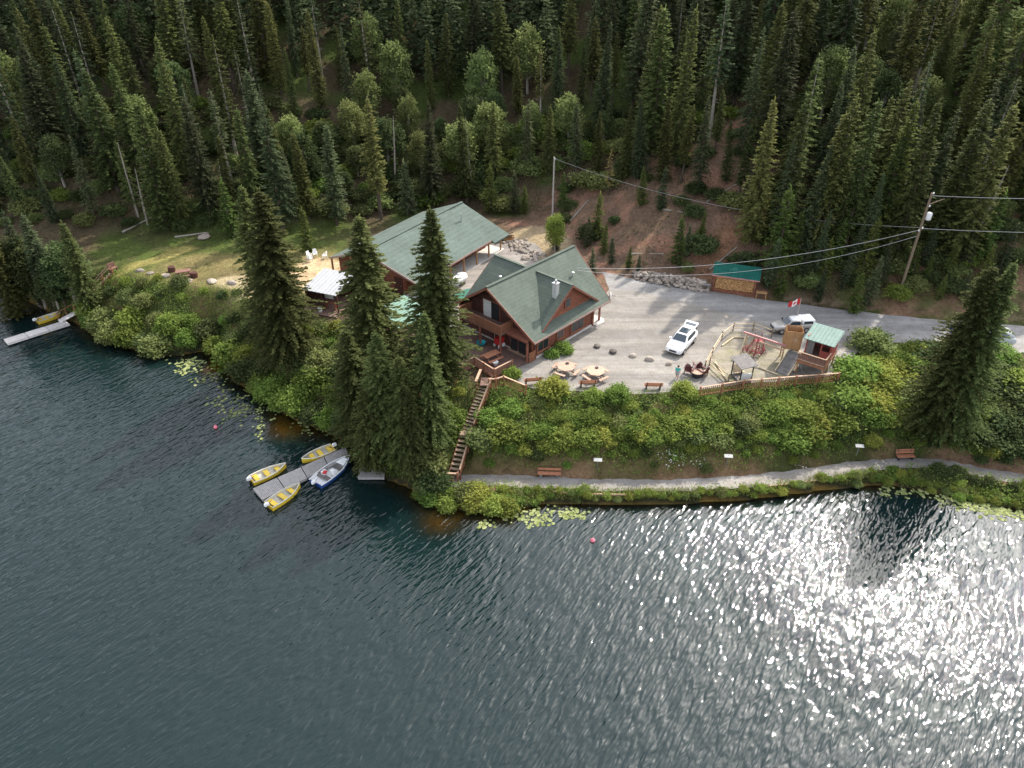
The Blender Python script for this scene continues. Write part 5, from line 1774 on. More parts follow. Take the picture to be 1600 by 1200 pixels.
def pickup(loc, rz, label):
    c = empty("pickup_truck", loc, rz, label, "truck")
    secs = [(2.6, .68, .76, .66, .5, .62, .84), (2.48, .82, .9, .78, .4, .62, .98), (1.5, .86, .94, .84, .38, .65, 1.08), (0.9, .87, .95, .86, .38, .65, 1.12), (-0.8, .87, .95, .86, .38, .65, 1.14), (-2.5, .87, .94, .86, .42, .65, 1.14), (-2.6, .84, .9, .82, .48, .65, 1.1)]
    MB().loft([ring_body(*s) for s in secs]).build("body", M_SILVER, c, local=True, smooth=True)

    def cab(x, w0, w1, z0, z1):
        return [Vector((x, w0, z0)), Vector((x, w1 + 0.05, z1 - 0.1)), Vector((x, w1 - 0.05, z1)), Vector((x, -w1 + 0.05, z1)), Vector((x, -w1 - 0.05, z1 - 0.1)), Vector((x, -w0, z0))]
    MB().loft([cab(1.15, .82, .76, 1.05, 1.14), cab(0.5, .84, .66, 1.05, 1.68), cab(-0.1, .85, .66, 1.05, 1.75), cab(-0.75, .85, .66, 1.05, 1.73), cab(-0.85, .84, .68, 1.05, 1.6)]).build("cab", M_SILVER, c, local=True, smooth=True)
    MB().loft([cab(0.35, .6, .58, 1.6, 1.76), cab(-0.1, .62, .6, 1.6, 1.79), cab(-0.75, .62, .6, 1.6, 1.77)]).build("cab_roof", M_CARWHITE, c, local=True, smooth=True)
    MB().loft([cab(-0.9, .86, .74, 1.1, 1.7), cab(-1.0, .87, .76, 1.1, 1.8), cab(-2.4, .87, .76, 1.1, 1.8), cab(-2.58, .85, .72, 1.1, 1.68)]).build("canopy", M_CARWHITE, c, local=True, smooth=True)
    MB().slab([(1.1, .68, 1.2), (1.1, -.68, 1.2), (0.55, -.58, 1.68), (0.55, .58, 1.68)], 0.02).build("windshield", M_CARGLASS, c, local=True)
    for s in (-1, 1):
        MB().extrude([(0.8, s * .86, 1.18), (-0.65, s * .875, 1.18), (-0.6, s * .745, 1.62), (0.45, s * .74, 1.6)], (0, s * 0.015, 0)).build("side_window", M_CARGLASS, c, local=True)
        MB().extrude([(-1.1, s * .875, 1.28), (-2.3, s * .875, 1.28), (-2.2, s * .82, 1.6), (-1.1, s * .82, 1.6)], (0, s * 0.015, 0)).build("side_window", M_CARGLASS, c, local=True)
        MB().box((2.46, s * .68, .82), (0.16, 0.3, 0.16)).build("headlight", M_CHROME, c, local=True)
        MB().box((0.9, s * 1.02, 1.2), (0.14, 0.2, 0.18)).build("mirror", M_DARK, c, local=True)
    MB().box((2.6, 0, .75), (0.08, 0.9, 0.2)).build("grille", M_DARK, c, local=True)
    MB().box((2.62, 0, .48), (0.16, 1.6, 0.18)).build("bumper", M_CHROME, c, local=True)
    for x in (1.65, -1.55):
        for y in (-.86, .86):
            wheel(c, x, y, 0.38)
    return c


pk = pickup(Vector((30.35, 69.75, ZY)), R(187), "silver pickup truck with white canopy parked behind the plank tower")
pk.scale = (.86, .86, .86)

# bicycle by the playhouse
bc = empty("bicycle", at(1313, 566, PL + 0.02), R(60), "bicycle leaning behind the red playhouse", "bicycle")
for x in (-0.5, 0.5):
    mb = MB()
    for k in range(16):
        a0, a1 = 2 * math.pi * k / 16, 2 * math.pi * (k + 1) / 16
        mb.tube((x + 0.33 * math.cos(a0), 0, 0.34 + 0.33 * math.sin(a0)), (x + 0.33 * math.cos(a1), 0, 0.34 + 0.33 * math.sin(a1)), 0.025, n=5)
    mb.build("wheel", M_BLACK, bc, local=True)
mb = MB()
for p0, p1 in (((-.5, .34), (-.12, .32)), ((-.12, .32), (-.25, .85)), ((-.12, .32), (.38, .8)), ((-.22, .76), (.36, .86)), ((-.5, .34), (-.23, .78)), ((.5, .34), (.36, .95))):
    mb.tube((p0[0], 0, p0[1]), (p1[0], 0, p1[1]), 0.022, n=6)
mb.build("frame", M_DARK, bc, local=True)
MB().box((-.26, 0, .9), (0.26, 0.12, 0.06)).build("saddle", M_BLACK, bc, local=True)
MB().tube((.36, -.28, .97), (.36, .28, .97), 0.02, n=6).build("handlebar", M_CHROME, bc, local=True)

# flag
fp = empty("flag_pole", at(1241, 511, PL), 0, "red and white maple leaf flag on a pale pole behind the pickup", "flag")
MB().tube((0, 0, 0), (0, 0, 3.5), 0.05, 0.035, 8).build("pole", M_POLEPALE, fp, local=True)
n, mq = 12, 6


def flagp(u, v):
    return Vector((-0.05 - 1.1 * u, 0.16 * math.sin(u * 7) * u + 0.1 * v * u, 3.45 - 0.72 * v - 0.42 * u * u + 0.06 * math.sin(u * 9)))


def flagpart(u0, u1):
    mb = MB()
    k0 = [[flagp(u0 + (u1 - u0) * i / 5, j / mq) for j in range(mq + 1)] for i in range(6)]
    v = [p for r in k0 for p in r]; v2 = [p + Vector((0, 0.012, 0)) for p in v]
    W = mq + 1
    fs = [(i * W + j, i * W + j + 1, (i + 1) * W + j + 1, (i + 1) * W + j) for i in range(5) for j in range(mq)]
    mb.add(v, fs); mb.add(v2, [f[::-1] for f in fs])
    return mb


fl_ = flagpart(0, 0.27).build("flag_band", M_RED, fp, local=True, fixn=False)
flagpart(0.27, 0.73).build("flag_field", M_WHITE, fp, local=True, fixn=False)
flagpart(0.73, 1.0).build("flag_band", M_RED, fp, local=True, fixn=False)
leafpts = [(0, -1), (.08, -.95), (.06, -.5), (.55, -.55), (.48, -.38), (.9, 0), (.75, .08), (.8, .35), (.5, .3), (.42, .42), (.2, .15), (.28, .72), (.12, .65), (0, 1)]
lp_ = leafpts + [(-x, y) for x, y in leafpts[-2:0:-1]]
for off in (-0.02, 0.03):
    mb = MB()
    mb.add([flagp(0.5 + x * 0.2, 0.5 - y * 0.36) + Vector((0, off, 0)) for x, y in lp_], [tuple(range(len(lp_)))])
    mb.build("maple_leaf", M_RED, fp, local=True, fixn=False)


# ================================================================== docks and boats
def dock(name, corners, z, panels, mat, label, th=0.22, posts=True):
    """corners: near-left, near-right, far-right, far-left (world xy)"""
    a, b_, c, d = [Vector((p.x, p.y, z)) for p in corners]
    root = empty(name, Vector((a.x, a.y, 0)), 0, label, "dock")
    for k in range(panels):
        f0, f1 = k / panels + 0.004, (k + 1) / panels - 0.004
        l0, l1 = a + (d - a) * f0, a + (d - a) * f1
        r0, r1 = b_ + (c - b_) * f0, b_ + (c - b_) * f1
        pn = MB().slab([l0 - Vector((0, 0, .05)), r0 - Vector((0, 0, .05)), r1 - Vector((0, 0, .05)), l1 - Vector((0, 0, .05))], th).build("section", mat, root)
        nb = max(4, int((l1 - l0).length / 0.16))
        mb = MB()
        for q in range(nb):
            g0, g1 = q / nb, (q + 0.9) / nb
            mb.slab([l0 + (l1 - l0) * g0, r0 + (r1 - r0) * g0, r0 + (r1 - r0) * g1, l0 + (l1 - l0) * g1], 0.045)
        mb.build("deck_boards", mat, pn)
    return root


dock("floating_dock", [at(394.5, 763.5, .4), at(409.5, 781, .4), at(546, 714, .4), at(541, 698, .4)], .4, 4, M_DOCK, "grey floating dock of four sections with motor boats moored around it")
dock("pale_dock", [at(5, 530, .4), at(11, 537, .4), at(109, 505.5, .4), at(101, 500.5, .4)], .4, 3, M_DOCKPALE, "pale bleached dock at the foot of the far shore stairs")
dock("small_dock", [at(559, 746, .35), at(600, 746, .35), at(603, 729, .35), at(562, 729, .35)], .35, 1, M_DOCK, "small square grey platform at the water under the spruces")
# gangway of the pale dock
gw = empty("gangway", at(104, 502, 0.4), 0, "short plank gangway joining the pale dock to the shore stairs", "gangway")
g0, g1 = at(92, 502, .42), at(120, 487, 1.0)
d = (g1 - g0); dn = Vector((d.x, d.y, 0)).normalized(); rr = Vector((-dn.y, dn.x, 0)) * 0.5
MB().slab([g0 + rr, g0 - rr, g1 - rr, g1 + rr], 0.08).build("walk_boards", M_DOCKPALE, gw)
for s in (1,):
    MB().beam(g0 + rr * s + Vector((0, 0, .9)), g1 + rr * s + Vector((0, 0, .9)), 0.08, 0.08).build("handrail", M_RAIL, gw)
    for f in (0.05, 0.5, 0.95):
        p = g0 + d * f + rr * s
        MB().box(p + Vector((0, 0, .42)), (0.08, 0.08, 0.9)).build("post", M_RAIL, gw)
# far shore stairs
fs = empty("shore_stairs", at(150, 455, 3), 0, "steep wooden stairs with a pale handrail from lawn to the pale dock", "stairs")
d = t1 - t0; dn = Vector((d.x, d.y, 0)).normalized(); rr = Vector((-dn.y, dn.x, 0)) * 0.5
n = 18
for k in range(n):
    p = t0 + d * (k + .5) / n
    MB().box(p, (0.28, 1.0, 0.05), math.atan2(dn.y, dn.x)).build("tread", M_TREAD, fs)
for s in (-1, 1):
    MB().beam(t0 + rr * s - Vector((0, 0, .1)), t1 + rr * s - Vector((0, 0, .1)), 0.06, 0.24).build("stringer", M_RAIL, fs)
    MB().beam(t0 + rr * s + Vector((0, 0, .95)), t1 + rr * s + Vector((0, 0, .95)), 0.1, 0.07).build("handrail", M_RAILTOP, fs)
    for k in range(5):
        p = t0 + d * k / 4 + rr * s
        g0_ = gz(p.x, p.y) - 0.2
        MB().box((p.x, p.y, (min(g0_, p.z) + p.z + .95) / 2), (0.09, 0.09, p.z + .95 - min(g0_, p.z))).build("post", M_RAIL, fs)


def boat(stern, bow, w, label, hull, inside_m, seats, motor=True, group=None, console=False):
    s, b_ = Vector((stern.x, stern.y, 0)), Vector((bow.x, bow.y, 0))
    L_ = (b_ - s).length
    c = empty("motor_boat", (s + b_) / 2, math.atan2(b_.y - s.y, b_.x - s.x), label, "boat", group)
    X = np.linspace(0, 1, 9)
    prof = [0.86, 0.95, 1.0, 1.0, 0.97, 0.88, 0.68, 0.38, 0.03]

    def ring(f, k, hw, z0, z1):
        x = (f - 0.5) * L_
        q = w / 2 * prof[k] * hw
        zt = z1 + 0.22 * max(0, f - 0.55) ** 1.5 * 2
        return [Vector((x, q, zt)), Vector((x, q * 0.86, z0 + 0.12)), Vector((x, q * 0.4, z0)), Vector((x, -q * 0.4, z0)), Vector((x, -q * 0.86, z0 + 0.12)), Vector((x, -q, zt))]

    def strip(hw, z0, z1, shrink=0.0):
        rings = [ring(f * (1 - shrink * 2) + shrink, k, hw, z0, z1) for k, f in enumerate(X)]
        v = [p for r in rings for p in r]
        fsx = [(k * 6 + i, k * 6 + i + 1, (k + 1) * 6 + i + 1, (k + 1) * 6 + i) for k in range(8) for i in range(5)]
        fsx.append((0, 1, 2, 3, 4, 5)); fsx.append(tuple(48 + i for i in (5, 4, 3, 2, 1, 0)))
        return v, fsx
    mb = MB(); mb.add(*strip(1.0, -0.18, 0.42)); mb.build("hull", hull, c, local=True, fixn=False)
    mb = MB(); mb.add(*strip(0.93, 0.05, 0.40, 0.012)); mb.build("inner_hull", inside_m, c, local=True, fixn=False)
    mb = MB()
    for sg in (-1, 1):
        for k in range(8):
            p0, p1 = ring(X[k], k, 0.965, 0, 0.42)[0], ring(X[k + 1], k + 1, 0.965, 0, 0.42)[0]
            mb.beam((p0.x, p0.y * sg, p0.z + 0.015), (p1.x, p1.y * sg, p1.z + 0.015), 0.09, 0.05)
    mb.build("gunwale", inside_m if hull is M_YELLOW else M_WHITE, c, local=True)
    mb = MB(); mb.box((-L_ / 2 + 0.03, 0, 0.17), (0.06, w * 0.82, 0.5)); mb.build("transom", hull, c, local=True)
    for f in seats:
        k = int(f * 8)
        q = w * prof[k] * 0.9
        MB().box(((f - 0.5) * L_, 0, 0.28), (0.42, q, 0.06)).build("seat", M_YELLOW if hull is M_YELLOW else M_GREYWOOD, c, local=True)
    if console:
        MB().box((-0.25, -0.35, 0.42), (0.5, 0.45, 0.55)).build("console", M_WHITE, c, local=True)
        MB().box((-0.1, -0.35, 0.76), (0.04, 0.5, 0.25), 0, 0, -0.4).build("windscreen", M_CARGLASS, c, local=True)
        MB().box((-0.8, 0.3, 0.45), (0.45, 0.45, 0.3)).build("swivel_seat", M_WHITE, c, local=True)
        MB().box((-0.9, 0.1, 0.62), (0.4, 0.35, 0.12), 0.4).build("life_jacket", M_RED, c, local=True)
        MB().slab([(0.9, 0.5, 0.44), (0.9, -0.5, 0.44), (1.75, -0.22, 0.5), (1.75, 0.22, 0.5)], 0.05).build("foredeck", M_WHITE, c, local=True)
    if motor:
        x0 = -L_ / 2 - 0.16
        mo = MB().loft([[Vector((x0 + a * r, b0 * r, z)) for a, b0 in ((.2, .13), (-.18, .12), (-.24, 0), (-.18, -.12), (.2, -.13))] for z, r in ((0.45, .8), (0.52, 1.05), (0.72, 1.0), (0.8, .6))]).build("outboard_motor", M_WHITE, c, local=True)
        MB().box((x0, 0, 0.1), (0.1, 0.08, 0.75)).build("shaft", M_DARK, mo, local=True)
        MB().tube((x0 + 0.15, 0, 0.5), (x0 + 0.6, 0.1, 0.58), 0.025, n=6).build("tiller", M_DARK, mo, local=True)
    return c


boat(at(521, 701, .2), at(472, 721, .2), 1.35, "yellow open motor boat on the forest side of the grey dock, bow tied outward", M_YELLOW, M_BOATIN, (0.12, 0.42, 0.68))
boat(at(393, 752, .2), at(447, 728, .2), 1.35, "yellow open motor boat beside the end of the grey dock on its forest side", M_YELLOW, M_BOATIN, (0.15, 0.45, 0.75))
boat(at(420, 792, .2), at(469, 759, .2), 1.4, "yellow open motor boat on the open lake side of the grey dock", M_YELLOW, M_BOATIN, (0.15, 0.45, 0.72))
boat(at(493, 757, .2), at(547, 715, .2), 1.85, "white fishing boat with blue hull and console beside the grey dock", M_BLUE, M_WHITE, (0.25, 0.62), console=True)
boat(at(58, 503, .2), at(99, 489, .2), 1.3, "yellow motor boat tied behind the pale dock by the far stairs", M_YELLOW, M_BOATIN, (0.15, 0.4, 0.7))
for px, py, lab in ((337, 668, "pink mooring buoy floating off the lily pads by the cove"), (926, 845, "pink mooring buoy floating in the glitter off the shore path")):
    o = MB().lathe([(0.03, -0.16), (0.15, -0.1), (0.2, 0.03), (0.16, 0.16), (0.06, 0.23), (0.05, 0.3)], (0, 0, 0), 14).build("buoy", M_BUOY, None, local=True, smooth=True)
    o.location = at(px, py, 0.02); tag(o, lab, "buoy")


# ================================================================== poles and wires
def upole(name, base, top_z, r, label, mat):
    root = empty(name, base, 0, label, "utility pole")
    MB().tube((0, 0, -0.4), (0, 0, top_z - base.z), r, r * 0.7, 10).build("pole", mat, root, local=True)
    return root


pb2 = hit(1408, 449)
u1 = upole("utility_pole", pb2, pb2.z + 11.2, 0.17, "tall brown utility pole with white transformer beside the road", M_POLE)
PT = pb2.z + 11.2
MB().lathe([(0.05, 0), (0.27, 0.04), (0.29, 0.1), (0.29, 0.75), (0.24, 0.85), (0.1, 0.9)], (0.42, -0.1, 8.2), 14).build("transformer", M_WHITE, u1, local=True, smooth=True)
MB().beam((0.0, 0, 9.9), (1.5, -0.1, 10.6), 0.07, 0.09).build("bracket_arm", M_POLE, u1, local=True)
for z0, x0 in ((11.1, 0.12), (9.7, 0.15), (7.2, 0.15), (6.9, -0.15)):
    MB().lathe([(0.05, 0), (0.1, 0.05), (0.06, 0.12), (0.09, 0.18), (0.03, 0.22)], (x0, -0.1, z0), 8).build("insulator", M_WHITE, u1, local=True)
pb3 = hit(863, 342)
h3 = 8.9
u2 = upole("utility_pole", pb3, pb3.z + h3, 0.13, "slender pale utility pole at the clearing edge behind the lodge", M_POLEPALE)
MB().lathe([(0.05, 0), (0.09, 0.05), (0.05, 0.14)], (0.1, -0.1, h3 - 0.3), 8).build("insulator", M_WHITE, u2, local=True)


def wire(p0, p1, sag, r, label):
    p0, p1 = Vector(p0), Vector(p1)
    n = 22
    rings = []
    d = (p1 - p0).normalized(); a_ = d.cross(Vector((0, 0, 1))).normalized(); b_ = a_.cross(d)
    for i in range(n + 1):
        f = i / n
        p = p0 + (p1 - p0) * f - Vector((0, 0, sag * 4 * f * (1 - f)))
        rings.append([p - p0 + (a_ * math.cos(q) + b_ * math.sin(q)) * r for q in (0, 1.57, 3.14, 4.71)])
    o = MB().loft(rings).build("power_line", M_WIRE, None, local=True)
    o.location = p0
    return tag(o, label, "power line")


P1 = Vector((pb2.x, pb2.y, 0))
wire((P1.x + .1, P1.y, PT - 0.3), (P1.x + 42, P1.y - 2, PT + 1.5), 0.8, 0.022, "upper power line running off from the top of the brown utility pole")
wire((P1.x + .1, P1.y, pb2.z + 7.2), (P1.x + 42, P1.y - 2, pb2.z + 8.6), 0.8, 0.022, "lower power line running off from below the transformer of the brown pole")
hook = lodge.matrix_basis @ Vector((10.6, 3.2, roofz(3.2) + 0.3))
wire((P1.x - .1, P1.y, pb2.z + 7.0), hook, 1.5, 0.024, "service wire from the brown utility pole down to the lodge roof")
wire((P1.x - .1, P1.y, pb2.z + 6.3), hook - Vector((0, 0, 0.3)), 2.2, 0.02, "second service wire sagging under the first towards the lodge roof")
wire((pb3.x, pb3.y, pb3.z + h3 - 0.2), (P1.x - .1, P1.y, pb2.z + 7.3), 2.0, 0.016, "thin wire strung from the slender pale pole across the bare slope")


# ================================================================== stones
def rock_mesh(seed, mat):
    rg = random.Random(seed)
    bm = bmesh.new()
    bmesh.ops.create_icosphere(bm, subdivisions=2, radius=1.0)
    ph = [rg.uniform(0, 6) for _ in range(6)]
    for v in bm.verts:
        p = v.co
        k = 1 + 0.16 * math.sin(p.x * 2.6 + ph[0]) + 0.14 * math.sin(p.y * 3.1 + ph[1]) + 0.12 * math.sin(p.z * 3.4 + ph[2]) + rg.uniform(-0.06, 0.06)
        v.co = Vector((p.x * k * 1.15, p.y * k * 0.9, max(-0.5, p.z * k * 0.72)))
    me = bpy.data.meshes.new("rock")
    bm.to_mesh(me); bm.free()
    me.materials.append(mat)
    return me


ROCKS = [rock_mesh(50 + i, M_STONE) for i in range(5)]
ROCKSD = [rock_mesh(70 + i, M_STONEDK) for i in range(3)]
rg = random.Random(9)
for px, py, s, dk, lab in ((933, 541, .34, 1, "dark flat boulder in the yard, first of the row from the lodge"), (958, 549, .38, 1, "low dark double boulder in the yard between two smaller stones"),
                           (988, 556, .36, 0, "pale boulder with a flat top in the middle of the yard stone row"), (1016, 560.5, .42, 0, "largest whitish boulder of the yard stone row"),
                           (1045, 568.5, .34, 0, "brownish boulder of the stone row next to the child")):
    o = link("boulder", (ROCKSD if dk else ROCKS)[rg.randrange(3)]); o.location = at(px, py, PL + 0.02 + s * 0.3); o.scale = (s, s, s * 0.9); o.rotation_euler = (0, 0, rg.uniform(0, 6))
    tag(o, lab, "boulder", "boulders set in a row across the yard")
for k, (px, py, s) in enumerate(((218, 424, .4), (235, 428, .35), (256, 433, .5), (331, 440, .55), (293, 441, .5), (362, 443, .5), (320, 372, .7))):
    o = link("boulder", ROCKS[k % 5]); p = hit(px, py); o.location = p + Vector((0, 0, s * 0.25)); o.scale = (s * 1.2, s, s * 0.7); o.rotation_euler = (0, 0, rg.uniform(0, 6))
    tag(o, "pale flat stone lying on the lawn near the fire ring table", "boulder", "stones on the lawn")
# stacked stone wall at the foot of the slope
sw_ = empty("stone_wall", at(1040, 441, PL), 0, "long heap of stacked pale fieldstones along the road foot of the slope", "stone wall")
og = origin(sw_)
wl = [at(a, b_, PL) for a, b_ in ((990, 436), (1020, 443), (1050, 449), (1080, 453), (1106, 457))]
for i in range(230):
    f = rg.random() * (len(wl) - 1.001)
    k = int(f)
    p = wl[k].lerp(wl[k + 1], f - k)
    lvl = rg.random()
    s = rg.uniform(0.13, 0.27)
    back = lvl * 1.1
    hgt = lvl * (0.95 if f > 0.6 else 0.6)
    o = link("stone", ROCKS[rg.randrange(5)], sw_)
    o.location = p + Vector((rg.uniform(-.2, .2), back + rg.uniform(-.15, .15), hgt + s * 0.2)) - og
    o.scale = (s, s, s); o.rotation_euler = (rg.uniform(-.4, .4), rg.uniform(-.4, .4), rg.uniform(0, 6))
mb = MB(); mb.loft([[Vector((p.x, p.y + 0.35, PL - .1)), Vector((p.x, p.y + 1.5, PL - .1)), Vector((p.x, p.y + 1.5, PL + (.95 if i > 0 else .4))), Vector((p.x, p.y + 0.9, PL + (.85 if i > 0 else .3)))] for i, p in enumerate(wl)])
mb.build("earth_core", M_STONEDK, sw_)
rp3 = empty("rock_pile", at(820, 393, PL), 0, "loose heap of pale rocks in the court behind the lodge", "rock pile")
og = origin(rp3)
for i in range(95):
    a, f = rg.uniform(0, 6.28), rg.random()
    cpx = (808, 384) if rg.random() < 0.55 else (832, 400)
    p = at(cpx[0] + rg.gauss(0, 9), cpx[1] + rg.gauss(0, 4), PL)
    s = rg.uniform(0.14, 0.34)
    o = link("stone", ROCKS[rg.randrange(5)], rp3)
    o.location = p + Vector((0, 0, s * 0.35)) - og; o.scale = (s, s, s); o.rotation_euler = (rg.uniform(-.4, .4), rg.uniform(-.4, .4), rg.uniform(0, 6))
bl = empty("brush_heap", at(787, 377, PL), R(20), "heap of brown logs and branches at the end of the hall porch", "brush heap")
for k in range(14):
    a = rg.uniform(-0.5, 0.5); z0 = 0.12 + 0.07 * k
    c, s = math.cos(a), math.sin(a); l = rg.uniform(0.7, 1.5)
    MB().tube((-l * c + rg.uniform(-.3, .3), -l * s, z0 * .8), (l * c, l * s + rg.uniform(-.3, .3), z0), rg.uniform(.05, .1), n=6).build("log", M_BARK if k % 2 else M_PLANK, bl, local=True)
# table beside the firewood shed and a chopping bench
fb2 = empty("wood_bench", at(1188, 466, PL), R(-12), "pale brown work bench beside the firewood shed", "bench")
MB().box((0, 0, .75), (1.25, .6, .08)).build("top", M_PLANK, fb2, local=True)
for sx in (-1, 1):
    for sy in (-1, 1):
        MB().box((sx * .52, sy * .22, .36), (.1, .1, .72)).build("leg", M_PLANK, fb2, local=True)
fb3 = empty("side_table", at(1102, 454, PL), R(-12), "grey topped side table between stone wall and firewood shed", "table")
MB().box((0, 0, .8), (1.1, .5, .06)).build("top", M_GREYWOOD, fb3, local=True)
for sx in (-1, 1):
    for sy in (-1, 1):
        MB().box((sx * .48, sy * .2, .38), (.07, .07, .78)).build("leg", M_GREYWOOD, fb3, local=True)
# small white boards on stakes along the path
for px, py, lab in ((933, 733, "white sign board on a stake beside the low plank bench"), (1135, 727, "white sign board on a stake midway along the shore path"), (1338, 711, "white sign board on a stake near the red shore bench")):
    p = hit(px, py)
    s_ = empty("sign_board", p, R(-5), lab, "sign")
    MB().box((0, 0, .55), (.07, .07, 1.3)).build("stake", M_GREYWOOD, s_, local=True)
    MB().box((0, -.06, 1.15), (.75, .34, .04), 0, R(25)).build("board", M_SIGN, s_, local=True)
# timber edging of the path on the lake side
for k, (a, b_, c, d_) in enumerate(((826, 764, 905, 771), (905, 771, 1010, 773), (1180, 762, 1260, 752), (1262, 752, 1330, 742))):
    p0, p1 = at(a, b_, .78), at(c, d_, .78)
    o = MB().beam(p0 - Vector((0, 0, .05)), p1 - Vector((0, 0, .05)), .12, .14).build("edging_timber", M_RAILTOP, None)
    tag(o, "pale edging timber along the lake edge of the shore path", "timber", "edging timbers of the shore path")


# ================================================================== people
def person(loc, rz, label, h, shirt, legs_m, pose):
    root = empty("person", loc, rz, label, "person")
    J = dict(pose)
    E_ = [("pelvis", "spine"), ("spine", "chest"), ("chest", "neck"), ("neck", "head"), ("head", "crown"),
          ("chest", "shl"), ("shl", "ell"), ("ell", "wrl"), ("wrl", "hal"), ("chest", "shr"), ("shr", "elr"), ("elr", "wrr"), ("wrr", "har"),
          ("pelvis", "hipl"), ("hipl", "knl"), ("knl", "anl"), ("anl", "tol"), ("pelvis", "hipr"), ("hipr", "knr"), ("knr", "anr"), ("anr", "tor")]
    RAD = dict(pelvis=.085, spine=.08, chest=.095, neck=.035, head=.062, crown=.05, shl=.045, ell=.032, wrl=.024, hal=.022, shr=.045, elr=.032, wrr=.024, har=.022,
               hipl=.07, knl=.047, anl=.032, tol=.028, hipr=.07, knr=.047, anr=.032, tor=.028)

    for q in ("l", "r"):                            # five fingers and knuckle bends on each hand
        hp, wp_ = Vector(J["ha" + q]), Vector(J["wr" + q])
        d = (hp - wp_).normalized()
        sd_ = Vector((1, 0, 0)) - d * d.x
        sd_.normalize()
        for k, (o_, l_) in enumerate(((-.016, .030), (-.006, .040), (.004, .044), (.013, .038), (.024, .026))):
            a_ = hp + sd_ * o_ * (1.3 if k < 4 else 1.0) + d * (0.012 if k < 4 else -0.012)
            J["k%d%s" % (k, q)] = tuple(a_)
            J["f%d%s" % (k, q)] = tuple(a_ + d * l_ + Vector((0, -.01 if q == "l" else .01, 0)))
            RAD["k%d%s" % (k, q)] = .0065; RAD["f%d%s" % (k, q)] = .005
            E_ += [("ha" + q, "k%d%s" % (k, q)), ("k%d%s" % (k, q), "f%d%s" % (k, q))]
    names = list(J.keys())

    def skin(name, keys, edges, mat, fat=0.0, rootk=None):
        me = bpy.data.meshes.new(name)
        ks = list(keys)
        me.from_pydata([tuple(Vector(J[k]) * h) for k in ks], [(ks.index(a), ks.index(b)) for a, b in edges], [])
        o = link(name, me, root)
        md = o.modifiers.new("skin", 'SKIN')
        for i, k in enumerate(ks):
            r = (RAD[k] + fat) * h
            me.skin_vertices[0].data[i].radius = (r, r)
            me.skin_vertices[0].data[i].use_root = (k == rootk)
        md.use_smooth_shade = True
        o.modifiers.new("sub", 'SUBSURF').render_levels = 2
        me.materials.append(mat)
        return o
    skin("body", names, E_, M_SKIN, 0, "pelvis")
    sk = ["pelvis", "spine", "chest", "shl", "ell", "shr", "elr"]
    skin("shirt", sk, [("pelvis", "spine"), ("spine", "chest"), ("chest", "shl"), ("shl", "ell"), ("chest", "shr"), ("shr", "elr")], shirt, 0.014, "pelvis")
    sk = ["pelvis", "hipl", "knl", "hipr", "knr"]
    skin("trousers", sk, [("pelvis", "hipl"), ("hipl", "knl"), ("pelvis", "hipr"), ("hipr", "knr")], legs_m, 0.012, "pelvis")
    hc = Vector(J["head"]).lerp(Vector(J["crown"]), .55) * h
    hr = .07 * h
    MB().lathe([(hr * .9, -.3 * hr), (hr * 1.08, .2 * hr), (hr * .9, .8 * hr), (hr * .4, 1.15 * hr), (.01, 1.2 * hr)], hc + Vector((-.012 * h, 0, 0)), 12).build("hair", M_HAIR, root, local=True, smooth=True)
    return root


WALK = dict(pelvis=(0, 0, .52), spine=(0.005, 0, .62), chest=(.012, 0, .76), neck=(.018, 0, .845), head=(.03, 0, .9), crown=(.03, 0, .965),
            shl=(.012, .11, .79), ell=(-.04, .145, .63), wrl=(0.0, .15, .49), hal=(.02, .15, .44), shr=(.012, -.11, .79), elr=(.05, -.145, .63), wrr=(.13, -.14, .52), har=(.165, -.135, .49),
            hipl=(0, .055, .49), knl=(.08, .058, .28), anl=(.09, .058, .05), tol=(.165, .06, .022), hipr=(0, -.055, .49), knr=(-.005, -.058, .275), anr=(-.11, -.058, .07), tor=(-.05, -.06, .022))
person(at(1057.5, 591, ZY), R(250), "child in a teal shirt and pale shorts walking across the yard", 1.5, M_SHIRT, M_SHORTS, WALK)
person(at(1483, 526, PL + 0.02), R(200), "small figure in dark blue walking on the road by the twin topped spruce", 1.5, M_BLUECLOTH, M_BLUECLOTH, WALK)


# ================================================================== trees
def near_any(x, y, lst, r):
    return any((x - a) ** 2 + (y - b_) ** 2 < r * r for a, b_ in lst)


TAKEN = []


def fg(px, py, h, meshes, h0, label, name="spruce_tree", sxy=1.0, rz=0.0, cat="tree", group=None):
    p = hit(px, py, h)
    TAKEN.append((p.x, p.y))
    return plant(name, meshes, p, h / h0, rz, label, cat, group, True, sxy)


fg(376, 291, 17.0, BIG[1], 18, "narrow dark spruce close behind the bushy spruce by the open shed", sxy=1.05, rz=1.0)
fg(404, 296, 19.0, BIG[0], 18, "tall bushy spruce with olive boughs beside the open white roofed shed", sxy=1.35, rz=0.4)
fg(560, 338, 18.5, BIG[2], 18, "tall full spruce between the white roofed shed and the mint roof", sxy=1.38, rz=2.0)
fg(672, 324, 18.0, BIG[3], 18, "tall spruce close beside the lodge balcony", sxy=1.3, rz=3.0)
fg(663, 488, 14.5, BIG[0], 18, "pointed spruce on the shore bank beside the long staircase", sxy=0.98, rz=4.0)
fg(540, 515, 13.0, BIG[1], 18, "spruce with pale drooping top on the shore near the cove", sxy=1.45, rz=5.0)
fg(586, 520, 13.5, BIG[2], 18, "slender spruce between two others on the shore by the small dock", sxy=1.3, rz=0.8)
fg(622, 556, 12.0, BIG[3], 18, "shorter dark spruce in the shore clump above the small dock", sxy=1.35, rz=1.9)
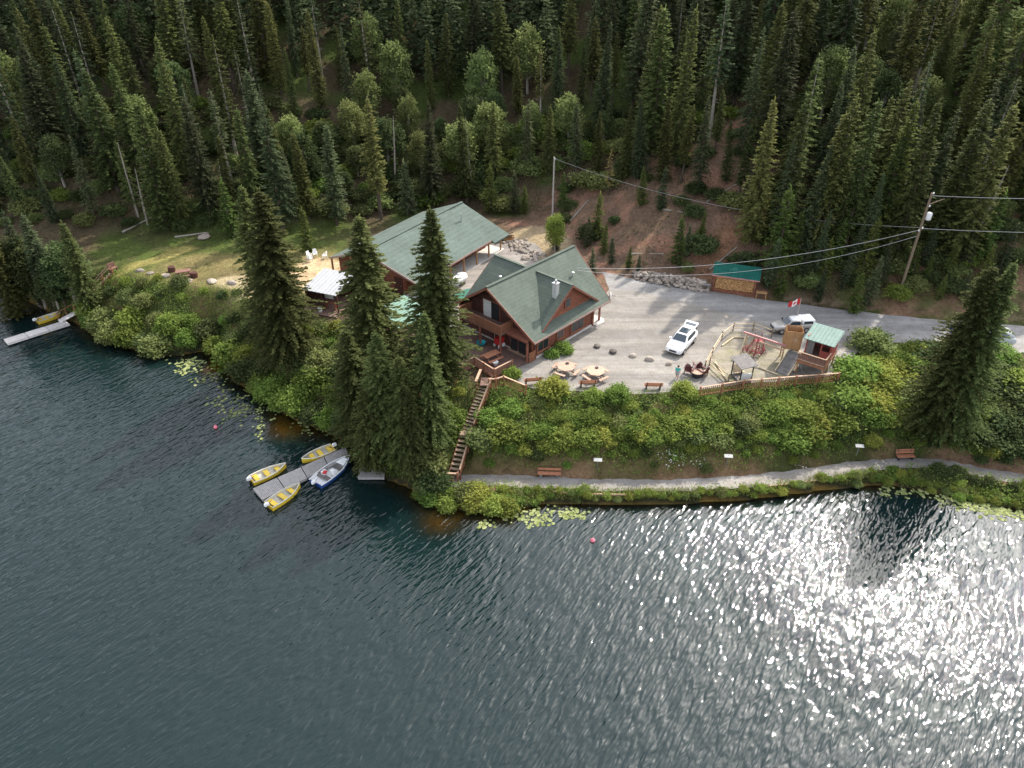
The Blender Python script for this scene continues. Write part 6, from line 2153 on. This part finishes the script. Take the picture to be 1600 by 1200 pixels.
fg(566, 610, 9.0, BIG[1], 18, "short bushy spruce at the water beside the floating dock", sxy=1.35, rz=2.6)
fg(640, 610, 9.5, BIG[2], 18, "short spruce low on the shore below the staircase clump", sxy=0.95, rz=3.6)
fg(1553, 414, 18.0, BIG[0], 18, "left of twin topped spruces on the bank above the shore path", sxy=1.12, rz=2.2)
fg(1588, 408, 18.5, BIG[3], 18, "twin topped spruce on the bank with the straighter leader", sxy=1.0, rz=5.2)
fg(1512, 520, 11.0, BIG[1], 18, "lower spruce leaning over the bank under the twin topped pair", sxy=1.0, rz=0.2)

GB, GS, GY_ = "forest on the hillside behind the buildings", "slim spruces of the hillside forest", "young spruces on the open slope"


def hillzone(p):
    px = proj(p.x, p.y, p.z)[0]
    for lim, nm in ((180, "beyond the far shore trees"), (400, "above the lawn fire ring"), (560, "behind the white plastic chairs"), (800, "behind the long hall"), (1000, "above the slender pale pole"),
                    (1200, "above the bare brown slope"), (1400, "above the firewood shed and road"), (9999, "behind the brown utility pole")):
        if px < lim:
            return nm


def depth_in(p):
    return float(dpoly(np.array([p.x]), np.array([p.y]), TOE)[0])


def hsize(h):
    return "very tall" if h > 16.5 else ("tall" if h > 13 else "middling")


LY_ = "young spruce growing on the bare or brushy slope behind the buildings"
LA = "leafy aspen or birch mixed into the hillside forest"
random.seed(21)


def hillspruce(p, h, slim=False, sxy=1.0):
    TAKEN.append((p.x, p.y))
    if slim:
        m_ = random.choice(SLIM)
        return plant("slim_spruce", m_, p, h / 14, random.uniform(0, 6.28), "slim spruce with bare lower trunk " + ("at the forest edge " if depth_in(p) < 14 else "inside the forest ") + hillzone(p), "tree", GS + " " + hillzone(p), True, sxy)
    m_ = random.choice(SPRUCE)
    return plant("forest_spruce", m_, p, h / 16, random.uniform(0, 6.28), hsize(h) + " dark spruce " + ("at the forest edge " if depth_in(p) < 14 else "inside the forest ") + hillzone(p), "tree", hsize(h) + " spruces " + hillzone(p), True, sxy)


for px, py, h in ((1215, 152, 17), (1265, 156, 17), (1322, 176, 16), (1338, 150, 18), (1382, 158, 18), (1476, 158, 18), (1492, 172, 14), (1546, 156, 17), (1584, 160, 18), (1112, 152, 12),
                  (1175, 185, 10), (1195, 235, 8), (1332, 283, 10), (1385, 270, 11), (1298, 330, 8), (405, 152, 18), (462, 208, 12), (505, 195, 14), (576, 152, 17), (285, 152, 16), (247, 200, 13), (332, 215, 12),
                  (207, 160, 17), (365, 170, 14), (440, 230, 10), (665, 160, 15), (725, 165, 14), (1050, 152, 11), (1010, 150, 11), (820, 155, 11), (770, 160, 12), (1245, 215, 13), (1420, 210, 14), (1290, 225, 13), (1150, 190, 8), (985, 165, 10), (860, 165, 10), (905, 160, 10), (1080, 165, 10), (940, 175, 9)):
    hillspruce(hit(px, py, h), h)
p = hit(1435, 155, 17)
plant("yellow_green_spruce", SPRUCE[2], p, 17 / 16, 1.0, "bright yellow green spruce standing out of the dark hillside forest", "tree")
o = bpy.data.objects["yellow_green_spruce"]
for ch in o.children:
    if ch.name.startswith("crown"):
        ch.material_slots[0].link = 'OBJECT'; ch.material_slots[0].material = F_YOUNG  # crown recoloured with the yellower young needles
TAKEN.append((p.x, p.y))


def young(px, py, h, i):
    p = hit(px, py, h)
    TAKEN.append((p.x, p.y))
    plant("young_spruce", SMALL[i % 4], p, h / 5, i * 1.7, ("small" if h < 4.5 else "half grown") + (" yellow green" if i % 2 == 0 else " blue green") + " young spruce on the slope " + hillzone(p), "tree", GY_ + " " + hillzone(p))


for i, (px, py, h) in enumerate(((765, 258, 7), (632, 250, 8), (936, 302, 6), (928, 388, 3.6), (946, 350, 4), (958, 372, 3.4), (1008, 262, 5), (1040, 262, 5.5), (1068, 340, 6), (1078, 352, 4), (985, 385, 3), (1000, 398, 2.5), (1240, 292, 10),
                                 (1345, 350, 6), (1252, 330, 6), (1180, 250, 6), (1205, 320, 5), (1160, 395, 3), (1100, 330, 3), (870, 345, 4), (470, 325, 6), (440, 240, 8), (345, 280, 8), (805, 270, 6), (820, 290, 4), (920, 340, 4), (880, 270, 5),
                                 (1268, 380, 5), (1300, 372, 5), (1330, 400, 4), (1230, 400, 5), (1375, 400, 6), (1350, 425, 5), (1290, 420, 4), (1370, 340, 7), (1215, 372, 6), (1320, 345, 6), (1395, 380, 5), (1440, 385, 4), (1465, 350, 5), (1500, 380, 4), (1530, 345, 6), (1555, 385, 4), (1590, 350, 6), (1480, 430, 3), (1520, 425, 3.5), (1570, 300, 8), (1515, 310, 7), (1460, 400, 3))):
    young(px, py, h, i)
p = hit(955, 236, 6.2); TAKEN.append((p.x, p.y))
plant("golden_snag", GOLDY[0], p, 6.2 / 6, 0, "thin golden yellow dying conifer on the bare slope", "tree")
p = hit(868, 338, 5); TAKEN.append((p.x, p.y))
plant("pale_aspen", ASPEN[1], p, 5 / 8, 0, "yellow green leafy tree at the base of the slender pale pole", "tree", None, True, 1.0)
for ch in bpy.data.objects["pale_aspen"].children:
    if ch.name.startswith("crown"):
        ch.material_slots[0].link = 'OBJECT'; ch.material_slots[0].material = F_LIME

BAREPX = [(785, 335), (800, 285), (850, 262), (960, 258), (1060, 262), (1150, 250), (1205, 290), (1225, 455), (1110, 445), (985, 430), (900, 392), (840, 352)]
BRUSHPX = [(420, 260), (520, 190), (800, 190), (960, 215), (1010, 280), (850, 300), (790, 335), (620, 335), (480, 360)]
OPENPX = [(1400, 345), (1625, 330), (1625, 500), (1370, 495)]
BIRCHPX = [(160, 300), (330, 290), (400, 345), (330, 365), (180, 366)]


def inpx(x, y, z, poly):
    a, b_ = proj(x, y, z)
    return bool(inside(np.array([a]), np.array([b_]), poly)[0])


HILLPOLY = HILL
nb_ = ns_ = na_ = 0
cand = []
for _ in range(9000):
    x, y = random.uniform(-120, 120), random.uniform(80, 176)
    if abs(x) > y * 0.80 + 3:
        continue
    cand.append((x, y))
cand.sort(key=lambda c: c[1] + random.uniform(0, 5))
NEAR = [(t_[0], t_[1]) for t_ in TAKEN]
REST = []
for x, y in cand:
    if not inside(np.array([x]), np.array([y]), HILL)[0]:
        continue
    z = gz(x, y)
    d_h = float(dpoly(np.array([x]), np.array([y]), TOE)[0])
    if d_h < 2.0:
        continue
    if inpx(x, y, z, BAREPX) or inpx(x, y, z, OPENPX):
        continue
    brush = inpx(x, y, z, BRUSHPX)
    birch = inpx(x, y, z, BIRCHPX)
    far = y > 135
    sp = 4.2 if brush else (3.6 if not far else 4.2)
    if near_any(x, y, NEAR, sp):
        continue
    px, py = proj(x, y, z)
    NEAR.append((x, y))
    P = Vector((x, y, z))
    if nb_ + ns_ > 235:
        REST.append((x, y, z, random.uniform(12, 18.5)))
        continue
    if brush:
        if na_ < 60:
            h = random.uniform(4, 8)
            plant("forest_aspen", random.choice(ASPEN), P, h / 8, random.uniform(0, 6), "leafy aspen or birch among the spruces " + hillzone(P), "tree", "leafy trees " + hillzone(P), True, random.uniform(.9, 1.3)); na_ += 1
        continue
    if x > 20 and d_h < 12 and px > 1180 and px < 1420:
        h = random.uniform(6, 10)
    else:
        h = random.choice((random.uniform(8, 13), random.uniform(12, 17), random.uniform(14, 20))) * min(1.0, 0.55 + d_h / 22)
    if random.random() < (0.5 if birch else 0.2):
        hillspruce(P, h * 0.95, True); ns_ += 1
    elif random.random() < 0.13 and na_ < 95:
        plant("forest_aspen", random.choice(ASPEN), P, random.uniform(7, 10) / 8, random.uniform(0, 6), "leafy aspen or birch among the spruces " + hillzone(P), "tree", "leafy trees " + hillzone(P)); na_ += 1
    else:
        hillspruce(P, h, False, random.uniform(.7, 1.25)); nb_ += 1

# the forest beyond the trees one can tell apart: one mass
lowq = []
for i in range(3):
    tm_, cm_ = conifer("far_spruce", 16, 3.1, 260 + i, F_SPRUCE_B, spacing=0.75, nb=6, steps=4, gap=0.05, shape=0.8, twig=0.95, bare=0.1)
    a_ = np.empty(len(cm_.vertices) * 3, np.float32); cm_.vertices.foreach_get("co", a_)
    q_ = np.empty(len(cm_.vertices), np.float32); cm_.attributes["tint"].data.foreach_get("value", q_)
    lowq.append((a_.reshape(-1, 4, 3), q_[::4].copy()))
    bpy.data.meshes.remove(tm_); bpy.data.meshes.remove(cm_)
VV, TT = [], []
for i, (x, y, z, h) in enumerate(REST):
    a_, q_ = lowq[i % 3]
    an = random.uniform(0, 6.28); c_, s_ = math.cos(an), math.sin(an); k_ = h / 16
    VV.append(np.stack([(a_[..., 0] * c_ - a_[..., 1] * s_) * k_ + x, (a_[..., 0] * s_ + a_[..., 1] * c_) * k_ + y, a_[..., 2] * k_ + z], -1)); TT.append(q_ * random.uniform(.7, 1.2))
tag(link("far_forest", quads_mesh("far_forest", np.concatenate(VV), np.concatenate(TT), F_SPRUCE_B)), "dense spruce forest higher up the hill", "forest", kind="stuff")
print("REST", len(REST), nb_, ns_, na_)

# snags and fallen trunks
SNAG = []
for i in range(3):
    rg = random.Random(80 + i)
    mb = MB(); mb.path([Vector((0, 0, -.4)), Vector((.05, 0, 3)), Vector((.15, .1, 6)), Vector((.2, .15, 8.5 + i))], [.16, .13, .09, .03], 7)
    for k in range(26):
        z_ = rg.uniform(1.5, 8.2); a = rg.uniform(0, 6.28); l = rg.uniform(.3, 1.0) * (1.1 - z_ / 11)
        mb.tube((.02 * z_, .01 * z_, z_), (.02 * z_ + l * math.cos(a), .01 * z_ + l * math.sin(a), z_ - .2 * l), .025, .008, 4)
    SNAG.append(unit_mesh("dead_snag", mb, M_BARKPALE))
for i, (px, py) in enumerate(((1412, 250), (1300, 255), (1520, 240), (1565, 262), (340, 262), (232, 250), (205, 262), (610, 205), (735, 225), (1440, 262), (190, 250))):
    p = hit(px, py, 8)
    o = link("dead_snag", SNAG[i % 3]); o.location = p; o.rotation_euler = (random.gauss(0, .06), random.gauss(0, .06), i); o.scale = (1, 1, random.uniform(.8, 1.15))
    tag(o, "bare grey dead tree trunk standing on the slope " + hillzone(p), "dead tree", "bare dead trunks on the hillside")
for i, (px, py, rz) in enumerate(((1130, 300, .3), (1060, 330, -.5), (905, 330, .9), (1190, 350, -.2), (1545, 335, .1), (1500, 300, -.15), (1130, 405, .6), (1010, 395, -.3), (300, 368, .4), (215, 352, .7))):
    p = hit(px, py)
    d_ = Vector((math.cos(rz), math.sin(rz), 0)); a_, b_ = p - d_ * 2.2, p + d_ * 2.2
    a_.z = gz(a_.x, a_.y) + .12; b_.z = gz(b_.x, b_.y) + .12
    o = MB().tube(a_ - p, b_ - p, .15, .08, 7).build("fallen_log", M_BARKPALE, None, local=True); o.location = p
    tag(o, "grey fallen log lying across the slope " + hillzone(p), "log", "fallen logs on the hillside")

# trees of the left point, over the water
for i, (px, py, h, kind) in enumerate(((20, 372, 9, 1), (62, 372, 9, 0), (85, 380, 8, 1), (108, 395, 7, 0), (40, 400, 7, 1), (-20, 350, 12, 0), (70, 425, 5, 1), (5, 330, 13, 0), (-45, 330, 14, 0), (95, 345, 12, 0), (30, 335, 12, 0))):
    p = hit(px, py, h)
    if kind:
        plant("shore_aspen", ASPEN[i % 4], p, h / 8, i * 1.3, "leafy shore tree hanging over the water by the pale dock", "tree", "leafy trees of the far shore", True, 1.25)
    else:
        plant("shore_spruce", SPRUCE[i % 9], p, h / 16, i * 1.3, "dark spruce on the far shore beyond the pale dock", "tree", "spruces of the far shore", True, 1.15)


# ================================================================== shrubs
def seg_d(x, y, a, b_):
    return float(dpoly(np.array([x]), np.array([y]), [(a.x, a.y), (b_.x, b_.y)])[0])


def poisson(x0, x1, y0, y1, n, r, ok, seed):
    rg = random.Random(seed)
    out = []
    for _ in range(n):
        x, y = rg.uniform(x0, x1), rg.uniform(y0, y1)
        rr = r(x, y) if callable(r) else r
        if near_any(x, y, out, rr) or not ok(x, y):
            continue
        out.append((x, y))
    return out


def field(name, x, y):
    i = int(np.clip(np.searchsorted(GX, x) - 1, 0, len(GX) - 2)); j = int(np.clip(np.searchsorted(GY, y) - 1, 0, len(GY) - 2))
    return name[j, i]


DECKPOLY = fl
KEEP = []
for o in list(bpy.data.objects):
    if o.parent is None and (o.name.startswith('sign_board') or o.name.startswith('park_bench') or o.name.startswith('log_bench')):
        KEEP += [(o.location.x, o.location.y), (o.location.x, o.location.y - 0.9)]
def clear(x, y):
    if inside(np.array([x]), np.array([y]), DECKPOLY)[0]: return False
    for a, b_, w in ((A0, A1, 1.9), (A1, B0, 1.9), (B0, B1, 1.7), (t0, t1, 1.9), (g0, g1, 2.0)):
        if seg_d(x, y, a, b_) < w: return False
    if near_any(x, y, KEEP, 1.25): return False
    pl = ph.matrix_basis.inverted() @ Vector((x, y, 0))
    if -0.6 < pl.x < 3.2 and -0.6 < pl.y < 4.5: return False
    return True


rg = random.Random(33)
def okR(x, y):
    return field(IN_B, x, y) and field(dP, x, y) > 1.25 and field(dS, x, y) > 1.4 and field(dT, x, y) > 0.75 and clear(x, y) and x > -5.5
def yardzone(px, x, y):
    z_ = (" beside the long staircase" if px < 860 else " below the yard benches" if px < 1090 else " below the playground fence" if px < 1310 else " below the road bend")
    return (" high" if field(dT, x, y) < field(dS, x, y) - .5 else " low") + z_
R1 = poisson(-6, 50, 46, 72, 7000, 1.0, okR, 1)
sl_ = {"leaf": "broad leaved green bush on the bank", "lime": "yellow green leafy bush on the bank",
       "willow": "grey green willow bush on the bank", "dark": "dark green bush on the bank"}
for x, y in R1:
    px, py = proj(x, y, gz(x, y))
    k = "dark" if (px > 1430 and rg.random() < .6) else rg.choices(("leaf", "lime", "willow", "dark"), (6, 2.4, 1.4, .7))[0]
    s = rg.uniform(.45, 1.0) * (0.5 if field(dT, x, y) < 2.4 and px < 1330 else 1.0) * (1.35 if px > 1320 else 1.0)
    if field(dP, x, y) < 2.6: s *= .6
    plant("bank_bush", BUSH[k][rg.randrange(4)], Vector((x, y, gz(x, y) - 0.05)), s, rg.uniform(0, 6.28), sl_[k] + yardzone(px, x, y), "bush", k + " bushes" + yardzone(px, x, y), False, 1.15 if field(dP, x, y) < 2.6 else rg.uniform(1.25, 1.75))
def okL(x, y):
    return field(IN_B, x, y) and field(dS, x, y) > 0.5 and clear(x, y) and (x < -5.5)
R2 = poisson(-80, -5, 46, 100, 5000, 1.75, okL, 2)
sl_ = {"leaf": "broad leaved green bush on the bank between lawn and cove", "lime": "yellow green leafy bush on the bank between lawn and cove",
       "willow": "grey green willow bush on the bank between lawn and cove", "dark": "dark green bush on the bank between lawn and cove"}
for x, y in R2:
    px, py = proj(x, y, gz(x, y))
    k = rg.choices(("leaf", "lime", "willow", "dark"), (4, 1.2, 2.4, 2.4))[0]
    dt_ = field(dT, x, y)
    s = rg.uniform(1.0, 1.75) * (0.5 if dt_ < 2.6 else 1.0)
    plant("shore_bush", BUSH[k][rg.randrange(4)], Vector((x, y, gz(x, y) - 0.05)), s, rg.uniform(0, 6.28), sl_[k] + (" beside the pale dock stairs" if px < 250 else " under the lawn edge" if px < 400 else " under the bushy spruce" if px < 520 else " under the shore spruce clump"), "bush", k + " bushes by the cove" + (" at the stairs" if px < 250 else " at the lawn" if px < 400 else " at the bushy spruce" if px < 520 else " at the clump"), False, rg.uniform(1, 1.2))
# lake edge of the path
def okE(x, y):
    return 0.02 < field(dS, x, y) < 1.3 and not field(IN_L, x, y) and field(dP, x, y) > 1.05 and -8 < x < 50
R3 = poisson(-8, 50, 44, 56, 9000, .55, okE, 3)
print('shrubs', len(R1), len(R2), len(R3))
for x, y in R3:
    px, py = proj(x, y, 0.4)
    k = rg.choices(("leaf", "lime", "willow"), (3, 3, 2))[0]
    s = rg.uniform(.2, .42) * (2.2 if px < 810 and rg.random() < .6 else 1.0)
    plant("edge_bush", BUSH[k][rg.randrange(4)], Vector((x, y, gz(x, y) - 0.03)), s, rg.uniform(0, 6.28), "low " + {"leaf": "green", "lime": "yellow green", "willow": "grey green"}[k] + " bush along the water edge of the shore path", "bush", k + " bushes at the water edge", False, 1.25)
# bushes named by what they stand beside
for px, py, s, k, lab in ((863, 613, 1.15, "lime", "round bright green bush between two benches at the yard edge"), (926, 622, .75, "leaf", "small green bush below the middle bench at the yard edge"),
                          (965, 622, 1.0, "leaf", "rose bush at the yard edge with pale blossom"), (1068, 616, .95, "lime", "yellow green bush at the start of the long bank fence"),
                          (880, 549, .8, "leaf", "leafy flower bed bush against the lodge long wall"), (862, 556, .6, "leaf", "low plants at the front corner of the lodge long wall"), (800, 587, .7, "leaf", "green bush outside the deck railing end"),
                          (1360, 545, 1.6, "willow", "tall pale willow bush beside the road next to the bicycle")):
    p = hit(px, py)
    plant("yard_bush", BUSH[k][1], p - Vector((0, 0, .05)), s, px * .1, lab, "bush", None, False, 1.2)
# brush on the slopes
def okH(x, y):
    if not field(IN_H, x, y) or abs(x) > y * .74: return False
    z = gz(x, y)
    px, py = proj(x, y, z)
    if py < 165: return False
    bare_ = inside(np.array([px]), np.array([py]), BAREPX)[0]
    return rg.random() < (.12 if bare_ else 1.0) and field(dH, x, y) > (1.2 if x > 8 else .6)
R4 = poisson(-85, 85, 76, 128, 6000, lambda x, y: 1.8 if x > 40 and y < 100 else 2.5, okH, 5)
for x, y in sorted(R4, key=lambda q: q[1])[:320]:
    px, py = proj(x, y, gz(x, y))
    br = inside(np.array([px]), np.array([py]), BRUSHPX)[0]; op = inside(np.array([px]), np.array([py]), OPENPX)[0]
    k = rg.choices(("dark", "willow", "leaf"), (5, 2, 1) if not (br or op) else (4, 4, 2))[0]
    s = rg.uniform(.6, 1.3) * (1.5 if br else 1.0)
    plant("slope_shrub", BUSH[k][rg.randrange(4)], Vector((x, y, gz(x, y) - .05)), s, rg.uniform(0, 6.28), {"dark": "dark", "willow": "grey green", "leaf": "fresh green"}[k] + " undergrowth shrub " + ("low on the slope " if depth_in(Vector((x, y, 0))) < 10 else "up the slope ") + hillzone(Vector((x, y, gz(x, y)))), "shrub", k + " shrubs " + hillzone(Vector((x, y, gz(x, y)))), False, rg.uniform(1.1, 1.7))


# ================================================================== ground cover (uncountable)
def scatter(name, n, box, ok, leaf, mat, label, seed, up=0.9, hmax=0.35, blade=False, cat="ground cover"):
    rg_ = np.random.default_rng(seed)
    x = rg_.uniform(box[0], box[1], n); y = rg_.uniform(box[2], box[3], n)
    i = np.clip(np.searchsorted(GX, x) - 1, 0, len(GX) - 2); j = np.clip(np.searchsorted(GY, y) - 1, 0, len(GY) - 2)
    k = ok(x, y, j, i)
    x, y = x[k], y[k]
    n = len(x)
    z = gzv(x, y)
    P = np.stack([x, y, z + (0.0 if blade else 1.0) * rg_.random(n) * hmax], -1)
    if blade:
        D = norm(rg_.normal(size=(n, 3)) * 0.35 + np.array([0, 0, 1.0]))
        Nn = norm(rg_.normal(size=(n, 3)) * np.array([1, 1, .2]))
        ln = hmax * (0.5 + 0.8 * rg_.random(n)); wd = np.full(n, leaf)
    else:
        D = norm(rg_.normal(size=(n, 3)) * np.array([1, 1, .5]))
        Nn = norm(rg_.normal(size=(n, 3)) * .5 + np.array([0, 0, up]))
        ln = leaf * (0.7 + 0.7 * rg_.random(n)); wd = ln * .75
    tint = np.clip(.5 * vnoise(x, y, 1.1, seed) + .5 * rg_.random(n), 0, 1)
    c = np.array([x.mean(), y.mean(), z.mean()])
    me = quads_mesh(name, leaf_quads(P - c, D, Nn, ln, wd), tint, mat)
    o = link(name, me); o.location = c
    return tag(o, label, cat, kind="stuff")


nd = lambda x, y: vnoise(x, y, 2.3, 77)
scatter("yard_weeds", 30000, (0, 60, 50, 90), lambda x, y, j, i: (~IN_L[j, i]) & (((dT[j, i] < .8) & ~IN_H[j, i]) | (dH[j, i] < 1.1)) & (nd(x, y) > .42), .035, F_GRASS, "weeds creeping over the edges of yard and road", 211, hmax=.22, blade=True)
scatter("bank_undergrowth", 330000, (-70, 52, 46, 92), lambda x, y, j, i: IN_B[j, i] & (dP[j, i] > 1.0) & (nd(x, y) > .18) & (dT[j, i] > .2), .15, F_LEAF, "low leafy undergrowth covering the bank", 201, hmax=.8)
scatter("bank_grass", 120000, (-62, 52, 46, 90), lambda x, y, j, i: IN_B[j, i] & (dP[j, i] > .8) & (nd(x, y) < .62), .035, F_GRASS, "tall grass on the bank", 202, hmax=.65, blade=True)
scatter("shore_grass", 130000, (-8, 52, 44, 58), lambda x, y, j, i: (~IN_L[j, i]) & (dS[j, i] < 1.5) & (dP[j, i] > .85), .04, F_GRASS, "grass fringe between shore path and water", 203, hmax=.4, blade=True)
scatter("path_verge", 24000, (-8, 52, 44, 60), lambda x, y, j, i: (dP[j, i] > .6) & (dP[j, i] < 1.7) & (dS[j, i] > 1.2), .035, F_DRY, "dry grass verge on the uphill side of the shore path", 204, hmax=.28, blade=True)
scatter("lawn_grass", 40000, (-62, -12, 70, 100), lambda x, y, j, i: (~IN_B[j, i]) & (~IN_H[j, i]) & (~IN_L[j, i]) & (cc[j, i, 1] > cc[j, i, 0] * .78), .04, F_GRASS, "short rough grass on the lawn", 205, hmax=.12, blade=True)
scatter("slope_brush", 60000, (-90, 90, 82, 125), lambda x, y, j, i: IN_H[j, i] & (dH[j, i] > 1) & (nd(x, y) > .45), .2, F_DARKLEAF, "low brush on the forest floor", 206, hmax=.4)
scatter("slope_weeds", 55000, (-5, 75, 76, 112), lambda x, y, j, i: IN_H[j, i] & (nd(x, y) < .6), .04, F_DRY, "dry weeds on the bare slope", 207, hmax=.35, blade=True)


# lily pads and daisies
def discs(name, spots, size, mat, label, seed, z=0.012, cat="lily pads", up=0.0):
    rg_ = np.random.default_rng(seed)
    Vs, F_, T = [], [], []
    for px, py, sx, sy, n in spots:
        for _ in range(n):
            p = at(px + rg_.normal(0, sx), py + rg_.normal(0, sy), 0)
            g_ = gz(p.x, p.y)
            if up == 0 and g_ > -0.02: continue
            zz = (z + rg_.random() * .012) if up == 0 else g_ + up * rg_.random() + .15
            r = size * (.6 + .8 * rg_.random()); a0 = rg_.random() * 6.28
            o_ = len(Vs)
            for k in range(7):
                a = a0 + .35 + k * (6.28 - .5) / 6
                Vs.append((p.x + r * math.cos(a), p.y + r * math.sin(a), zz + (rg_.random() * .015)))
            Vs.append((p.x, p.y, zz))
            F_.append(tuple(range(o_, o_ + 8))); T += [rg_.random()] * 8
    me = bpy.data.meshes.new(name); me.from_pydata(Vs, [], F_)
    a_ = me.attributes.new("tint", 'FLOAT', 'POINT'); a_.data.foreach_set("value", np.array(T, np.float32))
    me.materials.append(mat)
    return tag(link(name, me), label, cat, kind="stuff")


discs("lily_pads", [(300, 568, 14, 6, 110), (285, 580, 6, 3, 25), (325, 592, 16, 6, 40), (345, 625, 16, 8, 32), (365, 645, 14, 7, 36), (405, 665, 5, 12, 34), (385, 640, 16, 8, 30), (480, 662, 12, 7, 60), (430, 635, 20, 9, 60),
                    (805, 806, 14, 5, 40), (845, 802, 14, 6, 45), (893, 803, 12, 4, 70), (838, 816, 14, 5, 35), (755, 818, 8, 3, 20), (1495, 775, 18, 7, 90), (1530, 788, 22, 6, 130), (1575, 800, 22, 6, 130), (1450, 768, 22, 5, 60), (1385, 764, 8, 6, 30), (1410, 770, 8, 3, 20)],
      .14, F_LILY, "pale green lily pads floating near the shore", 301)
discs("daisies", [(1050, 748, 12, 3, 34), (1035, 743, 9, 2, 12), (1088, 748, 7, 2, 18), (1250, 742, 8, 2, 8)], .06, F_DAISY, "white daisies beside the shore path", 302, cat="daisies", up=.3)
